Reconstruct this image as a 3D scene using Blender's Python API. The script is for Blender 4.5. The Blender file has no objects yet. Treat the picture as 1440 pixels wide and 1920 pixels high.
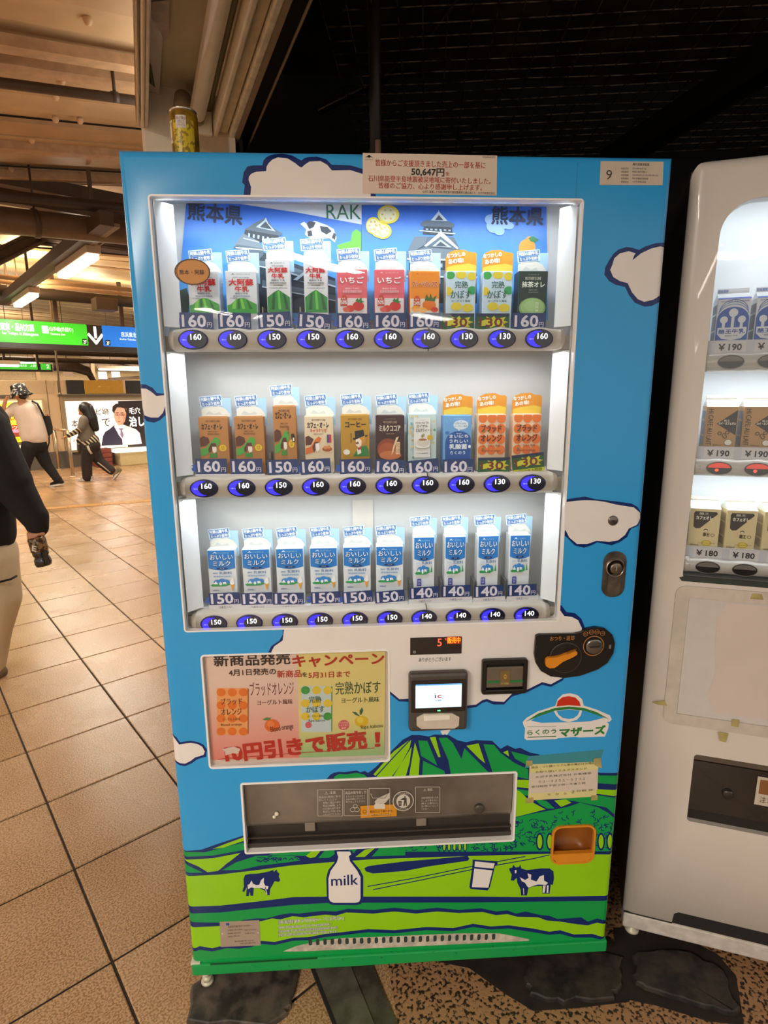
import bpy, bmesh, math, random
from mathutils import Vector, Matrix, Euler
from mathutils.geometry import delaunay_2d_cdt, tessellate_polygon
from math import sin, cos, pi, radians as rad

# ------------------------------------------------------------------ camera
SC = bpy.context.scene
COL = SC.collection
CAM = Vector((0.40859, -1.15061, 1.43942))
RX = Vector((0.99847, -0.05479, -0.00732)); RY = Vector((-0.01839, -0.20434, -0.97873)); RZ = Vector((0.05212, 0.97737, -0.20503))
FPX = 1075.75
cd = bpy.data.cameras.new('camera'); cam = bpy.data.objects.new('camera', cd); COL.objects.link(cam)
cam.matrix_world = Matrix((( RX.x, -RY.x, -RZ.x, CAM.x), (RX.y, -RY.y, -RZ.y, CAM.y), (RX.z, -RY.z, -RZ.z, CAM.z), (0, 0, 0, 1)))
cd.sensor_fit = 'VERTICAL'; cd.sensor_height = 36; cd.lens = 36 * FPX / 1920; cd.clip_start = 0.02
SC.camera = cam
# ------------------------------------------------------------------ world, exposure
SC.view_settings.view_transform = 'Standard'; SC.view_settings.look = 'None'
SC.view_settings.gamma = 1; SC.view_settings.use_curve_mapping = False
SC.view_settings.exposure = 0.22
w = bpy.data.worlds.new('world'); SC.world = w; w.use_nodes = True
w.node_tree.nodes['Background'].inputs[0].default_value = (1.0, 0.90, 0.80, 1)
w.node_tree.nodes['Background'].inputs[1].default_value = 0.78

def area(name, loc, rot, sx, sy, power, col, spread=180):
    l = bpy.data.lights.new(name, 'AREA'); l.shape = 'RECTANGLE'; l.size = sx; l.size_y = sy
    l.energy = power; l.color = col; l.spread = rad(spread)
    o = bpy.data.objects.new(name, l); COL.objects.link(o); o.location = loc; o.rotation_euler = rot
    return o
WARM = (1.0, 0.92, 0.80)
# concourse luminaires behind and beside the photographer (building grid is turned 37.6 degrees)
for i, (x, y) in enumerate([(-1.5, -2.9), (0.1, -5.2), (-3.7, -0.8), (-1.6, -9.0), (1.9, -9.6)]):
    area('concourse_lamp_light', (x, y, 2.74), (0, 0, rad(37.6)), 0.22, 1.3, (120, 55, 170, 80, 40)[i], WARM)
for i, (N, U) in enumerate([(1.46, 2.6), (1.46, 6.1), (1.48, 9.1), (-1.3, 4.5), (-1.3, 8.0), (4.3, 6.0), (4.3, 9.5), (1.2, 11.6), (3.4, 13.0)]):
    a = rad(37.6)
    area('concourse_lamp_light', (N * cos(a) - U * sin(a), N * sin(a) + U * cos(a), 2.74), (0, 0, a), 0.2, 1.3, 44, WARM)
    area('ceiling_fill_uplight', (N * cos(a) - U * sin(a), N * sin(a) + U * cos(a), 2.945), (pi, 0, a), 0.12, 1.3, 9 if U < 8 else 75, (1.0, .80, .50) if U > 8 else WARM)  # added upward light, not a fixture; brightens the ceiling boards

for x, y, z in ((-9.5, 16.0, 2.9), (-6.0, 19.0, 2.9), (-13, 22, 2.9)):
    area('far_concourse_fill', (x, y, z), (0, 0, rad(37.6)), 1.5, .3, 110, WARM)  # added fill for the dark far zone, not tied to any batten
    area('far_ceiling_fill', (x, y, z + .15), (pi, 0, rad(37.6)), 1.5, .3, 80, (1.0, .85, .6))  # added upward fill for the far ceiling
for x, y in ((-15.0, 24.5), (-11.0, 27.5), (-7.5, 30.0)):
    area('far_wall_fill', (x, y, 3.3), (rad(60), 0, rad(37.6)), 3.0, .4, 260, (1.0, .84, .62))  # added fill aimed at the far wall, no fixture there

# ------------------------------------------------------------------ frames: plane coordinates of the place
def ray(px, py): return RX * ((px - 720) / FPX) + RY * ((py - 960) / FPX) + RZ
class Fr:
    def __init__(s, ox, oy, yaw):
        t = rad(yaw); s.X = Vector((cos(t), sin(t), 0)); s.Y = Vector((-sin(t), cos(t), 0)); s.o = Vector((ox, oy, 0)); s.yaw = t
        s.M = Matrix.Translation(s.o) @ Matrix.Rotation(t, 4, 'Z')
    def uv(s, px, py, d=0.0):
        r = ray(px, py); k = (d - s.Y.dot(CAM - s.o)) / s.Y.dot(r); P = CAM + r * k
        return (s.X.dot(P - s.o), P.z)
    def fl(s, px, py, z=0.0):
        r = ray(px, py); k = (z - CAM.z) / r.z; P = CAM + r * k
        return (s.X.dot(P - s.o), s.Y.dot(P - s.o))
    def __call__(s, x, y, z): return s.M @ Vector((x, y, z))
FM = Fr(0, 0, 0)              # blue machine, front plane y = 0
FR = Fr(1.10, 0.08, -20.7)    # white machine
FB = Fr(0, 0, 37.6)           # concourse grid: x = N, y = U
FH = Fr(0, 0, 19.3)           # header beams run along y
FW = Fr(0, 0, -7.2)           # wire mesh
WM = {}

# ------------------------------------------------------------------ materials
MATS = {}
def lin(c): return c / 12.92 if c <= 0.04045 else ((c + 0.055) / 1.055) ** 2.4
def rgb(h): return tuple(lin(int(h[i:i + 2], 16) / 255) for i in (0, 2, 4)) + (1,)
def mat(key, col=None, rough=0.5, metal=0.0, emis=0.0, noise=0.06, scale=30.0, bump=0.0, spec=0.5, col2=None, lo=0.4, hi=0.65, alpha=1.0, coat=0.0, detail=4):
    if key in MATS: return MATS[key]
    m = bpy.data.materials.new(key); m.use_nodes = True; MATS[key] = m
    nt = m.node_tree; b = nt.nodes['Principled BSDF']; c = rgb(col or key)
    b.inputs['Roughness'].default_value = rough; b.inputs['Metallic'].default_value = metal
    b.inputs['Specular IOR Level'].default_value = spec; b.inputs['Coat Weight'].default_value = coat
    b.inputs['Alpha'].default_value = alpha
    tc = nt.nodes.new('ShaderNodeTexCoord'); n = nt.nodes.new('ShaderNodeTexNoise'); n.inputs['Scale'].default_value = scale; n.inputs['Detail'].default_value = detail
    nt.links.new(tc.outputs['Object'], n.inputs['Vector'])
    r = nt.nodes.new('ShaderNodeValToRGB'); nt.links.new(n.outputs['Fac'], r.inputs['Fac'])
    r.color_ramp.elements[0].position = lo; r.color_ramp.elements[1].position = hi
    r.color_ramp.elements[0].color = rgb(col2) if col2 else tuple(v * (1 - noise) for v in c[:3]) + (1,)
    r.color_ramp.elements[1].color = c
    nt.links.new(r.outputs['Color'], b.inputs['Base Color'])
    if emis:
        nt.links.new(r.outputs['Color'], b.inputs['Emission Color']); b.inputs['Emission Strength'].default_value = emis
    if bump:
        bp = nt.nodes.new('ShaderNodeBump'); bp.inputs['Strength'].default_value = bump; bp.inputs['Distance'].default_value = 0.01
        nt.links.new(n.outputs['Fac'], bp.inputs['Height']); nt.links.new(bp.outputs['Normal'], b.inputs['Normal'])
    return m
def P(h): return mat('ink_' + h, h, rough=0.45, noise=0.02, scale=80)
def E(h, s=1.0): return mat('lit_%s_%g' % (h, s), h, rough=0.4, emis=s, noise=0.0)
SKY = mat('sky_film', '329FE0', rough=0.22, noise=0.03, scale=6, spec=.4)
def film(h): return mat('film_' + h, h, rough=0.24, noise=0.04, scale=9, spec=.4)
NAVY = film('0C2868'); WHITEF = film('E8E2DC'); DGR = film('0C9A48'); LIME = film('92CE16'); KICK = mat('kick_green', '12994A', rough=0.4, noise=0.5, scale=60, lo=0.3, hi=0.36)
def glass(name, tint=(1, 1, 1), refl=0.05, rough=0.02):
    if name in MATS: return MATS[name]
    m = bpy.data.materials.new(name); m.use_nodes = True; MATS[name] = m; nt = m.node_tree; nt.nodes.remove(nt.nodes['Principled BSDF'])
    t = nt.nodes.new('ShaderNodeBsdfTransparent'); t.inputs[0].default_value = (*tint, 1)
    g = nt.nodes.new('ShaderNodeBsdfGlossy'); g.inputs['Roughness'].default_value = rough
    f = nt.nodes.new('ShaderNodeFresnel'); f.inputs[0].default_value = 1.0 + refl * 9
    nz = nt.nodes.new('ShaderNodeTexNoise'); nz.inputs['Scale'].default_value = 2.2
    bp = nt.nodes.new('ShaderNodeBump'); bp.inputs['Strength'].default_value = 0.05; bp.inputs['Distance'].default_value = 0.02
    nt.links.new(nz.outputs[0], bp.inputs['Height']); nt.links.new(bp.outputs[0], g.inputs['Normal'])
    x = nt.nodes.new('ShaderNodeMixShader'); nt.links.new(f.outputs[0], x.inputs[0]); nt.links.new(t.outputs[0], x.inputs[1]); nt.links.new(g.outputs[0], x.inputs[2])
    nt.links.new(x.outputs[0], nt.nodes['Material Output'].inputs[0]); return m

# ------------------------------------------------------------------ text
_T = {}
def glyphs(body, bold=0.0):
    k = (body, bold)
    if k in _T: return _T[k]
    cu = bpy.data.curves.new('txt', 'FONT'); cu.body = body; cu.resolution_u = 2; cu.space_line = 1.05; cu.align_x = 'CENTER'
    o = bpy.data.objects.new('txt', cu); COL.objects.link(o)
    dg = bpy.context.evaluated_depsgraph_get(); me = bpy.data.meshes.new_from_object(o.evaluated_get(dg))
    vs = [v.co.copy() for v in me.vertices]; fs = [list(p.vertices) for p in me.polygons]
    bpy.data.objects.remove(o); bpy.data.meshes.remove(me); bpy.data.curves.remove(cu)
    if vs:
        x0 = min(v.x for v in vs); x1 = max(v.x for v in vs); y0 = min(v.y for v in vs); y1 = max(v.y for v in vs)
        vs = [((v.x - x0) / max(1e-6, x1 - x0), (v.y - y0) / max(1e-6, y1 - y0)) for v in vs]
    _T[k] = (vs, fs); return _T[k]

# ------------------------------------------------------------------ mesh builder (local coordinates of a frame)
class MB:
    def __init__(s, fr=FM, y=0.0):
        s.fr = fr; s.v = []; s.f = []; s.m = []; s.mats = []; s.cur = 0; s.y = y; s.T = Matrix.Identity(4); s.sm = []; s.smooth = False
    def use(s, m):
        if isinstance(m, str): m = P(m)
        if m not in s.mats: s.mats.append(m)
        s.cur = s.mats.index(m); return s
    def add(s, vs, fs):
        b = len(s.v); s.v += [s.T @ Vector(v) for v in vs]
        for f in fs: s.f.append([b + i for i in f]); s.m.append(s.cur); s.sm.append(s.smooth)
        return s
    def box(s, x0, x1, y0, y1, z0, z1, m=None, bev=0.0):
        if m: s.use(m)
        if bev <= 0:
            return s.add([(x0, y0, z0), (x1, y0, z0), (x1, y1, z0), (x0, y1, z0), (x0, y0, z1), (x1, y0, z1), (x1, y1, z1), (x0, y1, z1)],
                [(0, 3, 2, 1), (4, 5, 6, 7), (0, 1, 5, 4), (1, 2, 6, 5), (2, 3, 7, 6), (3, 0, 4, 7)])
        bm = bmesh.new(); bmesh.ops.create_cube(bm, size=1, matrix=Matrix.Translation(((x0 + x1) / 2, (y0 + y1) / 2, (z0 + z1) / 2)) @ Matrix.Diagonal((x1 - x0, y1 - y0, z1 - z0, 1)))
        bmesh.ops.bevel(bm, geom=bm.edges[:], offset=bev, segments=2, profile=0.5, affect='EDGES')
        bm.verts.ensure_lookup_table(); s.add([v.co.copy() for v in bm.verts], [[v.index for v in f.verts] for f in bm.faces]); bm.free(); return s
    def poly(s, pts, m=None, y=None):           # flat polygon in the x-z plane
        if m: s.use(m)
        y = s.y if y is None else y
        vs = [Vector((p[0], p[1], 0)) for p in pts]; tr = tessellate_polygon([vs])
        out = []
        for t in tr:
            a, b, c = (vs[i] for i in t)
            out.append(t if (b - a).cross(c - a).z > 0 else (t[0], t[2], t[1]))
        return s.add([(p[0], y, p[1]) for p in pts], out)
    def rect(s, x0, z0, x1, z1, m=None, y=None): return s.poly([(x0, z0), (x1, z0), (x1, z1), (x0, z1)], m, y)
    def ell(s, cx, cz, rx, rz, m=None, y=None, n=28, a0=0, a1=360): return s.poly([(cx + rx * cos(rad(a0 + (a1 - a0) * i / n)), cz + rz * sin(rad(a0 + (a1 - a0) * i / n))) for i in range(n if a1 - a0 >= 360 else n + 1)], m, y)
    def ring(s, cx, cz, rx, rz, t, m=None, y=None, n=28):
        if m: s.use(m)
        y = s.y if y is None else y
        vs = []
        for i in range(n):
            a = 2 * pi * i / n; vs += [(cx + rx * cos(a), y, cz + rz * sin(a)), (cx + (rx - t) * cos(a), y, cz + (rz - t) * sin(a))]
        return s.add(vs, [(2 * i, 2 * i + 1, (2 * i + 3) % (2 * n), (2 * i + 2) % (2 * n)) for i in range(n)])
    def line(s, pts, w, m=None, y=None):
        for q in stroke(pts, w): s.poly(q, m, y)
        return s
    def prism(s, pts, y0, y1, m=None):          # x-z outline, y0 = front
        if m: s.use(m)
        s.poly(pts, None, y0); n = len(pts)
        vs = [(p[0], y0, p[1]) for p in pts] + [(p[0], y1, p[1]) for p in pts]
        s.add(vs, [(i, n + i, n + (i + 1) % n, (i + 1) % n) for i in range(n)] + [list(range(n, 2 * n))[::-1]] if False else [((i + 1) % n, (i + 1) % n + n, i + n, i) for i in range(n)])
        vsb = [Vector((p[0], p[1], 0)) for p in pts]
        return s.add([(p[0], y1, p[1]) for p in pts], [tuple(reversed(t)) for t in tessellate_polygon([vsb])])
    def text(s, body, x0, z0, x1, z1, m=None, y=None, bold=0.0, rot=0.0):
        if m: s.use(m)
        y = s.y if y is None else y
        vs, fs = glyphs(body); cx, cz = (x0 + x1) / 2, (z0 + z1) / 2; W, H = x1 - x0, z1 - z0; a = rad(rot)
        if bold > .008:      # heavier lettering: the strokes are laid again, slightly shifted
            nl = max(1, body.count('\n') + 1); e = bold * .75 * H / nl
            for i, (dx, dz) in enumerate(((-e, -e), (e, e), (-e, e), (e, -e)) if bold >= .03 else ((-e, 0), (e, 0))): s.text(body, x0 + e + dx, z0 + e + dz, x1 - e + dx, z1 - e + dz, None, y - i * 2.5e-5, 0, rot)
            return s
        o = []
        for u, v in vs:
            X, Z = (u - .5) * W, (v - .5) * H
            o.append((cx + X * cos(a) - Z * sin(a), y, cz + X * sin(a) + Z * cos(a)))
        return s.add(o, fs)
    def tube(s, pts, r, m=None, n=10, caps=True):
        if m: s.use(m)
        pts = [Vector(p) for p in pts]; rr = r if isinstance(r, (list, tuple)) else [r] * len(pts); vs = []; fs = []
        up = None
        for i, p in enumerate(pts):
            d = (pts[min(i + 1, len(pts) - 1)] - pts[max(i - 1, 0)]).normalized()
            if up is None: up = Vector((0, 0, 1)) if abs(d.z) < .9 else Vector((1, 0, 0))
            a = d.cross(up).normalized(); b = a.cross(d).normalized(); up = b
            for k in range(n): vs.append(p + (a * cos(2 * pi * k / n) + b * sin(2 * pi * k / n)) * rr[i])
        for i in range(len(pts) - 1):
            for k in range(n): fs.append((i * n + k, (i + 1) * n + k, (i + 1) * n + (k + 1) % n, i * n + (k + 1) % n))
        if caps: fs += [tuple(range(n)), tuple(range(len(pts) * n - n, len(pts) * n))[::-1]]
        sm = s.smooth; s.smooth = True; s.add(vs, fs); s.smooth = sm; return s
    def lathe(s, prof, c=(0, 0, 0), m=None, n=24, axis='Z', mx=None):   # prof: (r, h)
        if m: s.use(m)
        vs = []; fs = []
        for r, h in prof:
            for k in range(n):
                a = 2 * pi * k / n; q = Vector((r * cos(a), r * sin(a), h))
                if axis == 'Y': q = Vector((r * cos(a), h, r * sin(a)))
                if mx: q = mx @ q
                vs.append(Vector(c) + q)
        L = len(prof)
        for i in range(L - 1):
            for k in range(n): fs.append((i * n + k, i * n + (k + 1) % n, (i + 1) * n + (k + 1) % n, (i + 1) * n + k))
        fs += [tuple(range(n))[::-1], tuple(range((L - 1) * n, L * n))]
        sm = s.smooth; s.smooth = True; s.add(vs, fs); s.smooth = sm; return s
    def build(s, name, parent=None, loc=None, **tags):
        me = bpy.data.meshes.new(name); M = s.fr.M if s.fr else Matrix.Identity(4)
        if parent is not None: M = WM[parent.name].inverted() @ M
        vs = [M @ v for v in s.v]
        if parent is None and loc is not None: L = Vector(loc); vs = [v - L for v in vs]
        me.from_pydata([tuple(v) for v in vs], [], s.f)
        for m in s.mats: me.materials.append(m)
        me.polygons.foreach_set('material_index', s.m); me.polygons.foreach_set('use_smooth', s.sm)
        me.update()
        o = bpy.data.objects.new(name, me); COL.objects.link(o)
        if parent is not None: o.parent = parent; WM[o.name] = WM[parent.name]
        else:
            if loc is not None: o.location = loc
            WM[o.name] = Matrix.Translation(o.location)
        for k, v in tags.items(): o[k] = v
        return o
def stroke(pts, w):
    out = []
    for (x0, z0), (x1, z1) in zip(pts, pts[1:]):
        L = math.hypot(x1 - x0, z1 - z0)
        if L < 1e-6: continue
        dx, dz = (x1 - x0) / L, (z1 - z0) / L; e = w * .35
        a, b = (x0 - dx * e, z0 - dz * e), (x1 + dx * e, z1 + dz * e); nx, nz = -dz * w / 2, dx * w / 2
        out.append([(a[0] - nx, a[1] - nz), (b[0] - nx, b[1] - nz), (b[0] + nx, b[1] + nz), (a[0] + nx, a[1] + nz)])
    return out
def thing(name, label, cat, loc=(0, 0, 0), rz=0.0, group=None):
    o = bpy.data.objects.new(name, None); COL.objects.link(o); o.empty_display_size = .1
    o.location = loc; o.rotation_euler = (0, 0, rz); o['label'] = label; o['category'] = cat
    if group: o['group'] = group
    WM[o.name] = Matrix.Translation(Vector(loc)) @ Matrix.Rotation(rz, 4, 'Z')
    return o
def rrect(x0, z0, x1, z1, r, n=4):
    o = []
    for cx, cz, a in ((x1 - r, z0 + r, -90), (x1 - r, z1 - r, 0), (x0 + r, z1 - r, 90), (x0 + r, z0 + r, 180)):
        for i in range(n + 1): t = rad(a + 90 * i / n); o.append((cx + r * cos(t), cz + r * sin(t)))
    return o
def dup(o, parent=None):
    c = o.copy(); COL.objects.link(c)
    if parent is not None: c.parent = parent
    for ch in o.children: dup(ch, c)
    return c
def panel_cdt(name, base, layers, holes, prof, cuts, parent, fr=FM, depth=0.03, rimmat=None, edge_mat=None):
    """flat printed panel with holes: one mesh, print regions by material, edges rounded by prof(x, z)"""
    vs = []; faces = []; info = []
    def addp(p, tag):
        a = sum(p[i][0] * p[(i + 1) % len(p)][1] - p[(i + 1) % len(p)][0] * p[i][1] for i in range(len(p)))
        if a < 0: p = p[::-1]
        b = len(vs); vs.extend(Vector(q) for q in p); faces.append(list(range(b, b + len(p)))); info.append(tag)
    addp(base, ('base', None))
    for k, (p, m) in enumerate(layers): addp(p, ('l', m))
    for h in holes: addp(h, ('h', None))
    edges = []
    for a, b in cuts: edges.append((len(vs), len(vs) + 1)); vs += [Vector(a), Vector(b)]
    V, Ed, Fc, ov, oe, of = delaunay_2d_cdt(vs, edges, faces, 0, 1e-7, True)
    mb = MB(fr); Vn = [(v.x, prof(v.x, v.y), v.y) for v in V]; groups = {}
    for f, src in zip(Fc, of):
        if 0 not in src or any(info[i][0] == 'h' for i in src): continue
        m = info[max(src)][1] or edge_mat; groups.setdefault(m, []).append(list(f))
    mb.v = [Vector(v) for v in Vn]
    for m, fl in groups.items():
        mb.use(m)
        for f in fl: mb.f.append(f); mb.m.append(mb.cur); mb.sm.append(True)
    mb.use(rimmat or edge_mat)
    for h in holes:
        n = len(h); b = len(mb.v); dp = depth if max(p[0] for p in h) - min(p[0] for p in h) > .03 else .0015; mb.v += [Vector((x, prof(x, z), z)) for x, z in h] + [Vector((x, dp, z)) for x, z in h]
        a = sum(h[i][0] * h[(i + 1) % n][1] - h[(i + 1) % n][0] * h[i][1] for i in range(n))
        for i in range(n):
            q = (b + i, b + (i + 1) % n, b + n + (i + 1) % n, b + n + i)
            mb.f.append(q if a < 0 else q[::-1]); mb.m.append(mb.cur); mb.sm.append(False)
    return mb.build(name, parent)
def blob(name, prims, m, parent, voxel=0.012, iters=3, fr=None, ap=0.0):
    """one continuous surface from overlapping tapered limbs and ellipsoids"""
    mb = MB(fr)
    for p in prims:
        if p[0] == 'c':
            a, ra, b, rb = Vector(p[1]), p[2], Vector(p[3]), p[4]; d = (b - a); L = d.length; d.normalize(); pts = []; rs = []
            for k in range(4): t = pi / 2 * (k + .3) / 4.3; pts.append(a - d * ra * cos(t)); rs.append(ra * sin(t))
            for k in range(4): pts.append(a + d * L * k / 3); rs.append(ra + (rb - ra) * k / 3)
            for k in range(4): t = pi / 2 * (3.7 - k) / 4.3; pts.append(b + d * rb * cos(t)); rs.append(rb * sin(t))
            mb.tube(pts, rs, n=14)
        else:
            c, r = Vector(p[1]), p[2]; e = Euler(tuple(rad(x) for x in (p[3] if len(p) > 3 else (0, 0, 0)))).to_matrix()
            prof = [(sin(pi * (k + .25) / 12.5), -cos(pi * (k + .25) / 12.5)) for k in range(13)]
            mb.lathe(prof, c, n=18, mx=e @ Matrix.Diagonal(Vector(r)))
    me = bpy.data.meshes.new('tmp'); me.from_pydata([tuple(v) for v in mb.v], [], mb.f); o = bpy.data.objects.new('tmp', me); COL.objects.link(o)
    r = o.modifiers.new('r', 'REMESH'); r.mode = 'VOXEL'; r.voxel_size = voxel; r.use_smooth_shade = True
    s = o.modifiers.new('s', 'SMOOTH'); s.iterations = iters; s.factor = 0.5
    dg = bpy.context.evaluated_depsgraph_get(); me2 = bpy.data.meshes.new_from_object(o.evaluated_get(dg)); bpy.data.objects.remove(o)
    Mx = WM[parent.name].inverted() @ (fr.M if fr else Matrix.Identity(4)); me2.transform(Mx); me2.materials.clear(); me2.materials.append(m)
    for p in me2.polygons: p.use_smooth = True
    ob = bpy.data.objects.new(name, me2); COL.objects.link(ob); ob.parent = parent; WM[ob.name] = WM[parent.name]
    me2.name = name
    return ob
# ================================================================== STRUCTURE
def proj_px(p):
    q = Vector(p) - CAM; z = RZ.dot(q)
    if z < 0.05: return None
    return 720 + FPX * RX.dot(q) / z, 960 + FPX * RY.dot(q) / z
def seen(p, mg=160):
    q = proj_px(p); return q is not None and -mg < q[0] < 1440 + mg and -mg < q[1] < 1920 + mg
GROUT = mat('grout', '3A2F28', rough=0.9, noise=0.3, scale=40)
def tile_mat(key, c1, c2, rough):
    m = mat(key, c1, rough=rough, col2=c2, lo=0.42, hi=0.56, scale=190, bump=0.10, detail=8)
    nt = m.node_tree; b = nt.nodes['Principled BSDF']
    tc = nt.nodes['Texture Coordinate']; n2 = nt.nodes.new('ShaderNodeTexNoise'); n2.inputs['Scale'].default_value = 3.0; n2.inputs['Detail'].default_value = 3
    mr = nt.nodes.new('ShaderNodeMapRange'); mr.inputs[1].default_value = .35; mr.inputs[2].default_value = .7; mr.inputs[3].default_value = rough - .05; mr.inputs[4].default_value = rough + .08
    g = nt.nodes.new('ShaderNodeNewGeometry'); nt.links.new(g.outputs['Position'], n2.inputs['Vector']); nt.links.new(n2.outputs[0], mr.inputs[0]); nt.links.new(mr.outputs[0], b.inputs['Roughness'])
    # tread dirt: broad blotches and a few dark specks
    mx = nt.nodes.new('ShaderNodeMixRGB'); mx.blend_type = 'MULTIPLY'; cr = nt.nodes.new('ShaderNodeValToRGB')
    cr.color_ramp.elements[0].position = .2; cr.color_ramp.elements[0].color = (.80, .77, .74, 1); cr.color_ramp.elements[1].position = .72; cr.color_ramp.elements[1].color = (1, 1, 1, 1)
    nt.links.new(n2.outputs[0], cr.inputs[0]); mx.inputs[0].default_value = 1
    src = b.inputs['Base Color'].links[0].from_socket; nt.links.new(src, mx.inputs[1]); nt.links.new(cr.outputs[0], mx.inputs[2]); nt.links.new(mx.outputs[0], b.inputs['Base Color'])
    return m
TM = [tile_mat('terrazzo_tile_a', 'C6A27A', '98764F', .25), tile_mat('terrazzo_tile_b', 'C29E76', '94724C', .23), tile_mat('terrazzo_tile_c', 'CAA67E', '9C7A53', .27)]
# slab
fl = MB(None).box(-16, 12, -8, 34, -0.2, -0.005, GROUT).build('floor', kind='structure')
S = 0.391; N0 = 0.2656; U0 = -0.163
def tile_mesh(m, g=0.006, sx=S, sy=S):
    mb = MB(None).use(m); h = .0035; a = g / 2; b = a + .003
    mb.add([(a, a, -h), (sx - a, a, -h), (sx - a, sy - a, -h), (a, sy - a, -h), (b, b, 0), (sx - b, b, 0), (sx - b, sy - b, 0), (b, sy - b, 0)],
           [(4, 5, 6, 7), (0, 1, 5, 4), (1, 2, 6, 5), (2, 3, 7, 6), (3, 0, 4, 7)])
    o = mb.build('tile', fl); me = o.data; bpy.data.objects.remove(o); return me
TMS = [tile_mesh(m) for m in TM]
random.seed(4); far = MB(FB).use(TM[1]); cnt = 0
for i in range(-14, 26):
    for j in range(-6, 34):
        x, y = N0 + i * S, U0 + j * S
        cs = [FB(x + a, y + b, 0) for a, b in ((0, 0), (S, 0), (0, S), (S, S), (S / 2, S / 2))]
        c = cs[4]
        if y > 11.6: continue
        vis = any(seen(q, 60) for q in cs)
        under = 0.45 < c.x < 3 and -0.6 < c.y < 2.5
        if vis and y < 6.6 and not (0.1 < c.x < 1.9 and 0.45 < c.y < 2.5) and c.x < 1.6 and not (c.y > .7 and c.x > 0) and cnt < 296:
            o = bpy.data.objects.new('tile', random.choice(TMS)); COL.objects.link(o); o.parent = fl
            o.location = (c.x, c.y, 0) ; o.location = FB(x, y, 0); o.rotation_euler.z = FB.yaw; cnt += 1
        else:
            a = .003; far.add([(x + a, y + a, 0), (x + S - a, y + a, 0), (x + S - a, y + S - a, 0), (x + a, y + S - a, 0)], [(0, 1, 2, 3)])
far.build('tile_field', fl, kind='stuff')
# tactile edge strip across the concourse
YT = mat('tactile_strip_ochre', 'B98536', rough=.5, noise=.25, scale=20)
strip = MB(FB).use(YT)
a = FB.fl(60, 958); b = FB.fl(290, 940)
dx, dy = b[0] - a[0], b[1] - a[1]; L = math.hypot(dx, dy); dx /= L; dy /= L
for k in range(-12, 14):
    x, y = a[0] + dx * k * .4, a[1] + dy * k * .4
    strip.add([(x, y, .001), (x + dx * .39, y + dy * .39, .001), (x + dx * .39 - dy * .17, y + dy * .39 + dx * .17, .001), (x - dy * .17, y + dx * .17, .001),
               (x, y, .004), (x + dx * .39, y + dy * .39, .004), (x + dx * .39 - dy * .17, y + dy * .39 + dx * .17, .004), (x - dy * .17, y + dx * .17, .004)], [(4, 5, 6, 7), (0, 1, 5, 4), (1, 2, 6, 5), (3, 0, 4, 7)])
strip.build('floor_strip', fl)

# --- grimy bedding, metal channel cover and joints in front of the machines
GRIME = mat('black_grime', '1E1814', rough=.75, col2='3B2D22', scale=22, bump=.6, noise=.4)
def lump(name, pts, h, m, parent=None, seed=1, **tags):
    random.seed(seed); mb = MB(None).use(m); n = len(pts); cx = sum(p[0] for p in pts) / n; cy = sum(p[1] for p in pts) / n
    P_ = []
    for i in range(n):
        for t in range(4):
            u = t / 4; P_.append((pts[i][0] * (1 - u) + pts[(i + 1) % n][0] * u + random.uniform(-.006, .006), pts[i][1] * (1 - u) + pts[(i + 1) % n][1] * u + random.uniform(-.006, .006)))
    N = len(P_); vs = []; rows = [(1.0, 0.0), (.985, h * .8), (.95, h), (.6, h), (.3, h)]
    for s_, z in rows:
        for p in P_: vs.append((cx + (p[0] - cx) * s_, cy + (p[1] - cy) * s_, z))
    vs.append((cx, cy, h)); fs = []
    for r in range(len(rows) - 1):
        for k in range(N): fs.append((r * N + k, r * N + (k + 1) % N, (r + 1) * N + (k + 1) % N, (r + 1) * N + k))
    for k in range(N): fs.append(((len(rows) - 1) * N + k, (len(rows) - 1) * N + (k + 1) % N, len(vs) - 1))
    mb.add(vs, fs); c = (cx, cy, 0)
    return mb.build(name, parent, loc=c, **tags)
def fp(px, py, z=0): return FM.fl(px, py, z)
# worn terrazzo bed (speckled) right of the channel
BED = mat('worn_terrazzo', 'A67C56', rough=.55, col2='2A1D14', scale=110, lo=.41, hi=.50, bump=.25, detail=5)
bedp = [(.47, .62), (.47, .1), fp(775, 2100), (2.6, -.9), (2.6, .62)]
def floorpoly(name, q, z, m):
    n = len(q); tr = tessellate_polygon([[Vector((p[0], p[1], 0)) for p in q]]); b = MB(None).use(m)
    b.add([(p[0], p[1], z) for p in q] + [(p[0], p[1], z - .003) for p in q], [tuple(t) for t in tr] + [(i, (i + 1) % n, n + (i + 1) % n, n + i) for i in range(n)]); return b.build(name, fl)
floorpoly('floor_bed', bedp, .002, BED)
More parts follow.
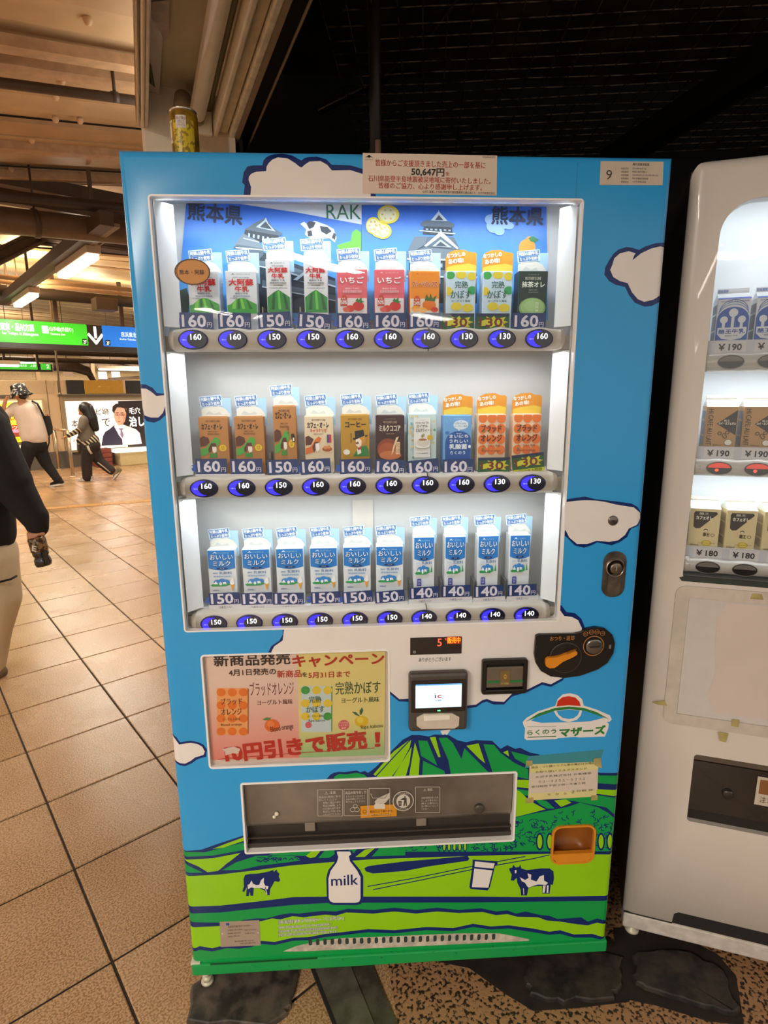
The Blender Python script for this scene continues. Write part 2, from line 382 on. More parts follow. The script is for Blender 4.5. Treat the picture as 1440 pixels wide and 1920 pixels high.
# dirt film next to machine feet
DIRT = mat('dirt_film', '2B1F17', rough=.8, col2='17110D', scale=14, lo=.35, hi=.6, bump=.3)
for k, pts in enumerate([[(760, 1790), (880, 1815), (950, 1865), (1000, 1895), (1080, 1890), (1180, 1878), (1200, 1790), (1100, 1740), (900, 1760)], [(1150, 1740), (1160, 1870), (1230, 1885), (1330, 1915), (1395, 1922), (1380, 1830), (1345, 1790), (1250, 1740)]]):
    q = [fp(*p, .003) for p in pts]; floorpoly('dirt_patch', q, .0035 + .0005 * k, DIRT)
CH = mat('channel_steel', '6E6A5C', rough=.45, metal=.35, noise=.45, scale=24, lo=.35, hi=.6)
g = [fp(590, 1815, .005), fp(655, 1980, .005), fp(768, 1980, .005), fp(700, 1815, .005)]
tt = MB(None).use(CH)
def quadbar(a, b, c, d, z0, z1, mb): mb.add([(a[0], a[1], z0), (b[0], b[1], z0), (c[0], c[1], z0), (d[0], d[1], z0), (a[0], a[1], z1), (b[0], b[1], z1), (c[0], c[1], z1), (d[0], d[1], z1)], [(4, 5, 6, 7), (0, 1, 5, 4), (1, 2, 6, 5), (2, 3, 7, 6), (3, 0, 4, 7)])
def ex(a, b, t): return (a[0] + (b[0] - a[0]) * t, a[1] + (b[1] - a[1]) * t)
A0, A1 = ex(g[1], g[0], 1.35), g[1]; B0, B1 = ex(g[2], g[3], 1.35), g[2]
ch = thing('channel_cover', 'grey green steel channel cover running out from under the blue machine', 'floor cover', ((A0[0] + B1[0]) / 2, (A0[1] + B1[1]) / 2, 0))
m1 = MB(None).use(CH); quadbar(A0, A1, ex(A1, B1, .62), ex(A0, B0, .62), .002, .010, m1); m1.build('cover_plate', ch)
m1 = MB(None).use(mat('channel_steel_dark', '5C5749', rough=.5, metal=.3, noise=.5, scale=30)); quadbar(ex(A0, B0, .625), ex(A1, B1, .625), B1, B0, .002, .007, m1); m1.build('side_rail', ch)
m1 = MB(None).use(mat('rubber_seal', '1B1714', rough=.9)); quadbar(ex(A0, B0, -.07), ex(A1, B1, -.07), A1, A0, .001, .008, m1); m1.build('edge_seal', ch)

# --- concourse wall with advertising panels
CREAMW = mat('cream_wall', 'D9BE93', rough=.5, noise=.06, scale=3)
WU = 11.66
wf = MB(FB).box(-3, 14, WU, WU + .15, 0, 1.70, CREAMW).build('wall_far', kind='structure')
MB(FB).box(-3, 14, WU - .03, WU, 0, .33, mat('dado_grey', '5E564A', rough=.6)).build('dado', wf)
for z0, z1, y, h in ((1.40, 1.432, .09, '6A5F50'), (1.432, 1.44, .05, 'B8A684')):
    MB(FB).box(-3, 1.75, WU - y, WU, z0, z1, mat('ledge_' + h, h, rough=.5)).build('ledge', wf); MB(FB).box(2.25, 14, WU - y, WU, z0, z1, MATS['ledge_' + h]).build('ledge', wf)
for k, x in enumerate([-2, -1, 0, 1.0, 2.07, 2.27, 4.6, 6, 7.2]):
    MB(FB).box(x, x + .012, WU - .006, WU, .33, 1.70, mat('joint_brown', '7A6446')).build('panel_joint', wf)
MB(FB).box(-3, 2.2, WU - .004, WU, 1.46, 1.69, mat('cream_gloss', 'CDB48C', rough=.15)).build('upper_panel', wf)
sg = thing('yellow_sign_board', 'blank mustard yellow board between two black boards above the doctor advert', 'sign', FB(3.1, WU, 1.44))
MB(FB).box(2.735, 3.475, WU - .05, WU - .005, 1.445, 1.71, mat('mustard', 'C79A1E', rough=.35)).build('board', sg)
MB(FB).box(3.475, 3.52, WU - .055, WU - .005, 1.445, 1.71, CREAMW).build('edge_strip', sg)
t = MB(FB, WU - .0515); t.text('●−−−−', 2.99, 1.58, 3.22, 1.60, 'E8D080'); t.build('faint_lettering', sg)
for x0, x1, lb in ((2.42, 2.73, 'blank black board left of the mustard yellow board'), (3.53, 4.2, 'blank black board right of the mustard yellow board')):
    o = MB(FB).box(x0, x1, WU - .045, WU - .005, 1.445, 1.71, mat('black_board', '2A2622', rough=.45), bev=.006).build('sign_board', loc=FB(x0, WU, 1.44), label=lb, category='sign')
# doctor advert, a backlit lightbox
ad = thing('lightbox_advert', 'backlit clinic advert with a bespectacled man in half black jacket, half white coat', 'advert', FB(3.1, WU - .02, .33))
MB(FB).box(2.30, 4.9, WU - .09, WU - .001, .30, 1.345, mat('ad_frame', 'A89878', rough=.4, metal=.3)).build('frame', ad)
yy = WU - .092; t = MB(FB, yy)
def au(px, py): return FB.uv(px, py, yy)
def apoly(pts, m, k): t.poly([au(*p) for p in pts], m, yy - .0012 * k)
WH = E('FFEFE2', .74); BK = E('241A18', .5)
t.rect(2.345, .345, 4.85, 1.305, WH, yy)
apoly([(221, 752), (290, 750), (290, 836), (240, 838), (228, 800)], BK, 1)
apoly([(213, 796), (218, 790), (226, 794), (236, 798), (245, 801), (255, 805), (262, 812), (266, 832), (216, 836), (214, 815)], E('DCD0CC', .62), 2)
apoly([(190, 836), (193, 818), (197, 810), (206, 804), (214, 797), (217, 803), (222, 815), (229, 824), (230, 834)], E('2C2838', .6), 3)
apoly([(214, 800), (218, 794), (230, 796), (233, 803), (231, 815), (228, 822), (221, 812)], E('F4ECE8', .7), 4)
apoly([(221, 803), (232, 803), (229, 807), (232, 816), (229, 822), (225, 815), (226, 807)], E('7A6C7E', .7), 5)
apoly([(214, 772), (216, 762), (224, 758), (233, 760), (237, 768), (236, 780), (234, 790), (229, 797), (222, 798), (216, 790), (213, 780)], E('D89C7C', .66), 6)
apoly([(210, 770), (211, 762), (217, 757), (226, 756), (234, 761), (237, 770), (236, 775), (233, 766), (226, 764), (219, 764), (215, 771), (214, 776)], E('2A201C', .4), 7)
for cx in (219.5, 228.5):
    c = au(cx, 777.5); t.ring(c[0], c[1], .045, .028, .007, E('5A3030', .5), yy - .010, 16)
for ex_ in (219.5, 228.5): apoly([(ex_ - 2, 777.5), (ex_, 776.6), (ex_ + 2, 777.5), (ex_, 778.4)], E('2A1A14', .4), 8); apoly([(ex_ - 3, 773.5), (ex_ + 3, 773), (ex_ + 3, 774), (ex_ - 3, 774.6)], E('2A1A14', .4), 8)
apoly([(223, 778), (224.6, 784), (222, 785)], E('B87C5C', .6), 8); apoly([(229, 776), (236, 775), (234, 790), (229, 797), (226, 797), (231, 788)], E('C08462', .6), 7)
apoly([(219, 790), (227, 789.5), (223, 791.5)], E('B05048', .7), 9)
def at_(s, x0, y0, x1, y1, h, b=.01, e=.6):
    a = au(x0, y0); c = au(x1, y1); t.text(s, a[0], c[1], c[0], a[1], E(h, e), yy - .011, b)
at_('ビ跡', 179, 766, 205, 777, '302420'); at_('本', 133, 787, 147, 801, '302420'); at_('で', 190, 785, 207, 799, '302420'); at_('は', 136, 823, 142, 828, '302420')
at_('毛穴', 241, 764, 263, 776, 'FFF6F0', .02, 1); at_('治し', 241, 781, 271, 799, 'FFF6F0', .03, 1)
t.build('poster', ad)
# bright food advert at the left edge
ad2 = thing('food_advert', 'red and yellow backlit food advert behind the man in the bucket hat', 'advert', FB(1.4, WU - .02, .4))
MB(FB).box(.1, 1.99, WU - .09, WU - .001, .41, 1.36, mat('ad_frame2', 'C7B084', rough=.4)).build('frame', ad2)
t = MB(FB, yy); t.rect(.14, .44, 1.95, 1.33, E('F6D8A0', .9), yy)
for z0, z1, h in ((1.0, 1.33, 'F4C79A'), (.98, 1.12, 'E8C312'), (.80, .99, 'D8340F'), (.74, .80, 'F08AA0'), (.66, .74, '8A3A2A'), (.56, .66, 'F0D020'), (.50, .56, '5A5030')): t.rect(.14, z0, 1.95, z1, E(h, .9), yy - .001)
t.ell(1.45, 1.22, .22, .08, E('F4E23A', 1), yy - .002); t.ell(1.62, .93, .09, .07, E('F4C21A', 1), yy - .003)
t.text('大盛', 1.22, .88, 1.5, .98, E('FFE040', 1), yy - .004, .04); t.text('カニハウス', 1.1, .80, 1.6, .865, E('FFE9C0', 1), yy - .004, .02)
for k in range(12): t.poly([(1.0 + k * .09, 1.0), (1.06 + k * .09, 1.0), (1.03 + k * .09, 1.07)], E('7A2010', .6), yy - .003)
t.text('かにめしうまい店', 1.05, .585, 1.8, .64, E('A02010', .8), yy - .004)
t.build('poster', ad2)
# crate, lit box at wall foot
o = thing('white_box', 'low cream counter with a glowing white top under the doctor advert', 'counter', FB(3.9, WU - .3, 0))
MB(FB).box(3.15, 5.2, WU - .5, WU - .12, .0, .27, mat('cream_box', 'CFC08E', rough=.5), bev=.01).build('body', o)
MB(FB).box(3.06, 5.25, WU - .55, WU - .11, .27, .325, E('FFF8EC', 1.0)).build('top', o)
o = thing('red_crate', 'rust red crate on the floor by the wall behind the striding woman', 'crate', FB(2.9, WU - .3, 0))
RC = mat('crate_red', '8A4432', rough=.6)
for k in range(4): MB(FB).box(2.72, 3.02, WU - .42, WU - .12, .01 + k * .09, .085 + k * .09, RC, bev=.004).build('crate_slat', o)
MB(FB).box(2.73, 3.01, WU - .41, WU - .13, .0, .36, mat('crate_in', '5A2A20')).build('body', o)

# --- wall and windows far beyond, girders
fb = MB(FB).box(-6, 30, 34, 34.2, 0, 7, mat('far_cladding', 'C2A47A', rough=.7, noise=.3)).build('wall_beyond', kind='structure')
# --- ceiling boards
def roofz(N, U):
    s = .165 if U < 7 else max(0, .165 * (1 - (U - 7) / 3)); base = 3.42 if U < 9 else 3.42 + min(1.0, (U - 9) * .12)
    return base + s * (N - 1) - .004 * max(0, N - 2) ** 2 * (1 if U > 7 else 0)
BRD = [mat('board_paint_%d' % i, h, rough=.5, noise=.12, scale=5, bump=.15) for i, h in enumerate(('CDAE86', 'C6A67E', 'D2B48E', 'C09E76'))]
ceil = MB(FB).box(-8, 26, -7, 34, 6.2, 6.3, mat('roof_deck', '4A3826', rough=.9)).build('ceiling', kind='structure')
random.seed(11)
def board(u0, w, th, dz, m, n0=-5.0, n1=9.0, seg=10):
    mb = MB(FB).use(m); vs = []; fs = []
    for i in range(seg + 1):
        N = n0 + (n1 - n0) * i / seg; z = roofz(N, u0 + w / 2) + dz
        vs += [(N, u0, z), (N, u0 + w, z), (N, u0 + w, z + th), (N, u0, z + th)]
    for i in range(seg):
        for k in range(4): fs.append((4 * i + k, 4 * i + (k + 1) % 4, 4 * i + 4 + (k + 1) % 4, 4 * i + 4 + k))
    mb.add(vs, fs); return mb
u = -5.0; k = 0; farb = None
while u < 30:
    pat = k % 4; wd = (.36, .30, .22, .30)[pat] * random.uniform(.92, 1.08); dz = (0, .015, .05, .008)[pat]
    mm = BRD[random.randrange(4)]
    b_ = board(u, wd - .008, .03, dz, mm)
    if u < 13: b_.build('ceiling_board', ceil)
    else:
        b_.build('ceiling_board', ceil)
    u += wd; k += 1
    if u > 14 and u < 14.5: pass
# board end joints and nail heads
JT = mat('joint_dark', '5A3F26', rough=.8)
random.seed(5); jb = MB(FB).use(JT); kn = MB(FB)
for i in range(90):
    N = random.uniform(-.6, 2.6); U = random.uniform(2.0, 6.6); z = roofz(N, U) - .003
    pass

for i, (px, py) in enumerate([(165, 45), (105, 190), (60, 270), (152, 245), (25, 158), (105, 95 + 140), (22, 325), (116, 160)]):
    q = FB.fl(px, py, 3.36); z = roofz(*q); MB(FB).lathe([(.022, .02), (.024, .0), (.016, -.018), (.004, -.024)], (q[0], q[1], z), mat('knob_cream', 'E0B98E')).build('bolt_cap', ceil)
# ledges (battens) and conduits under the near boards
def nbar(name, U, dz, w, h, m, n0=-4, n1=9, seg=8, **tags):
    mb = MB(FB).use(m); vs = []; fs = []
    for i in range(seg + 1):
        N = n0 + (n1 - n0) * i / seg; z = roofz(N, U) + dz
        vs += [(N, U - w / 2, z), (N, U + w / 2, z), (N, U + w / 2, z + h), (N, U - w / 2, z + h)]
    for i in range(seg):
        for k in range(4): fs.append((4 * i + k, 4 * i + (k + 1) % 4, 4 * i + 4 + (k + 1) % 4, 4 * i + 4 + k))
    return mb.add(vs, fs)
BATT = mat('batten_paint', 'C8A27C', rough=.5, noise=.2, scale=12)
for i, (px, py, w_) in enumerate([(130, 88, .10), (130, 125, .12), (130, 290, .12), (130, 345, .1)]):
    q = FB.fl(px, py, 3.38); nbar('b', q[1], -.06, w_, .06, BATT).build('batten', ceil)
PIPE = mat('pipe_brown', '6B5440', rough=.45, noise=.2, scale=8)
def pipe(U, z0, r, m, label, n0=-4, n1=9, slope=.165, ref=1.0, name='ceiling_pipe', clamps=()):
    o = thing(name, label, 'pipe', FB(ref, U, z0))
    MB(FB).tube([(n0, U, z0 + slope * (n0 - ref)), (n1, U, z0 + slope * (n1 - ref))], r, m).build('pipe_run', o)
    for c in clamps:
        zz = z0 + slope * (c - ref)
        b = MB(FB).use(mat('clamp_dark', '4A3A2C')); b.tube([(c - .02, U, zz), (c + .02, U, zz + slope * .04)], r * 1.12, n=14); b.tube([(c, U, zz + r), (c, U, roofz(c, U) + .02)], .01, n=6); b.build('clamp', o)
    return o
q = FB.fl(130, 143, 3.30); pipe(q[1], 3.30 + .165 * (q[0] - 1) + .0, .028, mat('conduit_dark', '4C3A2C'), 'thin dark conduit clamped under the nearest ceiling boards', clamps=(.35, 1.0, 1.55))
q = FB.fl(130, 428, 2.95); pipe(q[1], 2.95, .11, PIPE, 'thick brown pipe crossing below the ceiling above the truss', slope=.06, clamps=(.9, 2.3))
q = FB.fl(130, 388, 3.1); pipe(q[1], 3.12, .05, mat('pipe_dark', '3A2C22'), 'dark narrow pipe just behind the thick brown pipe', slope=.08)
q = FB.fl(130, 535, 3.0); 
for i, (py, r, h, lb) in enumerate([(532, .035, 'A98A68', 'upper cream conduit running behind the slanted lamp tray'), (541, .03, 'B09070', 'lower cream conduit running behind the slanted lamp tray'), (556, .09, '33281F', 'bundle of black cables sagging behind the slanted lamp tray')]):
    q = FB.fl(130, py, 3.05); pipe(q[1], 3.05, r, mat('conduit_%d' % i, h, rough=.6), lb, slope=0.0)
for i, (py, r, h, lb) in enumerate([(660, .1, '4E3D2C', 'heavy dark pipe beyond the green platform sign'), (676, .07, '5A4632', 'second dark pipe beyond the green platform sign')]):
    U = 17 + i; z = FB.uv(130, py, U)[1]; pipe(U, z, r, mat('farpipe_%d' % i, h, rough=.6), lb, slope=0.0, n1=14)
# dark girders between ceiling bays
GIRD = mat('girder_brown', '5B4532', rough=.6, noise=.25, scale=7)
for i, (px, py, z) in enumerate([(130, 372, 3.28), (130, 402, 3.2)]):
    q = FB.fl(px, py, z); MB(FB).box(-5, 9, q[1] - .06, q[1] + .06, z, z + .12, GIRD).build('ceiling_girder', ceil)
# V truss hung under the near bay
tr = thing('ceiling_truss', 'angled dark brown V shaped truss beam under the ceiling', 'truss', FB(1.3, 6.2, 2.8))
def tb(a, b, w_, h_, m=GIRD, name='truss_beam', par=tr):
    pa = Vector(FB(*a)); pb = Vector(FB(*b)); d = (pb - pa); L = d.length; X = d.normalized(); Y = Vector((0, 0, 1)).cross(X).normalized(); Z = X.cross(Y)
    mb = MB(None); mb.T = Matrix((( X.x, Y.x, Z.x, pa.x), (X.y, Y.y, Z.y, pa.y), (X.z, Y.z, Z.z, pa.z), (0, 0, 0, 1)))
    mb.use(m); e = .18
    mb.box(0, L, -w_ / 2, w_ / 2, -h_ / 2, -h_ / 2 + h_ * e); mb.box(0, L, -w_ / 2, w_ / 2, h_ / 2 - h_ * e, h_ / 2); mb.box(0, L, -w_ * .15, w_ * .15, -h_ / 2, h_ / 2)
    return mb.build(name, par)
U_ = 6.6
def tp(px, py, U=U_): q = FB.uv(px, py, U); return (q[0], U, q[1])
tb(tp(-60, 510), tp(80, 440), .12, .15); tb(tp(80, 440), tp(300, 470), .12, .15); tb(tp(70, 452), tp(300, 478, 6.8), .08, .07)
tb(tp(80, 436), tp(90, 448), .12, .16, name='truss_node'); tb(tp(92, 428), tp(70, 378), .05, .05, name='hanger'); tb(tp(125, 462), tp(190, 430), .06, .06, BATT, name='brace'); tb(tp(165, 470), tp(210, 440), .06, .06, BATT, name='brace')
# slanted tray with two lit fluorescent battens
tray = thing('lamp_tray', 'dark cable tray slanting down over the two nearest lit battens', 'cable tray', FB(1.45, 7.5, 2.85))
MB(FB).box(1.30, 1.42, 4.6, 10.6, 2.90, 3.02, mat('tray_dark', '4E3E30', rough=.6)).build('tray', tray)
MB(FB).box(1.42, 1.47, 4.6, 10.6, 2.90, 2.93, mat('tray_lip', '7D6A54', rough=.6)).build('lip', tray)
for u_ in (5.0, 6.6, 8.2, 9.8): MB(FB).box(1.35, 1.38, u_, u_ + .03, 3.02, 3.46, GIRD).build('hanger', tray)
def lamp(N, U, z, L, lb, along='U', g='lit fluorescent battens on the concourse ceiling'):
    o = thing('fluorescent_batten', lb, 'lamp', FB(N, U, z), group=g)
    if along == 'U': a = (N - .07, N + .07, U, U + L); b = (N - .055, N + .055, U + .03, U + L - .03)
    else: a = (N, N + L, U - .07, U + .07); b = (N + .03, N + L - .03, U - .055, U + .055)
    MB(FB).box(*a, z, z + .09, mat('lamp_body', 'D8C0A0', rough=.4), bev=.008).build('housing', o)
    MB(FB).box(*b, z - .05, z + .002, E('FFF6E6', 3.6), bev=.01).build('diffuser', o)
    for t_ in (.2, .8):
        hx_, hy_ = (N, U + L * t_) if along == 'U' else (N + L * t_, U)
        MB(FB).tube([(hx_, hy_, z + .085), (hx_, hy_, roofz(hx_, hy_) + .02)], .008, GIRD, n=6).build('hanger_rod', o)
    return o
lamp(1.46, 5.44, 2.83, 1.37, 'lit batten nearest the blue machine, under the slanted tray'); lamp(1.46, 8.43, 2.83, 1.39, 'second lit batten under the slanted tray, above the green sign')
lamp(1.2, 11.0, 2.83, 1.3, 'lit batten cut by the left picture edge above the green sign')
for a, b, z in (((-20, 673), (70, 677), 2.66), ((183, 688), (300, 692), 2.66)):
    U = 19.5; q0 = FB.uv(*a, U); q1 = FB.uv(*b, U)
    lamp(q0[0], U, q0[1] - .05, q1[0] - q0[0], 'long lit batten low over the far concourse, ' + ('at the left edge' if a[0] < 0 else 'beside the blue machine'), 'N')
q0 = FB.uv(0, 683, 15.); lamp(q0[0] - .5, 15., q0[1], .9, 'short lit batten below the long one at the left edge', 'N')
q0 = FB.uv(240, 677, 22.); lamp(q0[0], 22., q0[1], 1.6, 'farthest lit batten, half hidden by the blue machine', 'N')
# lamps behind the photographer
for i, (x, y) in enumerate([(-1.5, -2.9), (0.1, -5.2), (-3.7, -0.8), (-1.6, -9.0), (1.9, -9.6)]):
    v = Vector((x, y)); N = FB.X.x * x + FB.X.y * y; U = FB.Y.x * x + FB.Y.y * y
    lamp(N, U - .65, 2.83, 1.3, ('near left', 'near right', 'far left side', 'distant left', 'distant right')[i] + ' lit batten over the concourse behind the photographer', g='battens behind the photographer')
# --- hanging platform signs
def sign_frame(name, lb, U, px0, px1, yt, yb, th=.16):
    a = FB.uv(px0, yt, U); b = FB.uv(px0, yb, U); c = FB.uv(px1, yt, U)
    o = thing(name, lb, 'sign', FB(a[0], U, b[1])); MB(FB).box(a[0], c[0], U, U + th, b[1], a[1], mat('sign_case', '2B241E', rough=.5), bev=.01).build('case', o)
    return o, a, b, c
U = 10.15; sgn, a, b, c = sign_frame('platform_sign', 'long hanging direction sign, green panel, white arrow and blue panel', U, -150, 330, 589, 647)
z0 = FB.uv(0, 641, U)[1]; z1 = FB.uv(0, 598, U)[1]; y_ = U - .003
def sx(px, py=620): return FB.uv(px, py, U)[0]
t = MB(FB, y_); GRN = E('35B020', .85); t.poly(rrect(sx(-150), z0, sx(163), z1, .02), GRN)
def st(tx, s, px0, px1, f0, f1, h='F4FFF0', b=.015, e=.95): tx.text(s, sx(px0), z0 + (z1 - z0) * f0, sx(px1), z0 + (z1 - z0) * f1, E(h, e), y_ - .003, b)
st(t, '東京・品川方面', 1, 64, .52, .86, b=.03); st(t, 'for Tokyo & Shinagawa', 3, 71, .3, .47); st(t, '山手線(外回り)', 93, 137, .56, .8); st(t, 'Yamanote Line', 93, 121, .42, .52)
t.poly(rrect(sx(79), z0 + .17, sx(91), z0 + .29, .01), E('E8F4E8', .9), y_ - .003); t.text('JY', sx(82), z0 + .2, sx(88), z0 + .26, E('5A7A5A', .6), y_ - .006)
t.poly(rrect(sx(152), z0 + .02, sx(161), z0 + .11, .008), E('101010', .3), y_ - .003); st(t, '2F', 153.5, 160, .08, .25); t.build('green_panel', sgn)
t = MB(FB, y_); W_ = E('FFFFFF', 1); xc = sx(178); t.rect(xc - .022, z0 + .13, xc + .022, z0 + .33, W_); t.line([(xc - .11, z0 + .19), (xc, z0 + .05), (xc + .11, z0 + .19)], .045, W_); t.build('arrow', sgn)
t = MB(FB, y_); t.poly(rrect(sx(191), z0 - .0, sx(330), z1, .02), E('1464C0', .85)); st(t, '京浜東北線', 226, 262, .5, .75, 'D8ECFF'); st(t, 'Keihin-Tohoku Line', 223, 262, .34, .44, 'D8ECFF', 0)
t.poly(rrect(sx(195), z0 + .02, sx(204.5), z0 + .11, .008), E('101010', .3), y_ - .003); st(t, '2F', 197, 203, .08, .25); t.build('blue_panel', sgn)
for px in (110, 233): MB(FB).box(sx(px) - .03, sx(px) + .03, U + .04, U + .1, a[1] - .15, 3.4, GIRD).build('hanger', sgn)
U = 17.5; sg2, a, b, c = sign_frame('far_platform_sign', 'smaller green hanging sign with a large white 2 beyond the first', U, -90, 97, 679, 694.5, .1)
y_ = U - .004; t = MB(FB, y_); xx = lambda p: FB.uv(p, 687, U)[0]; zt = FB.uv(60, 681.5, U)[1]; zb = FB.uv(60, 693, U)[1]
t.rect(xx(-90), zb, xx(70), zt, E('3CB52A', .85)); t.rect(xx(76), zb, xx(95), zt, E('3CB52A', .85)); t.text('2', xx(87), zb + .04, xx(92), zt - .02, E('FFFFFF', 1), y_ - .004, .02)
t.text('池袋・新宿方面', xx(22), zb + .07, xx(50), zt - .03, E('F0FFF0', .9), y_ - .004); t.text('上野', xx(56), zb + .07, xx(68), zt - .03, E('F0FFF0', .9), y_ - .004); t.build('panel', sg2)
for px in (10, 72): MB(FB).box(xx(px) - .03, xx(px) + .03, U + .02, U + .08, a[1], 4.2, GIRD).build('hanger', sg2)
# thin pole and small notice, cable box
q = FB.fl(112, 880); 
po = thing('thin_pole', 'thin bare vertical pole left of the lit doctor advert', 'pole', FB(q[0], WU - .15, 0))
MB(FB).tube([(FB.uv(113, 740, WU - .15)[0], WU - .15, 1.44), (FB.uv(104, 640, WU - .15)[0] , WU - .15, 3.5)], .018, mat('pole_grey', '8C7C68', metal=.3)).build('shaft', po)
MB(FB).lathe([(.03, 0), (.03, .02), (.02, .04)], (FB.uv(113, 740, WU - .15)[0], WU - .15, 1.43), MATS['pole_grey']).build('collar', po)
o = thing('hanging_notice', 'small pale blank notice hanging in the far concourse', 'sign', FB(FB.uv(127, 700, 20)[0], 20, 1.9)); xa_, xb_ = FB.uv(118, 700, 20)[0], FB.uv(137, 700, 20)[0]
MB(FB).box(xa_, xb_, 20, 20.03, FB.uv(120, 705, 20)[1], FB.uv(120, 697, 20)[1], mat('notice_pale', 'C8A890')).build('notice_board', o); MB(FB).tube([((xa_ + xb_) / 2, 20.015, FB.uv(120, 697, 20)[1]), ((xa_ + xb_) / 2, 20.015, roofz((xa_ + xb_) / 2, 20) + .02)], .012, GIRD, n=6).build('hanger_rod', o)
ax = [FB.uv(p, 660, 9.4)[0] for p in (190, 230)]; o = MB(FB).box(ax[0], ax[1], 9.4, 9.7, FB.uv(190, 580, 9.4)[1], FB.uv(190, 557, 9.4)[1], mat('junction_box', '5E5040', rough=.6), bev=.012).build('junction_box', loc=FB(ax[0], 9.4, 2.8), label='brown junction box on the ceiling above the blue sign panel', category='box')
# far curved bay: ribs and two bright windows
for i, (px, py) in enumerate([(185, 706), (210, 706)]):
    q0 = FB.uv(px, py - 5, 33.8); 
    w_ = MB(FB).box(q0[0], q0[0] + .42, 33.8, 33.9, q0[1] - .28, q0[1] + .12, E('F2F4E8', 1.1)).build('window_%d' % (i + 1), kind='structure')
    MB(FB).box(q0[0] - .04, q0[0] + .46, 33.75, 33.8, q0[1] - .33, q0[1] - .28, GIRD).build('window_sill', w_)
for i in range(3):
    pts = [FB.uv(px, py, 24 + i) for px, py in ((100, 690 - i * 5), (140, 693 - i * 5), (165, 700 - i * 4), (176, 715)) ]
    o = thing('arched_rib', ('lowest', 'middle', 'highest')[i] + ' of the curved dark ribs in the far bay', 'beam', FB(pts[0][0], 24 + i, pts[0][1]))
    MB(FB).tube([(p[0], 24 + i, p[1]) for p in pts], .1, GIRD).build('rib', o); MB(FB).tube([(pts[-1][0], 24 + i, pts[-1][1]), (pts[-1][0], 24 + i, 0)], .08, GIRD).build('strut', o)
# stainless handrail by the wall
hr = thing('handrail', 'stainless steel handrail with two posts behind the woman', 'handrail', FB(2.03, 10.1, 0)); SS = mat('stainless', 'B8A68C', rough=.3, metal=.8)
for (px, py, tx, ty) in ((137, 894, 125, 808), (111, 880, 102, 805)):
    q = FB.fl(px, py); z = FB.uv(tx, ty, q[1])[1]; xt = FB.uv(tx, ty, q[1])[0]
    MB(FB).tube([(q[0], q[1], 0), (q[0], q[1], z)], .028, SS).build('post', hr); MB(FB).lathe([(.06, 0), (.06, .012), (.03, .02)], (q[0], q[1], 0), SS).build('post_base', hr)
qa = FB.fl(137, 894); qb = FB.fl(111, 880)
MB(FB).tube([(qa[0], qa[1], FB.uv(125, 808, qa[1])[1]), (qb[0], qb[1], FB.uv(102, 805, qb[1])[1])], .024, SS).build('rail', hr)

for k, (x0, x1, za, zb) in enumerate(((2, 14, 2.35, 3.9), (4, 12, 4.0, 2.6), (6, 16, 2.9, 3.1), (3, 10, 3.4, 3.5), (9, 18, 2.2, 2.9))):
    tb((x0, 31 + k * .3, za), (x1, 31 + k * .3, zb), .12, .16, GIRD, 'far_bay_beam', fb)
for x in (3.5, 5.5, 8, 10.5, 13): MB(FB).box(x, x + .18, 31.5, 31.7, 0, 5, mat('mullion_tan', '8A6E4C')).build('far_bay_post', fb)
# ================================================================== ALCOVE AROUND THE MACHINES
DK = mat('alcove_black', '0E0B09', rough=.8, noise=.3)
ac = MB(None).box(0.1, 4.2, -0.6, 2.3, 2.98, 3.1, mat('alcove_roof', '4A3C34', rough=.8, col2='30261F', scale=4)).build('ceiling_alcove', kind='structure')
m_ = MB(None).use(MATS['alcove_roof']); quadbar((1.35, -3.2), (.15, -.3), (.1, -.6), (4.2, -.6), 2.98, 3.1, m_) if 0 else quadbar((.12, -.6), (1.05, -3.2), (4.2, -3.2), (4.2, -.6), 2.98, 3.1, m_); m_.build('roof_extension', ac)
MB(None).box(-0.5, 4.2, 2.1, 2.2, 0, 3.1, DK).build('wall_back', kind='structure')
MB(None).box(4.1, 4.2, -.3, 2.1, 0, 3.1, DK).build('wall_right', kind='structure')
H = {}
for k, px in dict(t0=250, t1=262, t2=272, f1=321, tu0=404, tu1=438, r1=471, w1=513, g1=517, s1=535, s2=549, k1=583, k2=587).items(): H[k] = FH.fl(px, 0, 2.3)[0]
YE = FH.fl(460, 262, 2.3)[1]; YS = -3.2; CRM = mat('header_cream', 'F8EAD0', rough=.45, noise=.12, scale=14)
def hb(name, x0, x1, z0, z1, m, par, y0=YS, y1=None, bev=.004): return MB(FH).box(x0, x1, y0, y1 or YE, z0, z1, m, bev=bev).build(name, par)
hd = MB(FH).box(H['s1'], H['s2'], YS, YE + .4, 2.3, 3.0, mat('header_grey', 'A8927A', rough=.5)).build('trim_1', kind='structure')
hb('inner_face', H['s2'], H['k1'] + .02, 2.33, 3.0, mat('header_black', '15110E', rough=.6), hd, y1=YE + .9); hb('edge_bead', H['k1'], H['k2'] + .002, 2.30, 2.312, mat('bead_tan', '8A7258', rough=.4), hd, y1=YE + .9)
hb('stained_strip', H['g1'], H['s1'], 2.30, 2.36, mat('strip_stained', 'FFF2DA', rough=.5, noise=.2, scale=30), hd)
hb('cream_channel', H['r1'], H['w1'], 2.31, 2.37, mat('channel_cream', 'EFDCB8', rough=.5, noise=.1), hd)
hb('cream_lip', H['r1'] - .002, H['r1'] + .014, 2.295, 2.35, CRM, hd); hb('gap', H['w1'], H['g1'], 2.345, 2.40, DK, hd)
hb('soffit', H['t2'] - .01, H['r1'], 2.42, 2.45, mat('soffit_olive', 'D8CCB0', rough=.55, noise=.25, scale=3), hd, y0=YS, y1=YE + .02)
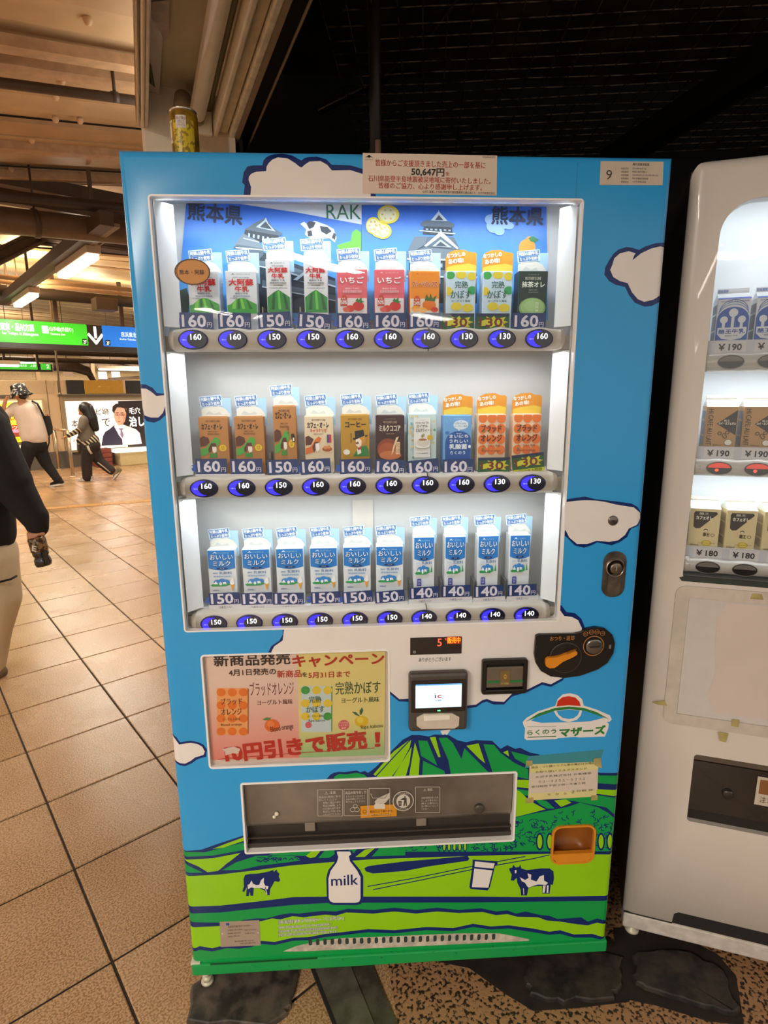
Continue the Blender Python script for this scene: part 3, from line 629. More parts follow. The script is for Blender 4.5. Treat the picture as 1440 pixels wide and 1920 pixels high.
hb('soffit_joint', H['f1'], H['tu0'], 2.416, 2.424, DK, hd, y0=FH.fl(350, 208, 2.42)[1], y1=FH.fl(350, 208, 2.42)[1] + .006, bev=0)
fas = hb('fascia', H['t2'], H['t2'] + .012, 2.29, 2.75, mat('fascia_grey', 'E0D4C8', rough=.3, noise=.2, scale=10), hd)
MB(FH).box(H['t2'] + .0, H['f1'], YS, YE, 2.395, 2.405, MATS['fascia_grey']).build('fascia_sheet', hd)
hb('chrome_edge', H['t0'], H['t1'] - .003, 2.288, 2.33, mat('chrome_edge', 'A89A88', rough=.2, metal=.9), hd); hb('white_edge', H['t1'], H['t2'], 2.285, 2.33, mat('edge_white', 'E2CDB0', rough=.35), hd)
# paper remnants stuck to the fascia
for pts, h in (([(272, 5), (318, 0), (315, 72), (308, 76), (292, 45), (276, 20)], 'D8C8BA'), ([(277, 112), (284, 125), (291, 165), (277, 152)], '4F6446')):
    q = [FH.fl(*p, 2.392) for p in pts]; m_ = MB(FH).use(mat('paper_' + h, h, rough=.7, noise=.2)); m_.add([(a, b, 2.392) for a, b in q] + [(a, b, 2.3945) for a, b in q], [tuple(range(len(q))), tuple(range(len(q), 2 * len(q)))]); m_.build('paper_remnant', hd)
# fluorescent tube in its fixture
tl = thing('fluorescent_tube', 'unlit fluorescent tube under the header left of the dark alcove', 'lamp', FH((H['tu0'] + H['tu1']) / 2, .5, 2.3))
xm = (H['tu0'] + H['tu1']) / 2; yt = FH.fl(385, 225, 2.32)[1]
MB(FH).tube([(xm, YS, 2.335), (xm, yt, 2.335)], .026, mat('tube_glass', 'F6EEE0', rough=.5)).build('tube', tl)
MB(FH).tube([(xm, yt, 2.335), (xm, yt + .03, 2.335), (xm, yt + .034, 2.335)], [.0265, .0265, .02], mat('tube_cap', 'A8997F', rough=.3, metal=.6)).build('end_cap', tl)
MB(FH).box(xm + .03, H['r1'] - .004, YS, yt + .06, 2.36, 2.41, mat('reflector_green', '6E6A50', rough=.4), bev=.008).build('reflector', tl)
MB(FH).box(xm - .04, xm + .05, yt + .034, yt + .075, 2.29, 2.40, CRM, bev=.006).build('lamp_holder', tl)
MB(FH).lathe([(.026, 0), (.026, .05), (.014, .052)], (xm - .045, yt - .03, 2.36), mat('starter_grey', '98896F', rough=.4), axis='Y').build('starter', tl)
q = FH.fl(335, 152, 2.42); rd = MB(FH).tube([(q[0], q[1] + .12, 2.42), (q[0], q[1] + .12, 2.22)], .006, mat('rod_dark', '2E241C')).build('hanging_rod', loc=FH(q[0], q[1] + .12, 2.2), label='short dark rod hanging from the soffit above the yellow can', category='rod')
# cream pillar carrying the header behind the machine
MB(FH).box(H['t2'], H['s1'], YE, YE + .3, 0, 2.42, CRM).build('pillar', kind='structure')
MB(FH).box(H['tu0'], H['w1'], YE - .004, YE, 1.9, 2.33, mat('pillar_plate', 'C2A680', rough=.5)).build('trim_2', kind='structure')
MB(FH).box(H['s1'] - .02, H['s2'], YE + .3, 2.25, 0, 3.0, CRM).build('wall_left', kind='structure')
MB(FH).box(H['s2'], H['s2'] + .01, YE, 2.25, 0, 3.0, DK).build('trim_3', kind='structure')
# wire mesh
wm_ = thing('wire_mesh', 'rusty welded wire mesh under the black alcove ceiling', 'mesh', FW(1, 1, 2.6)); WIRE = mat('wire_rust', '8A7460', rough=.45, metal=.3, col2='1E1712', scale=18, lo=.4, hi=.6)
x = .22
while x < 3.0: MB(FW).tube([(x, -.6, 2.6), (x, 2.15, 2.6)], .0022, WIRE, n=5).build('wire', wm_); x += .078
y = -.45
while y < 2.2:
    pts = [(.22 + k * .35, y, 2.606 + random.uniform(-.004, .004)) for k in range(9)]; MB(FW).tube(pts, .0024, WIRE, n=5).build('wire', wm_); y += .075
q1 = FM.fl(1235, 262, 2.5); q2 = FM.fl(1470, 118, 2.5)
bmx = MB(None); d = (Vector(q2) - Vector(q1)).normalized(); nx = Vector((-d.y, d.x))
a = Vector(q1) - d * .3; b = Vector(q2) + d * .6
bmx.use(mat('diag_beam', '1C1612', rough=.6)); quadbar(tuple(a), tuple(b), tuple(b - nx * .09), tuple(a - nx * .09), 2.46, 2.56, bmx); 
bb = bmx.build('diagonal_beam', loc=(q1[0], q1[1], 2.5), label='black diagonal steel beam under the mesh at upper right', category='beam')
MB(None).tube([(FM.fl(870, -10, 2.63)[0], FM.fl(870, -10, 2.63)[1], 2.64), (*FM.fl(800, 80, 2.63), 2.63), (*FM.fl(720, 150, 2.63), 2.63), (*FM.fl(600, 215, 2.63), 2.64)], .012, mat('cable_black', '0A0807')).build('black_cable', loc=(0, 0, 2.6), label='thick black cable lying across the wire mesh', category='cable')
q = FM.fl(691, 282, 1.95); MB(None).tube([(.47, .12, 1.865), (.47, .12, 1.93)], .006, mat('rod_rust', '6B5240', rough=.5)).build('threaded_rod', loc=(.47, .12, 1.865), label='rusty threaded rod standing behind the top edge of the blue machine', category='rod')
MB(None).tube([(FM.fl(697, 0, 2.7)[0], .9, 2.98), (.5, .9, 2.0)], .02, mat('pipe_black', '2A211A', rough=.5)).build('drop_pipe', loc=(.5, .9, 2), label='dark vertical pipe behind the machine below the mesh', category='pipe')
# ================================================================== BLUE MACHINE
W = 1.0173; ZT = 1.865; ZB = .099
vm = thing('vending_machine', 'sky blue milk vending machine with green hills, clouds and cows printed on its door', 'vending machine', (W / 2, .36, 0))
def f(px, py): return FM.uv(px, py)
def fpts(l): return [f(*p) for p in l]
def rel(ox, oy, s, l): return [(ox + x / s, oy + y / s) for x, y in l]
R_ = .014
def prof(x, z):
    y = 0
    for d in (x, W - x, ZT - z):
        d = max(0.0, d)
        if d < R_: y = max(y, R_ - math.sqrt(max(0, R_ * R_ - (R_ - d) ** 2)))
    return y
cuts = []
for d in (.0006, .002, .005, .009, .014): cuts += [((d, ZB), (d, ZT)), ((W - d, ZB), (W - d, ZT)), ((0, ZT - d), (W, ZT - d))]
L = []
def lay(pts, m): L.append((fpts(pts), m))
def cloud(outer, inner): lay(outer, NAVY); lay(inner, WHITEF)
C28 = lambda l: rel(400, 0, 2.88, l)
cloud([(457, 372), (457, 363), (459, 347), (454, 342), (457, 323), (464, 312), (476, 310), (492, 310), (494, 301), (499, 295), (507, 290), (515, 287.5), (528, 286), (546, 290), (556, 296), (565, 301), (570, 297), (577, 294.5), (594, 293), (612, 299), (622, 309), (657, 310), (678, 316), (700, 326), (705, 372)],
      [(469, 372), (471, 351), (466, 337), (467, 331), (471, 326), (480, 322), (499, 321), (500, 312), (504, 305.5), (511, 299), (521, 295), (539, 297), (553, 305.5), (562, 313), (566, 314), (571, 309), (580, 303), (601, 302), (613.5, 309), (622, 319.5), (657, 319), (679.5, 326), (695, 335), (695, 372)])
cloud([(1262, 452), (1250, 454), (1229, 456), (1210, 462), (1198, 468.5), (1187.5, 465), (1175, 463), (1160, 467.5), (1150, 476), (1142, 488), (1135, 501), (1133, 515), (1142, 527), (1154, 534), (1172, 538), (1179, 553), (1190, 567.5), (1208, 575), (1221, 574), (1240, 565), (1262, 552)],
      [(1262, 461), (1251, 463), (1237.5, 462), (1221, 466), (1202, 475), (1186, 488), (1188.5, 480), (1192, 475), (1179, 471), (1162.5, 475), (1152, 484), (1148, 497), (1144, 506), (1150, 519.5), (1162.5, 527), (1177, 531), (1185, 548), (1196, 561), (1208, 566), (1225, 562), (1246, 549), (1262, 541)])
cloud([(1050, 940), (1064, 936), (1082, 933), (1097, 931), (1117, 936), (1155, 940), (1184, 944), (1195, 950), (1205, 965), (1204, 977), (1197, 986), (1184, 991), (1180, 997.5), (1176, 1007), (1163, 1016), (1147, 1022.5), (1120, 1017), (1109, 1022.5), (1095, 1027), (1078, 1023), (1061, 1006), (1050, 1000)],
      [(1050, 945), (1064, 941), (1080, 939), (1099, 938), (1120, 939), (1134, 941), (1155, 946), (1176, 949.5), (1188, 951), (1201, 962), (1202, 972.5), (1194.6, 984), (1179, 991), (1172, 1003), (1159, 1013), (1142.5, 1016), (1118.5, 1014), (1101, 1020), (1082, 1020), (1067.5, 1008), (1061, 995), (1050, 990)])
cloud([(530, 1150), (530, 1190), (524, 1201), (509, 1211), (503, 1223), (500, 1320), (731, 1301), (748, 1315), (764, 1316), (800, 1322), (876, 1328), (893, 1326), (904, 1318), (912.6, 1315.5), (925, 1321), (945, 1321), (960, 1306), (990.5, 1297), (1016.5, 1284), (1033, 1288), (1055, 1276), (1075, 1240), (1098, 1200), (1098, 1180), (1090, 1160), (1078, 1149.6), (1062, 1147.5), (1053, 1135), (1040, 1135)],
      [(536, 1150), (530, 1201), (514, 1212), (509, 1222), (506, 1310), (731, 1296), (749, 1311), (764, 1310), (800, 1317), (876, 1323), (893, 1321), (904, 1313), (912.6, 1310.5), (925, 1315), (945, 1316), (960, 1301), (990.5, 1292), (1016.5, 1279), (1033, 1283), (1055, 1271), (1070, 1240), (1088, 1200), (1091, 1178), (1084, 1163), (1073, 1157), (1058, 1155), (1050, 1144), (1040, 1140)])
cloud([(250, 720), (260.5, 720), (273.6, 721), (286, 727), (294.5, 737), (308, 738), (320, 738), (320, 778), (310, 778.6), (300, 788), (289, 792.5), (275, 790), (265, 781), (250, 765)],
      [(250, 728), (261, 728.6), (273.6, 728.6), (283, 734), (293, 742.5), (308, 741), (320, 742), (320, 763), (309, 763), (305.6, 774), (297, 783), (283, 783), (269.5, 778.6), (263, 758), (250, 750)])
cloud([(310, 1376), (322, 1378), (330.6, 1382), (337.5, 1391.7), (348, 1390), (358, 1389), (370, 1391), (381, 1395.6), (388, 1405), (386.5, 1419), (378, 1421), (369.5, 1424), (360, 1431), (347.6, 1436.5), (338, 1435), (328, 1431.6), (310, 1428)],
      [(310, 1382), (322, 1382), (328, 1386), (336, 1396), (348, 1394), (358, 1393), (370, 1395), (379, 1400), (384, 1409), (382, 1415), (374, 1418), (366, 1420), (357, 1427), (347, 1432), (338, 1431), (328, 1427), (310, 1424)])
lay([(825.5, 1370), (845, 1368), (838, 1378), (834, 1376), (830, 1379)], WHITEF)
# sky line of the mountain and hills
lay([(600, 1560), (610, 1462), (614, 1459), (620, 1452), (626, 1449), (635, 1447), (646, 1447.5), (658, 1446), (669, 1444.6), (676, 1448), (684, 1445.5), (690, 1449), (699, 1443), (707, 1436), (722, 1420), (740, 1402), (755, 1387), (772, 1378), (786, 1378), (804, 1381), (815, 1377), (841, 1378), (858, 1388), (874, 1391.5), (893, 1387.5), (923, 1389), (938.6, 1404), (951, 1397), (966, 1404), (975, 1402), (993.6, 1411), (1009, 1414), (1033, 1424), (1048.6, 1430), (1085, 1440), (1125, 1449), (1200, 1450), (1200, 1640), (600, 1640)], NAVY)
lay([(627, 1456), (636, 1451), (650, 1452), (668, 1449), (682, 1452), (688, 1457), (680, 1470), (625, 1470)], DGR)
Q = lambda l: rel(740, 1380, 3.273, l)
for pts in ([(270, 12), (320, 10), (355, 40), (410, 140), (428, 75), (575, 222), (640, 290), (355, 290), (330, 150)], [(145, 28), (200, 30), (262, 182), (162, 122)], [(175, 152), (305, 215), (325, 300), (165, 300)],
            [(545, 50), (610, 55), (650, 105), (735, 165), (820, 205), (820, 265), (750, 250), (600, 220)], [(715, 95), (770, 108), (880, 135), (1000, 165), (1100, 198), (1260, 242), (1400, 245), (1400, 300), (1250, 290), (1100, 270), (820, 182), (740, 140)]): lay(Q(pts), DGR)
for pts in ([(215, 8), (250, 5), (282, 128), (268, 130)], [(440, 60), (515, 45), (555, 168), (520, 140)], [(665, 100), (695, 88), (702, 125)]): lay(Q(pts), LIME)
for pts in ([(771, 1387), (740, 1419), (706, 1456), (712, 1468), (726, 1468), (752, 1432), (768, 1402)], [(772, 1400), (737, 1456), (742, 1468), (757, 1468), (768, 1430)], [(778, 1392), (787, 1422), (784, 1468), (765, 1468), (772, 1425)], [(767, 1388), (738, 1409), (700, 1452), (704, 1455), (742, 1414)]): lay(pts, LIME)
# rear hills right of the port
for pts, m in (([(955, 1462), (985, 1462), (1125, 1480), (1200, 1484), (1200, 1500), (1125, 1489), (990, 1478), (955, 1474)], LIME), ([(960, 1478), (1000, 1484), (1125, 1491.5), (1200, 1504), (1200, 1545), (1155, 1530), (1137, 1514), (1076, 1502), (1000, 1492), (960, 1490)], DGR),
               ([(960, 1478), (975, 1484), (993.6, 1502), (1022.6, 1517.5), (990, 1526), (966, 1532), (950, 1532), (950, 1478)], LIME), ([(1000, 1496), (1025, 1502), (1040, 1516), (1026, 1516), (1012, 1508)], DGR), ([(1039, 1501), (1061, 1499), (1071.5, 1505), (1052, 1513)], LIME),
               ([(940, 1545), (966, 1533), (993.6, 1526.7), (1027, 1520.5), (1064, 1513), (1088, 1505), (1122, 1514), (1140, 1524), (1154, 1536), (1200, 1550), (1200, 1597), (720, 1598), (720, 1575)], DGR)): lay(pts, m)
random.seed(3)
for i in range(210):
    x = random.uniform(960, 1150) if i < 150 else random.uniform(745, 960)
    y = random.uniform(1528 - (8 if 1040 < x < 1110 else 0), 1592) if i < 150 else random.uniform(1582, 1594)
    if 965 < x < 1010 and y < 1532: continue
    a = random.uniform(0, 6.28); l_ = random.uniform(4, 6); a2 = a + random.choice((-1, 1)) * random.uniform(.6, 1.3)
    p0 = (x, y); p1 = (x + l_ * cos(a), y + l_ * sin(a) * .8); p2 = (p1[0] + l_ * cos(a2), p1[1] + l_ * sin(a2) * .8)
    for s_ in stroke([f(*p0), f(*p1), f(*p2)], .0021): L.append((s_, NAVY))
for x in (1012, 1031, 1127, 1144):
    for r1, r2, m in ((7.5, 17, NAVY), (4.5, 13, LIME)): lay([(x + r1 * cos(k * pi / 8), 1578 + r2 * sin(k * pi / 8)) for k in range(16)], m)
for x in (833, 842, 852, 862, 872):
    for r1, r2, m in ((4, 9, NAVY), (2.2, 6.5, LIME)): lay([(x + r1 * cos(k * pi / 6), 1588 + r2 * sin(k * pi / 6)) for k in range(12)], m)
# left hills
T_ = lambda l: rel(340, 1430, 3.43, l)
lay([(320, 1598), (343, 1596), (378, 1593), (410, 1581.6), (455, 1567), (470, 1567), (470, 1640), (320, 1640)], NAVY)
for pts, m in (([(-60, 578), (15, 575), (150, 577), (395, 515), (420, 558), (200, 598), (20, 606), (-60, 610)], DGR), ([(200, 555), (290, 520), (400, 480), (400, 503), (270, 547)], LIME),
    ([(-60, 628), (20, 625), (200, 615), (400, 577), (600, 566), (540, 578), (440, 598), (330, 622), (290, 650), (240, 695), (170, 705), (110, 668), (25, 632)], LIME),
    ([(-60, 640), (20, 650), (80, 680), (140, 708), (20, 708), (-60, 712)], DGR)): lay(T_(pts), m)
lay([(455, 1596), (700, 1592), (740, 1597), (1200, 1596), (1200, 1640), (400, 1640)], NAVY)
lay(T_([(262, 692), (350, 642), (480, 600), (640, 596), (740, 604), (772, 628), (690, 640), (500, 663), (380, 690)]), DGR)
lay(T_([(560, 592), (640, 570), (860, 560), (800, 600)]), DGR)
for pts, m in (([(800, 600), (850, 560), (905, 555), (862, 606), (830, 614)], LIME), ([(880, 614), (930, 556), (985, 552), (985, 590), (950, 612)], DGR), ([(1075, 560), (1130, 556), (1090, 606)], DGR), ([(1120, 606), (1180, 560), (1245, 550), (1180, 606)], LIME), ([(1225, 603), (1275, 548), (1440, 545), (1440, 596)], DGR)): lay(T_(pts), m)
random.seed(8)
for i in range(26):
    x = random.uniform(460, 780); y = random.uniform(607, 635)
    q = T_([(x, y), (x + random.uniform(8, 24), y + random.uniform(-14, 14)), (x + random.uniform(20, 40), y + random.uniform(-8, 8))])
    for s_ in stroke([f(*p) for p in q], .0024): L.append((s_, NAVY))
# main pasture
lay([(320, 1643), (347, 1641), (410, 1637), (486, 1628), (544, 1619.5), (615.5, 1614), (700, 1608), (883, 1602), (1030, 1598), (1200, 1601), (1200, 1683), (1143, 1682.5), (978, 1685.5), (900, 1684), (617, 1685), (550, 1686.6), (486, 1694), (413, 1702.6), (353, 1704), (320, 1705)], NAVY)
lay([(320, 1646), (347, 1643), (410, 1640), (486, 1631), (544, 1623), (615.5, 1617), (700, 1611), (883, 1605), (1030, 1601), (1200, 1603), (1200, 1681), (1143, 1679.5), (978, 1682), (900, 1681), (617, 1681), (550, 1682), (486, 1690), (413, 1698), (353, 1700), (320, 1701)], LIME)
lay([(683, 1628), (690, 1624), (719, 1620), (760, 1615), (820, 1610), (877, 1605), (880, 1610), (877, 1614), (801, 1625), (760, 1633), (700, 1638), (686, 1634)], NAVY)
for l_ in ([(690, 1662), (780, 1646), (887, 1624), (984, 1606)], [(700, 1668), (780, 1652), (887, 1630), (1000, 1610), (1030, 1603)]):
    for s_ in stroke([f(*p) for p in l_], .0028): L.append((s_, NAVY))
lay([(320, 1701), (353, 1700), (413, 1698), (486, 1690), (550, 1682), (617, 1681), (900, 1681), (978, 1682), (1143, 1679.5), (1200, 1680), (1200, 1900), (320, 1900)], NAVY)
lay([(320, 1712), (353, 1713), (413, 1711), (486, 1703), (560, 1696), (617, 1693), (900, 1692), (978, 1691), (1143, 1689), (1200, 1689), (1200, 1726), (1137, 1727), (1120, 1722), (1102, 1728), (1090, 1720), (1045, 1723), (1030, 1717), (1015, 1716), (985, 1709), (968, 1713), (951, 1707), (930, 1709), (902, 1703), (860, 1706), (820, 1702), (780, 1706), (740, 1702), (700, 1706), (652, 1704), (630, 1709), (605, 1708), (585, 1710), (560, 1713), (545, 1712), (526, 1715), (500, 1722), (480, 1722), (456, 1725), (440, 1731), (410, 1730), (356, 1729), (320, 1729)], DGR)
lay([(320, 1737), (356, 1739), (400, 1737), (456, 1734), (470, 1729), (491, 1727), (510, 1722), (526, 1724), (548, 1718), (570, 1720), (585, 1718), (610, 1715), (630, 1717), (649, 1711), (700, 1713), (740, 1709), (780, 1713), (820, 1709), (860, 1712), (905, 1710), (930, 1716), (951, 1714), (970, 1719), (1009, 1720), (1025, 1726), (1050, 1728), (1082, 1733), (1102, 1735), (1120, 1730), (1137, 1734), (1200, 1733), (1200, 1762), (1134, 1758), (1110, 1751), (1076, 1752), (1050, 1744), (1030, 1747), (1000, 1741), (954, 1735), (920, 1737), (887, 1732), (850, 1740), (800, 1738), (740, 1744), (690, 1742), (640, 1748), (610, 1751), (579, 1757), (550, 1758), (515, 1766), (490, 1764), (470, 1771), (450, 1773), (425, 1771), (398, 1778), (375, 1774), (363, 1779), (320, 1780)], LIME)
lay([(320, 1786), (363, 1785), (375, 1781), (398, 1784), (425, 1778), (450, 1779), (470, 1776), (490, 1770), (515, 1772), (550, 1764), (579, 1763), (610, 1757), (640, 1754), (690, 1748), (740, 1750), (800, 1744), (850, 1746), (887, 1738), (920, 1743), (954, 1741), (1000, 1748), (1030, 1753), (1050, 1751), (1076, 1758), (1110, 1758), (1134, 1764), (1200, 1768), (1200, 1900), (320, 1900)], DGR)
# bare white strip with vent slots where the film is cut in an arc
lay([(530, 1784), (555, 1774), (590, 1766), (640, 1759), (700, 1757), (860, 1750), (935, 1750), (968, 1756), (992, 1761), (992, 1764), (700, 1778), (560, 1784)], mat('bare_white', 'CFC3B0', rough=.5, noise=.35, scale=60))
wn = (.0485, .9485, .8490, 1.7900)
holes = [rrect(*wn, .007), rrect(.078, .6235, .4785, .894, .008), rrect(.1445, .402, .7695, .582, .005), rrect(.862, .328, .968, .434, .022)]
for i in range(26):
    px = 582 + i * 13.75; py = 1767 - i * .42 
    x, z = f(px, py); holes.append(rrect(x - .0042, z - .0105, x + .0042, z + .0095, .004, 2))
base = [(0, ZB), (W, ZB), (W, ZT), (0, ZT)]
fpn = panel_cdt('front_panel', base, L, holes, prof, cuts, vm, depth=.03, rimmat=mat('door_edge_white', 'ECE8E2', rough=.4), edge_mat=SKY)
# body
BODY = mat('cabinet_blue', '3A9CD2', rough=.35)
b = MB(FM).use(BODY)
for x0, x1 in ((0, .006), (W - .006, W)): b.box(x0, x1, R_, .06, ZB, ZT - R_)
b.box(0, W, R_, .06, ZT - .006, ZT - .0005); b.build('door_shell', vm)
b = MB(FM).use(mat('cabinet_grey', '4B4742', rough=.5)); zc = ZT
b.box(.004, .014, .065, .70, .07, zc); b.box(W - .014, W - .004, .065, .70, .07, zc); b.box(.014, W - .014, .69, .70, .07, zc); b.box(.014, W - .014, .065, .69, zc - .012, zc); b.box(.014, W - .014, .065, .69, .07, .08)
b.box(.006, W - .006, .058, .064, .6, .9); b.build('cabinet', vm)
b = MB(FM); b.box(.0, W, -.006, .05, .068, .100, KICK, bev=.003).build('kick_plate', vm)
MB(FM).box(-.002, .02, -.004, .03, .098, .104, mat('kick_white', 'D8D0C0')).build('kick_plate_lip', vm)
MB(FM).use('0B4F2A').box(.045, .30, -.0062, -.004, .0975, .1005).build('kick_plate_gap', vm)
MB(FM).box(.15, .8, .002, .03, .11, .2, mat('vent_dark', '2E3A34', rough=.7)).build('vent_backing', vm)
for x, yf in ((.025, .025), (W - .07, .09)):
    b = MB(FM).use(mat('bolt_steel', 'C9C2A8', rough=.45, metal=.2)); b.lathe([(.006, .02), (.006, .07)], (x, yf, 0), n=14)
    b.smooth = False; b.lathe([(.012, .022), (.012, .031)], (x, yf, 0), n=6); b.lathe([(.015, .014), (.015, .018), (.01, .022)], (x, yf, .0), n=16); b.build('levelling_foot', vm)
b = MB(FM).use(GRIME)
q = [fp(*p) for p in ((352, 1920), (362, 1850), (395, 1822), (560, 1812), (552, 1870), (535, 1905), (500, 1935))]
lump('mortar_pad', q, .013, mat('pad_grime', '5A4E44', rough=.6, col2='2A2420', scale=26, bump=.25), seed=3, label='black grimy mortar pad with rounded corner under the left foot of the blue machine', category='mortar pad')
q = [fp(*p) for p in ((985, 1855), (1000, 1875), (1060, 1885), (1150, 1876), (1168, 1850), (1165, 1800), (1080, 1770), (985, 1800))]
lump('mortar_pad', q, .016, mat('pad_grime2', '3A3129', rough=.65, col2='1A1612', scale=26, bump=.3), seed=5, label='black crumbling mortar pad under the right foot of the blue machine', category='mortar pad')
q = [fp(*p) for p in ((1182, 1840), (1210, 1862), (1300, 1888), (1372, 1910), (1384, 1900), (1355, 1830), (1290, 1790), (1190, 1790))]
lump('mortar_pad', q, .018, MATS['pad_grime2'], seed=6, label='large black mortar pad under the left foot of the white machine', category='mortar pad')
# window frame, display box
WB = mat('frame_white', 'F0EEEA', rough=.35, noise=.03); BOXW = mat('display_white', 'D8D6D2', rough=.5, noise=.03, scale=6)
def framering(name, x0, z0, x1, z1, t, y0, y1, m, r=.007, parent=vm, fr=FM):
    o_ = rrect(x0, z0, x1, z1, r, 4); i_ = rrect(x0 + t, z0 + t, x1 - t, z1 - t, max(.001, r - t), 4); n = len(o_); mb = MB(fr).use(m)
    for y, fl_ in ((y0, False), (y1, True)): mb.add([(p[0], y, p[1]) for p in o_] + [(p[0], y, p[1]) for p in i_], [(i, (i + 1) % n, n + (i + 1) % n, n + i) for i in range(n)])
    for pp in (o_, i_): mb.add([(p[0], y0, p[1]) for p in pp] + [(p[0], y1, p[1]) for p in pp], [(i, (i + 1) % n, n + (i + 1) % n, n + i) for i in range(n)])
    return mb.build(name, parent)
framering('window_frame', wn[0] - .001, wn[1] - .001, wn[2] + .001, wn[3] + .001, .0032, -.0012, .012, WB)
DB = (.030, .872, .935, 1.815); BY = .135
b = MB(FM).use(BOXW); b.box(DB[0] - .004, DB[0], .030, BY, DB[2], DB[3]); b.box(DB[1], DB[1] + .004, .030, BY, DB[2], DB[3]); b.box(DB[0], DB[1], .030, BY, DB[3], DB[3] + .004); b.box(DB[0], DB[1], .030, BY, DB[2] - .004, DB[2])
b.build('display_lining', vm)
MB(FM).box(DB[0] - .004, DB[1] + .004, BY, BY + .004, DB[2], DB[3], mat('display_back', 'D2CEC8', rough=.45, noise=.03, scale=4)).build('display_back_panel', vm)
for x0, x1 in ((.053, .078), (.822, .8445)):
    for z0, z1 in ((1.565, 1.787), (1.275, 1.518), (.985, 1.228)):
        xo, xi = (x0, x1) if x0 < .4 else (x1, x0); c_ = [(xo, .0165), (xi, .046), (xi, .050), (xo, .050)]
        b = MB(FM).use(WB); b.add([(x_, y_2, z_) for z_ in (z0, z1) for x_, y_2 in c_], [(0, 1, 2, 3), (7, 6, 5, 4)] + [(i, (i + 1) % 4, 4 + (i + 1) % 4, 4 + i) for i in range(4)]); b.build('side_trim', vm)
MB(FM).box(.051, .8465, .0115, .0135, wn[1] + .004, wn[3] - .004, glass('window_pane_clear', (.98, .99, .99), .032, .015)).build('window_pane', vm)
# LED strip at the top, LED strips under the rails
LED = E('EAF4FF', 14)
for i in range(12):
    x = .083 + i * .066; MB(FM).box(x - .0028, x + .0028, .040, .044, 1.7945, 1.7985, LED).build('led', vm)
MB(FM).box(DB[0], DB[1], .038, .046, 1.7985, 1.815, mat('led_strip', 'E8E8E8')).build('led_strip', vm)
COOL = (.78, .89, 1.0)
def led_area(x, y, z, sx, sy, p, rx=0.0): a = area('display_led_light', (x, y, z), (rx, 0, 0), sx, sy, p, COOL); return a
led_area(.449, .0300, 1.7965, .80, .008, 1.8, rad(6))
for z in (1.515, 1.224): led_area(.448, .0285, z, .79, .010, 1.05, rad(0))
# posters
PB = mat('poster_sky', '1F6FD0', rough=.4); nt = PB.node_tree
def grad(m, c0, c1, z0, z1):
    nt = m.node_tree; b = nt.nodes['Principled BSDF']; g = nt.nodes.new('ShaderNodeNewGeometry'); s = nt.nodes.new('ShaderNodeSeparateXYZ'); mr = nt.nodes.new('ShaderNodeMapRange'); r = nt.nodes.new('ShaderNodeValToRGB')
    mr.inputs[1].default_value = z0; mr.inputs[2].default_value = z1; nt.links.new(g.outputs['Position'], s.inputs[0]); nt.links.new(s.outputs[2], mr.inputs[0]); nt.links.new(mr.outputs[0], r.inputs[0])
    r.color_ramp.elements[0].color = rgb(c0); r.color_ramp.elements[1].color = rgb(c1); nt.links.new(r.outputs[0], b.inputs['Base Color'])
grad(PB, '6FB8EE', '0656C8', 1.62, 1.83)      # the printed sky of the poster fades towards its lower edge
py_ = BY - .003
def g2(px, py): return FM.uv(px, py, py_)
def pp(t, l, m, k): t.poly([g2(*p) for p in l], m, py_ - .0004 * k)
G1, G2_, G3, GW = '2A3238', '4A555C', '78848A', 'C9D4DA'
t = MB(FM, py_); pp(t, [(350, 366), (678, 366), (676, 600), (560, 600), (331, 600)], PB, 0)
pp(t, [(353, 358), (678, 358), (678, 421), (560, 399), (440, 381)], 'E6E8E8', 1)
t.text('RAK', g2(612, 400)[0], g2(640, 411)[1], g2(677, 400)[0], g2(640, 383)[1], '2E6B4A', py_ - .001, 0)
CL = lambda l: rel(270, 350, 3.43, l)
def castle(cv, parts):
    for l, m, k in parts: pp(t, cv(l), m, k)
castle(CL, [([(600, 385), (760, 420), (900, 470), (1230, 590), (1232, 812), (700, 812), (640, 560)], '39434B', 2), ([(655, 268), (870, 312), (852, 372), (632, 338)], '2A3238', 3), ([(650, 278), (705, 238), (785, 200), (825, 262), (888, 300), (880, 318)], '5A666E', 4), ([(785, 200), (770, 222), (720, 262), (848, 290), (800, 238)], 'C9D4DA', 5), ([(783, 226), (745, 262), (825, 278)], '39434B', 6),
    ([(640, 300), (668, 318), (740, 352), (765, 398), (590, 388), (584, 372)], '78848A', 4), ([(575, 392), (600, 372), (768, 400), (770, 440), (742, 470), (705, 440)], '5A666E', 5), ([(590, 390), (762, 404), (764, 412), (590, 398)], 'D4DDE2', 6), ([(640, 330), (742, 356), (742, 362), (640, 336)], 'D4DDE2', 6),
    ([(700, 470), (900, 500), (1232, 610), (1232, 640), (900, 540), (700, 500)], '6A767E', 4), ([(700, 500), (900, 540), (1232, 640), (1232, 650), (900, 550), (700, 508)], 'D4DDE2', 5), ([(760, 600), (1232, 700), (1232, 730), (760, 640)], '6A767E', 4), ([(760, 640), (1232, 730), (1232, 738), (760, 648)], 'D4DDE2', 5), ([(960, 600), (1040, 540), (1120, 640)], 'C9D4DA', 6), ([(985, 604), (1040, 562), (1092, 624)], '39434B', 7)])
for q_ in range(6): castle(CL, [([(672 + q_ * 30, 300 + q_ * 6), (684 + q_ * 30, 303 + q_ * 6), (682 + q_ * 30, 326 + q_ * 6), (670 + q_ * 30, 323 + q_ * 6)], 'B8C4CA', 5)])
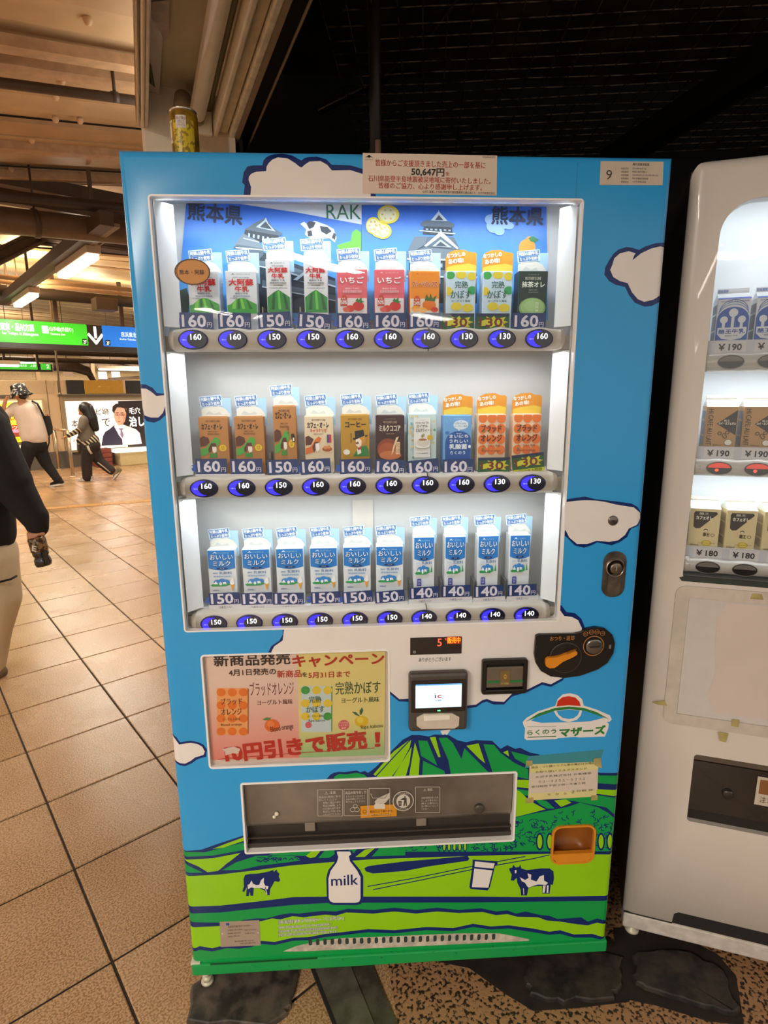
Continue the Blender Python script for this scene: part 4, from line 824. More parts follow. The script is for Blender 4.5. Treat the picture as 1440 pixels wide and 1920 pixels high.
pp(t, [(563, 420), (570, 416), (576, 420), (590, 414), (612, 422), (626, 430), (631, 446), (628, 455), (618, 447), (600, 448), (580, 446), (572, 440), (574, 430)], 'E8ECEC', 2)
for l in ([(575, 420), (580, 415), (592, 417), (588, 426), (580, 430)], [(600, 424), (614, 426), (622, 434), (612, 440), (602, 434)], [(576, 434), (584, 432), (586, 442), (578, 444)], [(626, 436), (630, 440), (628, 450), (622, 446)]): pp(t, l, '30343A', 3)
pp(t, [(660, 436), (668, 430), (677, 436), (677, 470), (650, 466), (636, 470), (632, 460), (644, 456), (658, 452)], '6CBF3A', 2)
pp(t, [(333, 580), (336, 545), (350, 540), (356, 560), (352, 598), (333, 598)], '5A5F50', 2)
t.text('熊本県', g2(352, 400)[0], g2(400, 418)[1], g2(455, 400)[0], g2(400, 380)[1], '0E1A3A', py_ - .001, .03, -6)
t.build('castle_poster_left', vm)
t = MB(FM, py_ - .0005); PY = py_ - .0005
pp(t, [(678, 366), (1024, 366), (1027, 600), (678, 600)], PB, 2)
CR_ = lambda l: rel(660, 350, 3.2, l)
castle(CR_, [([(345, 385), (700, 392), (745, 520), (748, 700), (335, 700)], '39434B', 3), ([(400, 300), (600, 306), (645, 376), (355, 390)], '39434B', 4), ([(432, 237), (600, 246), (604, 296), (424, 288)], '222A30', 4), ([(412, 218), (440, 203), (498, 200), (520, 168), (562, 205), (614, 225), (612, 246), (412, 238)], '5A666E', 5), ([(519, 138), (522, 152), (572, 208), (472, 205), (516, 152)], 'D4DDE2', 6), ([(520, 172), (496, 203), (548, 204)], '39434B', 7),
    ([(404, 262), (618, 282), (618, 288), (404, 268)], 'D4DDE2', 6), ([(376, 300), (452, 300), (440, 346), (350, 402), (332, 396), (348, 352)], '6A767E', 5), ([(452, 302), (610, 304), (648, 378), (640, 382), (530, 362), (440, 362)], '5A666E', 5), ([(532, 266), (546, 280), (640, 372), (628, 376), (530, 300), (446, 362), (430, 358), (520, 280)], 'D4DDE2', 7), ([(530, 318), (480, 360), (596, 366)], 'B8C4CA', 7), ([(530, 332), (500, 358), (572, 362)], '39434B', 8),
    ([(335, 398), (440, 364), (640, 382), (708, 392), (740, 440), (330, 430)], '6A767E', 6), ([(330, 430), (740, 440), (742, 450), (330, 440)], 'D4DDE2', 7), ([(330, 500), (744, 505), (750, 540), (326, 535)], '6A767E', 6), ([(326, 535), (750, 540), (750, 550), (326, 545)], 'D4DDE2', 7)])
for q_ in range(6): castle(CR_, [([(442 + q_ * 27, 252 + q_ * 1.5), (456 + q_ * 27, 253 + q_ * 1.5), (456 + q_ * 27, 262 + q_ * 1.5), (442 + q_ * 27, 261 + q_ * 1.5)], 'A8B4BC', 6)])
for q_ in range(9): castle(CR_, [([(352 + q_ * 42, 462), (374 + q_ * 42, 462), (374 + q_ * 42, 486), (352 + q_ * 42, 486)], 'A8B4BC', 5)])
for cx, cy, rx, ry in ((728, 403, 19, 15), (700, 424, 13, 14), (709, 430, 13, 14), (718, 434, 15, 13)):
    c = g2(cx, cy); t.ell(c[0], c[1], rx * .00118, ry * .00118, 'F0D838', py_ - .0022 - cx * 1e-6); t.ell(c[0] - .001, c[1], rx * .00092, ry * .00092, 'F0E8B8', py_ - .0026 - cx * 1e-6)
    for k in range(6): a = k * pi / 3; t.ell(c[0] - .001 + cos(a) * rx * .0006, c[1] + sin(a) * ry * .0006, .0022, .0022, 'D8B860', py_ - .003 - cx * 1e-6, 8)
for cx, cy, rx, ry in ((918, 412, 9, 8), (930, 408, 11, 9), (926, 424, 14, 12), (942, 420, 13, 9), (936, 434, 9, 7), (954, 424, 9, 6)):
    c = g2(cx, cy); t.ell(c[0], c[1], rx * .00118, ry * .00118, '9EC0EC', py_ - .0016 - cx * 1e-6, 20)
c = g2(988, 462); t.ell(c[0], c[1] - .003, .018, .017, 'F29A2C', py_ - .002); t.ell(c[0] + .004, c[1] + .012, .008, .007, 'F29A2C', py_ - .0022); pp(t, [(990, 447), (998, 443), (1010, 450), (1002, 455), (994, 453)], '2F7A3A', 6)
t.text('熊本県', g2(921, 400)[0], g2(970, 423)[1], g2(1019, 400)[0], g2(970, 388)[1], '101E42', py_ - .0032, .03, -1)
t.build('castle_poster_right', vm)
MB(FM).box(.405, .452, BY - .004, BY - .003, 1.02, 1.20, mat('paper_patch', 'DDD3C6', rough=.6)).build('paper_patch', vm)
# rails, buttons, price cards
RAILZ = [(1.519, 1.561), (1.229, 1.272), (.936, .981)]; RC_ = mat('rail_beige', 'BDB0A0', rough=.4, noise=.05)
GL = mat('button_dark', '14142A', rough=.15, coat=.5); BL = E('2A22F0', 1.6); BR = mat('button_ring', '1C1C60', rough=.3)
prices = [[160, 160, 150, 150, 160, 160, 160, 130, 130, 160], [160, 160, 150, 160, 160, 160, 160, 160, 130, 130], [150] * 6 + [140] * 4]
DIG = E('F6F8FF', 1.8)
for r, (z0, z1) in enumerate(RAILZ):
    zm = (z0 + z1) / 2; b = MB(FM).use(RC_)
    prof_ = [(.020, z0 + .003), (.016, z0 + .008), (.016, z1 - .008), (.020, z1 - .001), (.045, z1)]
    for xa, xb in ((.068, .561), (.5625, .826)):
        n = 12; nx = 24; vs = []
        for i in range(nx + 1):
            x = xa + (xb - xa) * i / nx; bump = .0022 * cos((x - .1055) / .075 * 2 * pi)
            for (y, z) in ((.045, z0), (.022, z0), (.0165, z0 + .006), (.0155, zm), (.0165, z1 - .006 + bump), (.022, z1 + bump), (.05, z1)): vs.append((x, y, z))
        fs = []
        for i in range(nx):
            for k in range(6): fs.append((i * 7 + k, i * 7 + k + 1, i * 7 + 8 + k, i * 7 + 7 + k))
        fs += [tuple(range(7)), tuple(range(nx * 7, nx * 7 + 7))[::-1]]; b.smooth = True; b.add(vs, fs); b.smooth = False
    for x, s in ((.068, -1), (.826, 1)):
        b.lathe([(.0001, -.016), (.018, -.010), (.0205, .0), (.0205, .02)], (x, .036, zm), n=20, mx=Matrix(((0, 0, -s), (0, 1, 0), (1, 0, 0))) @ Matrix.Diagonal(Vector((1, 1, 1))))
    b.build('button_rail', vm)
    MB(FM).box(DB[0] + .002, DB[1] - .002, .034, .046, z0 + .002, z1 - .012, RC_, bev=.001).build('rail_bar', vm)
    MB(FM).box(.07, .83, .05, BY - .001, z0 + .02, z1 - .002, BOXW).build('display_shelf', vm)
    for k in range(10):
        x = .1060 + .075 * k - (0.0 if r < 2 else .0)
        b = MB(FM).use(BR); b.lathe([(.0280, .0165), (.0280, .0130), (.0262, .0125)], (0, 0, 0), n=32, axis='Y', mx=Matrix(((1, 0, 0), (0, 1, 0), (0, 0, .66)))); b.v = [v + Vector((x, 0, zm)) for v in b.v]
        b.use(GL); b.ell(x, zm, .0262, .0172, y=.0123, n=32); bt = b.build('select_button', vm)
        b = MB(FM); m_ = [(x + .0245 * cos(t_), zm + .0158 * sin(t_)) for t_ in [pi / 2 + .25 + i * (pi - .5) / 14 for i in range(15)]]; m2 = [(x + .007 - .0185 * cos(t_), zm + .0142 * sin(t_)) for t_ in [-pi / 2 + .1 + i * (pi - .2) / 14 for i in range(15)]]
        b.poly(m_ + m2[::1], BL, .0119); b.text('つめた〜い', x - .0205, zm - .0018, x - .0115, zm + .001, E('C8D0FF', 1), .0116); b.build('blue_light', bt)
        b = MB(FM); b.text(str(prices[r][k]), x - .004, zm - .0005, x + .0165, zm + .0105, DIG, .0115, .012); b.build('price_digits', bt)
PC = [[(337, 400, 603, -1), (409, 471, 603, -1), (484, 546, 602, 3), (558, 621, 604, -5), (632, 693, 604, -1), (701, 762, 603, 0), (766, 825, 603, 0), (829, 889, 604, 0), (893, 955, 604, 0), (961, 1022, 603, 0)],
      [(367, 426, 876, 0), (432, 492, 876, 0), (501, 560, 877, 1), (563, 620, 876, 3), (637, 696, 876, 1), (703, 760, 877, -3), (764, 823, 877, 5), (830, 888, 876, 1), (896, 956, 873, 0), (960, 1020, 866, 6)],
      [(392, 450, 1124, 1), (452, 511, 1124, 1), (512, 570, 1124, -1), (583, 639, 1122, 1), (642, 699, 1121, 3), (703, 759, 1120, 4), (768, 823, 1113, 2), (828, 882, 1110, 0), (889, 944, 1110, 2), (952, 1006, 1108, 1)]]
CW = mat('card_white', 'D9D4D8', rough=.5); CY = mat('holder_clear', 'D8D8DC', rough=.2)
for r in range(3):
    for k in range(10):
        x0, x1, py, rot = PC[r][k]; yd = .042 + .0004 * (k % 2); a = FM.uv(x0, py, yd); c = FM.uv(x1, py, yd); cx = (a[0] + c[0]) / 2; cz = a[1]; w_ = (c[0] - a[0]); h_ = .0335 if r < 2 else .029
        zr = RAILZ[r][1]; b = MB(FM); b.T = Matrix.Translation((cx, 0, cz)) @ Matrix.Rotation(-rad(rot), 4, 'Y'); pr = prices[r][k]
        b.rect(-w_ / 2 - .002, -.033 if r < 2 else -.03, w_ / 2 + .004, -h_ / 2 + .002, CW, yd + .0006)
        if pr == 130:
            b.rect(-w_ / 2, -h_ / 2, w_ / 2, h_ / 2, '1E2A4C', yd); b.rect(-w_ / 2 + .0005, -h_ / 2 - .004, w_ / 2 - .0005, h_ / 2 - .006, '1C5A2A', yd - .0003)
            b.poly([(-w_ / 2 + .004, .0), (-.012, .006), (-.014, .011), (-.004, .007), (.002, .012), (.006, .006), (w_ / 2 - .008, .010), (w_ / 2 - .012, .003), (w_ / 2 - .002, .0), (w_ / 2 - .012, -.004), (w_ / 2 - .008, -.010), (.004, -.007), (-.004, -.011), (-.010, -.006), (-w_ / 2 + .006, -.008), (-w_ / 2 + .010, -.003)], 'D8D430', yd - .0006)
            b.text('130', -w_ / 2 + .006, -.009, w_ / 2 - .014, .008, '7A2414', yd - .001, .04); b.text('円', w_ / 2 - .012, -.008, w_ / 2 - .004, -.001, '7A2414', yd - .001); b.rect(-w_ / 2 + .0005, -h_ / 2 - .006, w_ / 2 - .0005, -h_ / 2 + .002, 'C8C828', yd - .0007)
            b.text('10円引き大特価', -w_ / 2 + .008, -h_ / 2 - .0052, w_ / 2 - .006, -h_ / 2 + .0012, '1A3A1A', yd - .0011, .01)
        else:
            b.rect(-w_ / 2, -h_ / 2 + .002, w_ / 2, h_ / 2, '20386E', yd)
            if k in (0, 4, 3): b.poly([(-w_ / 2 - .007, -.008), (-w_ / 2, -.009), (-w_ / 2, .006), (-w_ / 2 - .009, .004), (-w_ / 2 - .004, .001), (-w_ / 2 - .009, -.003)], '2A56B8', yd + .0003)
            b.text(str(pr), -w_ / 2 + .004, -.0105, w_ / 2 - .014, .0125, 'E2DCEA', yd - .0004, .04); b.text('円', w_ / 2 - .0125, -.0105, w_ / 2 - .003, -.001, 'E2DCEA', yd - .0004, .01)
            b.text('つめた〜い', -.014, -h_ / 2 - .007, .014, -h_ / 2 - .001, '3A3458', yd + .0001, .01)
        b.build('price_card', vm)
# round orange sticker hanging before the first carton
c = FM.uv(361, 510, .02); b = MB(FM); b.ell(c[0], c[1], .0325, .0225, 'D98F3C', .0195, 32); b.ring(c[0], c[1], .0335, .0235, .0022, '5A3414', .0192); b.ring(c[0] + .001, c[1], .031, .0235, .0012, '5A3414', .0190); b.text('熊本・阿蘇', c[0] - .024, c[1] - .005, c[0] + .022, c[1] + .004, '3A2410', .0188, .01); b.build('round_sticker', vm)
# ------------------------------------------------------------------ lower half of the blue machine
def sheet(name, px0, py0, px1, py1, m, y=-.0006, th=.0005, parent=vm, rot=0):
    pass
# campaign poster window
framering('poster_frame', .0765, .622, .480, .8955, .004, -.001, .012, WB, .009)
b = MB(FM, .010); Y0 = .010
b.rect(.078, .6235, .4785, .894, mat('poster_border', 'D8C8BC', rough=.4), Y0 + .002)
def hx(px, py): return FM.uv(px, py, Y0)
K = lambda x, y: hx(370 + x / 3.6, 1190 + y / 3.6)
def kp(l, m, k): b.poly([K(*p) for p in l], m, Y0 - .0003 * k)
def kt(s, x0, y0, x1, y1, m, k=3, bold=.02, rot=0): a = K(x0, (y0 + y1) / 2); c = K(x1, (y0 + y1) / 2); zt = K((x0 + x1) / 2, y0)[1]; zb = K((x0 + x1) / 2, y1)[1]; b.text(s, a[0], zb, c[0], zt, m, Y0 - .0003 * k, bold, rot)
SAL = mat('poster_salmon', 'E8A090', rough=.4); grad(SAL, 'E8877A', 'E6CDBE', .62, .82); YEL = mat('poster_yellow', 'E8C860', rough=.4); grad(YEL, '8CC58A', 'E6D98C', .625, .72)
kp([(46, 118), (675, 108), (690, 830), (100, 846)], SAL, 1); kp([(675, 108), (1270, 108), (1262, 812), (690, 830)], YEL, 1)
kt('新商品発売', 110, 128, 628, 208, '2A211E', bold=.035, rot=0); kt('キャンペーン', 640, 128, 1262, 212, 'B8321E', bold=.04)
kt('4月1日発売の', 212, 228, 532, 274, '3A2418', bold=.03); kt('新商品', 538, 238, 704, 288, 'B8321E', bold=.03); kt('を', 708, 252, 742, 284, '3A2418', bold=.03); kt('5月31日まで', 750, 248, 1032, 290, 'B8321E', bold=.03)
kt('ブラッドオレンジ', 354, 316, 652, 410, '6E2A22', bold=.0); kt('ヨーグルト風味', 404, 436, 644, 472, '5A2A28', bold=.02)
kt('完熟かぼす', 932, 312, 1236, 400, '1F4A30', bold=.01); kt('ヨーグルト風味', 972, 420, 1228, 458, '1F3A28', bold=.02)
for x0, y0, x1, y1, mm, mc in ((133, 360, 340, 674, 'F0A868', 'E87A28'), (702, 346, 904, 656, 'C8DCE0', 'E8CC38')):
    kp([(x0, y0), (x1, y0), (x1, y1), (x0, y1)], mm, 2)
    for i in range(3):
        for j in range(4):
            cx, cy = x0 + 28 + i * 75, y0 + 28 + j * 88; c = K(cx, cy); col_ = mc if not (mc == 'E8CC38' and (i + j) % 4 == 0) else '3FA04A'
            if x0 + 20 < cx < x1 - 10 and cy < y1 - 20: b.ell(c[0], c[1], .0098, .0098, col_, Y0 - .0009, 18)
    kp([(x1, y0), (x1 + 8, y0 + 6), (x1 + 6, y1 - 8), (x1, y1)], '8A5A30' if mc == 'E87A28' else '3F8A4A', 2)
kt('ブラッド', 158, 426, 304, 470, '6A3A10', 5, .02); kt('オレンジ', 160, 496, 300, 540, '6A3A10', 5, .02); kt('ヨーグルト風味', 170, 560, 290, 578, '8A4A20', 5, 0); kt('Blood orange', 160, 596, 302, 618, '5A3A20', 5, 0); kt('完熟', 752, 412, 836, 458, '1F5A38', 5, .02); kt('かぼす', 734, 478, 858, 524, '1F5A38', 5, .02); kt('ヨーグルト風味', 742, 540, 850, 556, '1F5A38', 5, 0); kt('Ripe kabosu', 752, 568, 860, 590, '1F5A38', 5, 0)
for cx, cy, rx, col_ in ((505, 612, .0165, 'E8702A'), (1108, 585, .0150, 'E6C228')):
    c = K(cx, cy); b.ell(c[0], c[1], rx, rx * .95, col_, Y0 - .0009); b.ell(c[0] - .003, c[1] + .004, rx * .5, rx * .5, 'F0884A' if cx < 600 else 'F0D858', Y0 - .0012)
kp([(440, 570), (470, 556), (500, 560), (488, 574), (460, 578)], '5F8A4A', 4); kp([(1042, 518), (1070, 520), (1098, 548), (1070, 542)], '3F6A3A', 4); kp([(1098, 540), (1094, 512), (1112, 488), (1120, 510), (1108, 538)], '3F6A3A', 4)
kt('Blood orange', 494, 606, 648, 654, '3A2018', 6, .0, 8); kt('Ripe kabosu', 1104, 604, 1252, 636, '2A2A18', 6, .0, 4)
for cx, cy in ((988, 608), (750, 607)): c = K(cx, cy); b.ell(c[0], c[1], .0125 if cx > 800 else .007, .0125 if cx > 800 else .008, 'D8606A', Y0 - .0015, 20)
kt('大分県産', 958, 584, 1018, 598, 'F0D8C8', 6, 0); kt('かぼす果汁', 954, 602, 1022, 616, 'F0D8C8', 6, 0); kt('使用', 972, 620, 1004, 634, 'F0D8C8', 6, 0)
kt('10円引きで販売', 180, 690, 1146, 815, 'C22C1C', 5, .05, 4.2); kt('！', 1196, 656, 1236, 756, 'C22C1C', 5, .05); 
for s_ in stroke([K(140, 838), K(600, 802), K(1195, 762)], .0016): b.poly(s_, 'B83020', Y0 - .0016)
kp([(170, 768), (250, 752), (292, 768), (276, 800), (240, 796), (190, 812), (188, 790)], 'E2D0C4', 7)
b.build('campaign_poster', vm)
MB(FM).box(.0805, .4765, .003, .0045, .626, .8915, glass('poster_pane_clear', (.99, .98, .97), .035, .08)).build('poster_pane', vm)
# dispensing port with hinged smoked flap
PX0, PZ0, PX1, PZ1 = .1445, .402, .7695, .582
framering('port_frame', PX0 - .002, PZ0 - .004, PX1 + .003, PZ1 + .002, .0045, -.002, .02, WB, .006)
b = MB(FM).use(mat('port_dark', '2A2522', rough=.5)); b.box(PX0 - .002, PX1 + .002, .16, .165, PZ0 - .01, PZ1 + .01); b.box(PX0 - .006, PX0, .03, .16, PZ0 - .01, PZ1 + .01); b.box(PX1, PX1 + .006, .03, .16, PZ0 - .01, PZ1 + .01); b.box(PX0, PX1, .03, .16, PZ0 - .012, PZ0 - .004); b.box(PX0, PX1, .03, .16, PZ1, PZ1 + .006); b.build('port_box', vm)
FLP = mat('flap_smoked', '857A6C', rough=.25, col2='564E45', scale=5, lo=.35, hi=.7, coat=.3)
b = MB(FM).use(FLP); n = 20; vs = []
for (y, z) in ((.012, PZ1 - .002), (.010, .53), (.011, .475), (.016, .458), (.022, .452)):
    for i in range(n + 1): vs.append((PX0 + .004 + (PX1 - PX0 - .008) * i / n, y + .0006 * sin(i * 1.1), z + (.002 * sin(i * .4) if z < .5 else 0)))
b.smooth = True; b.add(vs, [(k * (n + 1) + i, k * (n + 1) + i + 1, (k + 1) * (n + 1) + i + 1, (k + 1) * (n + 1) + i) for k in range(4) for i in range(n)]); b.smooth = False; fo = b.build('port_flap', vm)
b = MB(FM).use(mat('port_sill', '3C3530', rough=.4)); b.box(PX0, PX1, .012, .15, PZ0 + .0, PZ0 + .012); b.box(PX0, PX1, .03, .034, PZ0 + .012, .45); b.box(PX0 + .001, PX1 - .001, .014, .02, PZ0 + .022, PZ0 + .026); b.build('port_sill', vm)
for px in (580, 792): x = f(px, 1560)[0]; MB(FM).box(x - .012, x + .012, .020, .026, .432, .456, mat('clip_grey', '857B6E', rough=.4), bev=.002).build('flap_clip', vm)
x, z = f(900, 1520); MB(FM).lathe([(.011, .011), (.011, .004), (.006, .003)], (x, 0, z), mat('knob_smoked', '4A433B', rough=.3), axis='Y').build('flap_pivot', vm)
x, z = f(518, 1530); b = MB(FM); b.lathe([(.005, .009), (.005, .005), (.002, .004)], (x, 0, z), mat('droplet', 'E8DFC8', rough=.1), axis='Y', n=10); b.lathe([(.004, .009), (.004, .006), (.002, .005)], (x - .006, 0, z - .008), axis='Y', n=10); b.build('reflector_dot', vm)
# flap print
YF = .0080; b = MB(FM, YF); LN = 'C9C0B2'; V = lambda x, y: FM.uv(440 + x / 2.667, 1440 + y / 2.667, YF)
def vt(s, x0, y0, x1, y1, m=LN, bold=0, dy=.0002): a = V(x0, (y0 + y1) / 2); c = V(x1, (y0 + y1) / 2); b.text(s, a[0], V((x0 + x1) / 2, y1)[1], c[0], V((x0 + x1) / 2, y0)[1], m, YF - dy, bold)
def vbox(x0, y0, x1, y1): b.line([V(x0, y0), V(x1, y0), V(x1, y1), V(x0, y1), V(x0, y0)], .0011, LN)
for q in ((416, 108, 540, 240), (547, 106, 664, 238), (672, 102, 776, 234), (905, 95, 1026, 222)): vbox(*q)
b.rect(V(630, 250)[0], V(630, 250)[1], V(810, 182)[0], V(810, 182)[1], 'D9901E', YF + .0004)
vt('⚠ 注意', 450, 116, 506, 132, bold=.02)
for i, s in enumerate(('商品は1個毎に取り', '出してください', '絵柄と商品の向き', '商品の破損により', 'けが恐れあります', '取出口より奥へ手を', '入れないでください')): vt(s, 420 if i < 2 else 442, 138 + i * 14.5, (530 if i != 1 else 512), 149 + i * 14.5, bold=.01)
vt('商品の取り出し方', 553, 114, 658, 130, bold=.02)
for i, s in enumerate(('カフェになってますので', '商品は自動にフラップで', '取り出してください')): vt(s, 556, 136 + i * 13, 652, 146 + i * 13)
for cx, cy, r in ((603, 190, .005), (590, 208, .006), (612, 208, .006)): c = V(cx, cy); b.ring(c[0], c[1], r, r, .0012, LN)
b.line([V(680, 128), V(690, 150), V(752, 150), V(765, 128)], .0011, LN); b.poly([V(*p) for p in ((700, 168), (716, 150), (740, 140), (774, 124), (774, 150), (756, 172), (740, 182), (728, 176), (720, 186), (706, 186))], LN); b.poly([V(*p) for p in ((696, 186), (706, 176), (752, 180), (752, 204), (698, 204))], 'D8D0C2', YF - .0003)
vt('取出口より奥へ手を', 676, 210, 790, 222, '3A2A10', dy=.0004); vt('入れないでください', 682, 228, 784, 240, '3A2A10', dy=.0004); c = V(650, 218); b.ring(c[0], c[1], .0045, .0045, .0008, '3A2A10', YF - .0004)
c = V(843, 165); b.ell(c[0], c[1], .0245, .0265, 'D0C7BA', YF - .0002, 36); b.ell(c[0], c[1], .0225, .0245, '5A5148', YF - .0004, 36); b.ell(c[0], c[1], .0160, .0178, 'D0C7BA', YF - .0006, 36)
b.text('のんだあとは', c[0] - .014, c[1] + .0178, c[0] + .014, c[1] + .0230, 'D0C7BA', YF - .0009, .02); b.text('リサイクル', c[0] - .013, c[1] - .0228, c[0] + .013, c[1] - .0180, 'D0C7BA', YF - .0009, .02)
INK = '4A423A'; yk = YF - .0008
b.ell(c[0] + .004, c[1] + .011, .0022, .0022, INK, yk, 12); b.poly([(c[0] + .000, c[1] + .009), (c[0] + .008, c[1] + .008), (c[0] + .008, c[1] - .002), (c[0] + .009, c[1] - .013), (c[0] + .006, c[1] - .013), (c[0] + .005, c[1] - .004), (c[0] + .003, c[1] - .013), (c[0] + .000, c[1] - .013), (c[0] + .002, c[1] + .003), (c[0] - .006, c[1] + .006), (c[0] - .007, c[1] + .004)], INK, yk)
b.poly([(c[0] - .012, c[1] + .001), (c[0] - .003, c[1] + .001), (c[0] - .0045, c[1] - .012), (c[0] - .0105, c[1] - .012)], INK, yk)
for i in range(3): b.line([(c[0] - .0125, c[1] - .002 - i * .0035), (c[0] - .003, c[1] - .002 - i * .0035)], .0005, 'D0C7BA', yk - .0002)
vt('⚠ 警告', 944, 102, 990, 116, bold=.02)
for i, s in enumerate(('缶飲料破裂を防ぐため', 'に、立て掛らない、', '押さえ扉ない、', '缶い物いようにして', 'ください')): vt(s, 934, 143 + i * 14, (1018 if i < 4 else 968), 153 + i * 14)
b.build('flap_print', fo)
# LED status display
def fbox(name, px0, py0, px1, py1, y0, y1, m, bev=.001, par=vm): a = f(px0, py1); c = f(px1, py0); return MB(FM).box(a[0], c[0], y0, y1, a[1], c[1], m, bev=bev).build(name, par)
o = fbox('status_display', 769, 1193, 866, 1228, -.0015, .004, mat('display_black', '1A1210', rough=.2, coat=.5))
b = MB(FM, -.0018)
def ft(s, px0, py0, px1, py1, m, y=-.0020, bold=.02, rot=0, mb=None): a = f(px0, (py0 + py1) / 2); c = f(px1, (py0 + py1) / 2); (mb or b).text(s, a[0], f(px0, py1)[1], c[0], f(px0, py0)[1], m, y, bold, rot)
RD = E('FF4A30', 2.2); ORR = E('FF7A20', 2.4); b.rect(*f(838, 1207), *f(864, 1192.5), E('8A2408', .6), -.0017)
ft('5', 820, 1197, 828, 1211, RD, bold=-.0); ft('℃', 834, 1196, 837, 1200, RD, bold=0); ft('販売中', 838.5, 1194, 863, 1206, ORR, bold=.02); b.rect(*f(828, 1223), *f(865, 1215), '2E2220', -.0017)
c = f(777, 1222); b.ell(c[0], c[1], .0035, .0035, '8A8078'); b.build('display_characters', o)
b = MB(FM, -.0003); ft('ありがとうございます', 785, 1233, 846, 1241, '2E2824', -.0003, .015); b.build('thank_you_print', vm)
# IC card reader
RB = mat('reader_grey', '4A433E', rough=.42); a = f(765, 1366); c = f(875, 1252)
rd_ = MB(FM).box(a[0], c[0], -.022, .0, a[1] + .004, c[1], RB, bev=.007).build('card_reader', vm)
b = MB(FM, -.0228); s0 = f(772, 1335); s1 = f(872, 1268)
def ru(px, py): return FM.uv(px, py, -.0225)
def rr(px0, py0, px1, py1, m, k, r=.003): a = ru(px0, py1); c = ru(px1, py0); b.poly(rrect(a[0], a[1], c[0], c[1], r), m, -.0222 - .0003 * k)
rr(771, 1273, 874, 1337, mat('screen_bezel', '12100F', rough=.15, coat=.6), 1); rr(779, 1281, 866, 1328, E('CFEAF6', .72), 2, .001); rr(779, 1281, 866, 1286, E('3A94DA', .8), 3, .0005)
def rt(s, px0, py0, px1, py1, m, k=4, bold=.02): a = ru(px0, py1); c = ru(px1, py0); b.text(s, a[0], a[1], c[0], c[1], m, -.0222 - .0003 * k, bold)
rt('i', 815, 1300, 817.5, 1309, E('2A3050', .5)); rt('c', 820, 1302, 828, 1309, E('B02A3A', .7), 4, .05); rt('交通系', 816, 1311, 828, 1314.5, E('304050', .5), 4, 0); rt('タッチしてください　電子マネー対応', 797, 1282, 848, 1285, E('10406A', .5), 4, 0)
b.build('screen', rd_)
b = MB(FM); q = ru(823, 1332); b.box(q[0] - .003, q[0] + .003, -.0238, -.022, q[1] - .001, q[1] + .001, E('50FF80', 3)); b.build('status_light', rd_)
b = MB(FM); l = [ru(*p) for p in ((781, 1345), (795, 1338), (848, 1337), (861, 1344), (860, 1360), (852, 1365), (790, 1366), (781, 1360))]
b.prism(l, -.0245, -.02, mat('touch_pad_white', 'CFC4B4', rough=.3, noise=.1)); b.build('touch_pad', rd_)
b = MB(FM).use(mat('paper_slip', 'EDE6DA', rough=.4)); q = [ru(*p) for p in ((794, 1340), (843, 1339), (843, 1347), (795, 1350))]; b.prism(q, -.0265, -.0245); b.build('paper_slip', rd_)
# bill slot
a = f(901, 1300); c = f(988, 1232); BS = mat('black_plastic', '191512', rough=.35)
bs = framering('bill_slot', a[0], a[1] + .002, c[0], c[1], .009, -.010, .0, BS, .006)
b = MB(FM); b.box(a[0] + .008, c[0] - .008, -.001, .001, a[1] + .004, c[1] - .008, mat('slot_back', '0F0D0C', rough=.4)); b.build('slot_back', bs)
b = MB(FM); x0, x1 = f(911, 1260)[0], f(980, 1260)[0]; z0_, z1_ = f(945, 1286)[1], f(945, 1248)[1]
b.box(x0, x1, -.007, -.001, z0_, z1_, mat('slot_window', '6A5E50', rough=.3), bev=.002); b.box(x0, x1, -.0076, -.006, z0_ + .012, z0_ + .017, mat('slot_green', '1F7A3A', rough=.3)); b.box(x0 - .002, x1 + .002, -.012, -.004, z0_ - .010, z0_ - .003, BS, bev=.002)
xc_ = (x0 + x1) / 2; b.rect(xc_ - .011, z0_ + .006, xc_ + .011, z1_ - .008, '7A6038', -.0079); b.poly([(xc_ - .005, z0_ + .026), (xc_ + .005, z0_ + .026), (xc_, z0_ + .034)], 'B88A40', -.0082); b.rect(xc_ - .003, z0_ + .021, xc_ + .003, z0_ + .027, 'B88A40', -.0082); b.text('￥1000', xc_ - .008, z0_ + .008, xc_ + .008, z0_ + .0125, 'C8C070', -.0082)
b.build('slot_window', bs)
# coin unit
pts = [(1003, 1190), (1010, 1187), (1075, 1186), (1088, 1183), (1098, 1176), (1115, 1173), (1132, 1176), (1145, 1187), (1150, 1203), (1147, 1222), (1136, 1240), (1118, 1252), (1085, 1264), (1055, 1268), (1030, 1265), (1012, 1255), (1003, 1241), (1000, 1225)]
cu_ = MB(FM).prism(fpts(pts), -.008, 0, BS).build('coin_unit', vm)
b = MB(FM); x, z = f(1110, 1208); OR = mat('amber_print', 'B87A40', rough=.4); b.ring(x, z, .0235, .0235, .0018, OR, -.0084)
b.lathe([(.0185, -.008), (.0185, -.013), (.015, -.014)], (x, 0, z), mat('coin_metal', '8A847C', rough=.25, metal=.9), axis='Y'); b.box(x - .011, x + .011, -.0146, -.0135, z - .0012, z + .0012, mat('slot_black', '050505'))
for k, s in enumerate(('500', '100', '50', '10')): cx = x - .0195 + k * .0125; cz = z + .0285 + (.004 if k in (1, 2) else 0); b.ring(cx, cz, .0056, .0056, .0009, OR, -.0084, 18); b.text(s, cx - .0038, cz - .002, cx + .0038, cz + .002, OR, -.0084)
b.text('おつり・返却', f(1029, 1195)[0], f(1029, 1199)[1], f(1074, 1195)[0], f(1029, 1190)[1], OR, -.0084, .015)
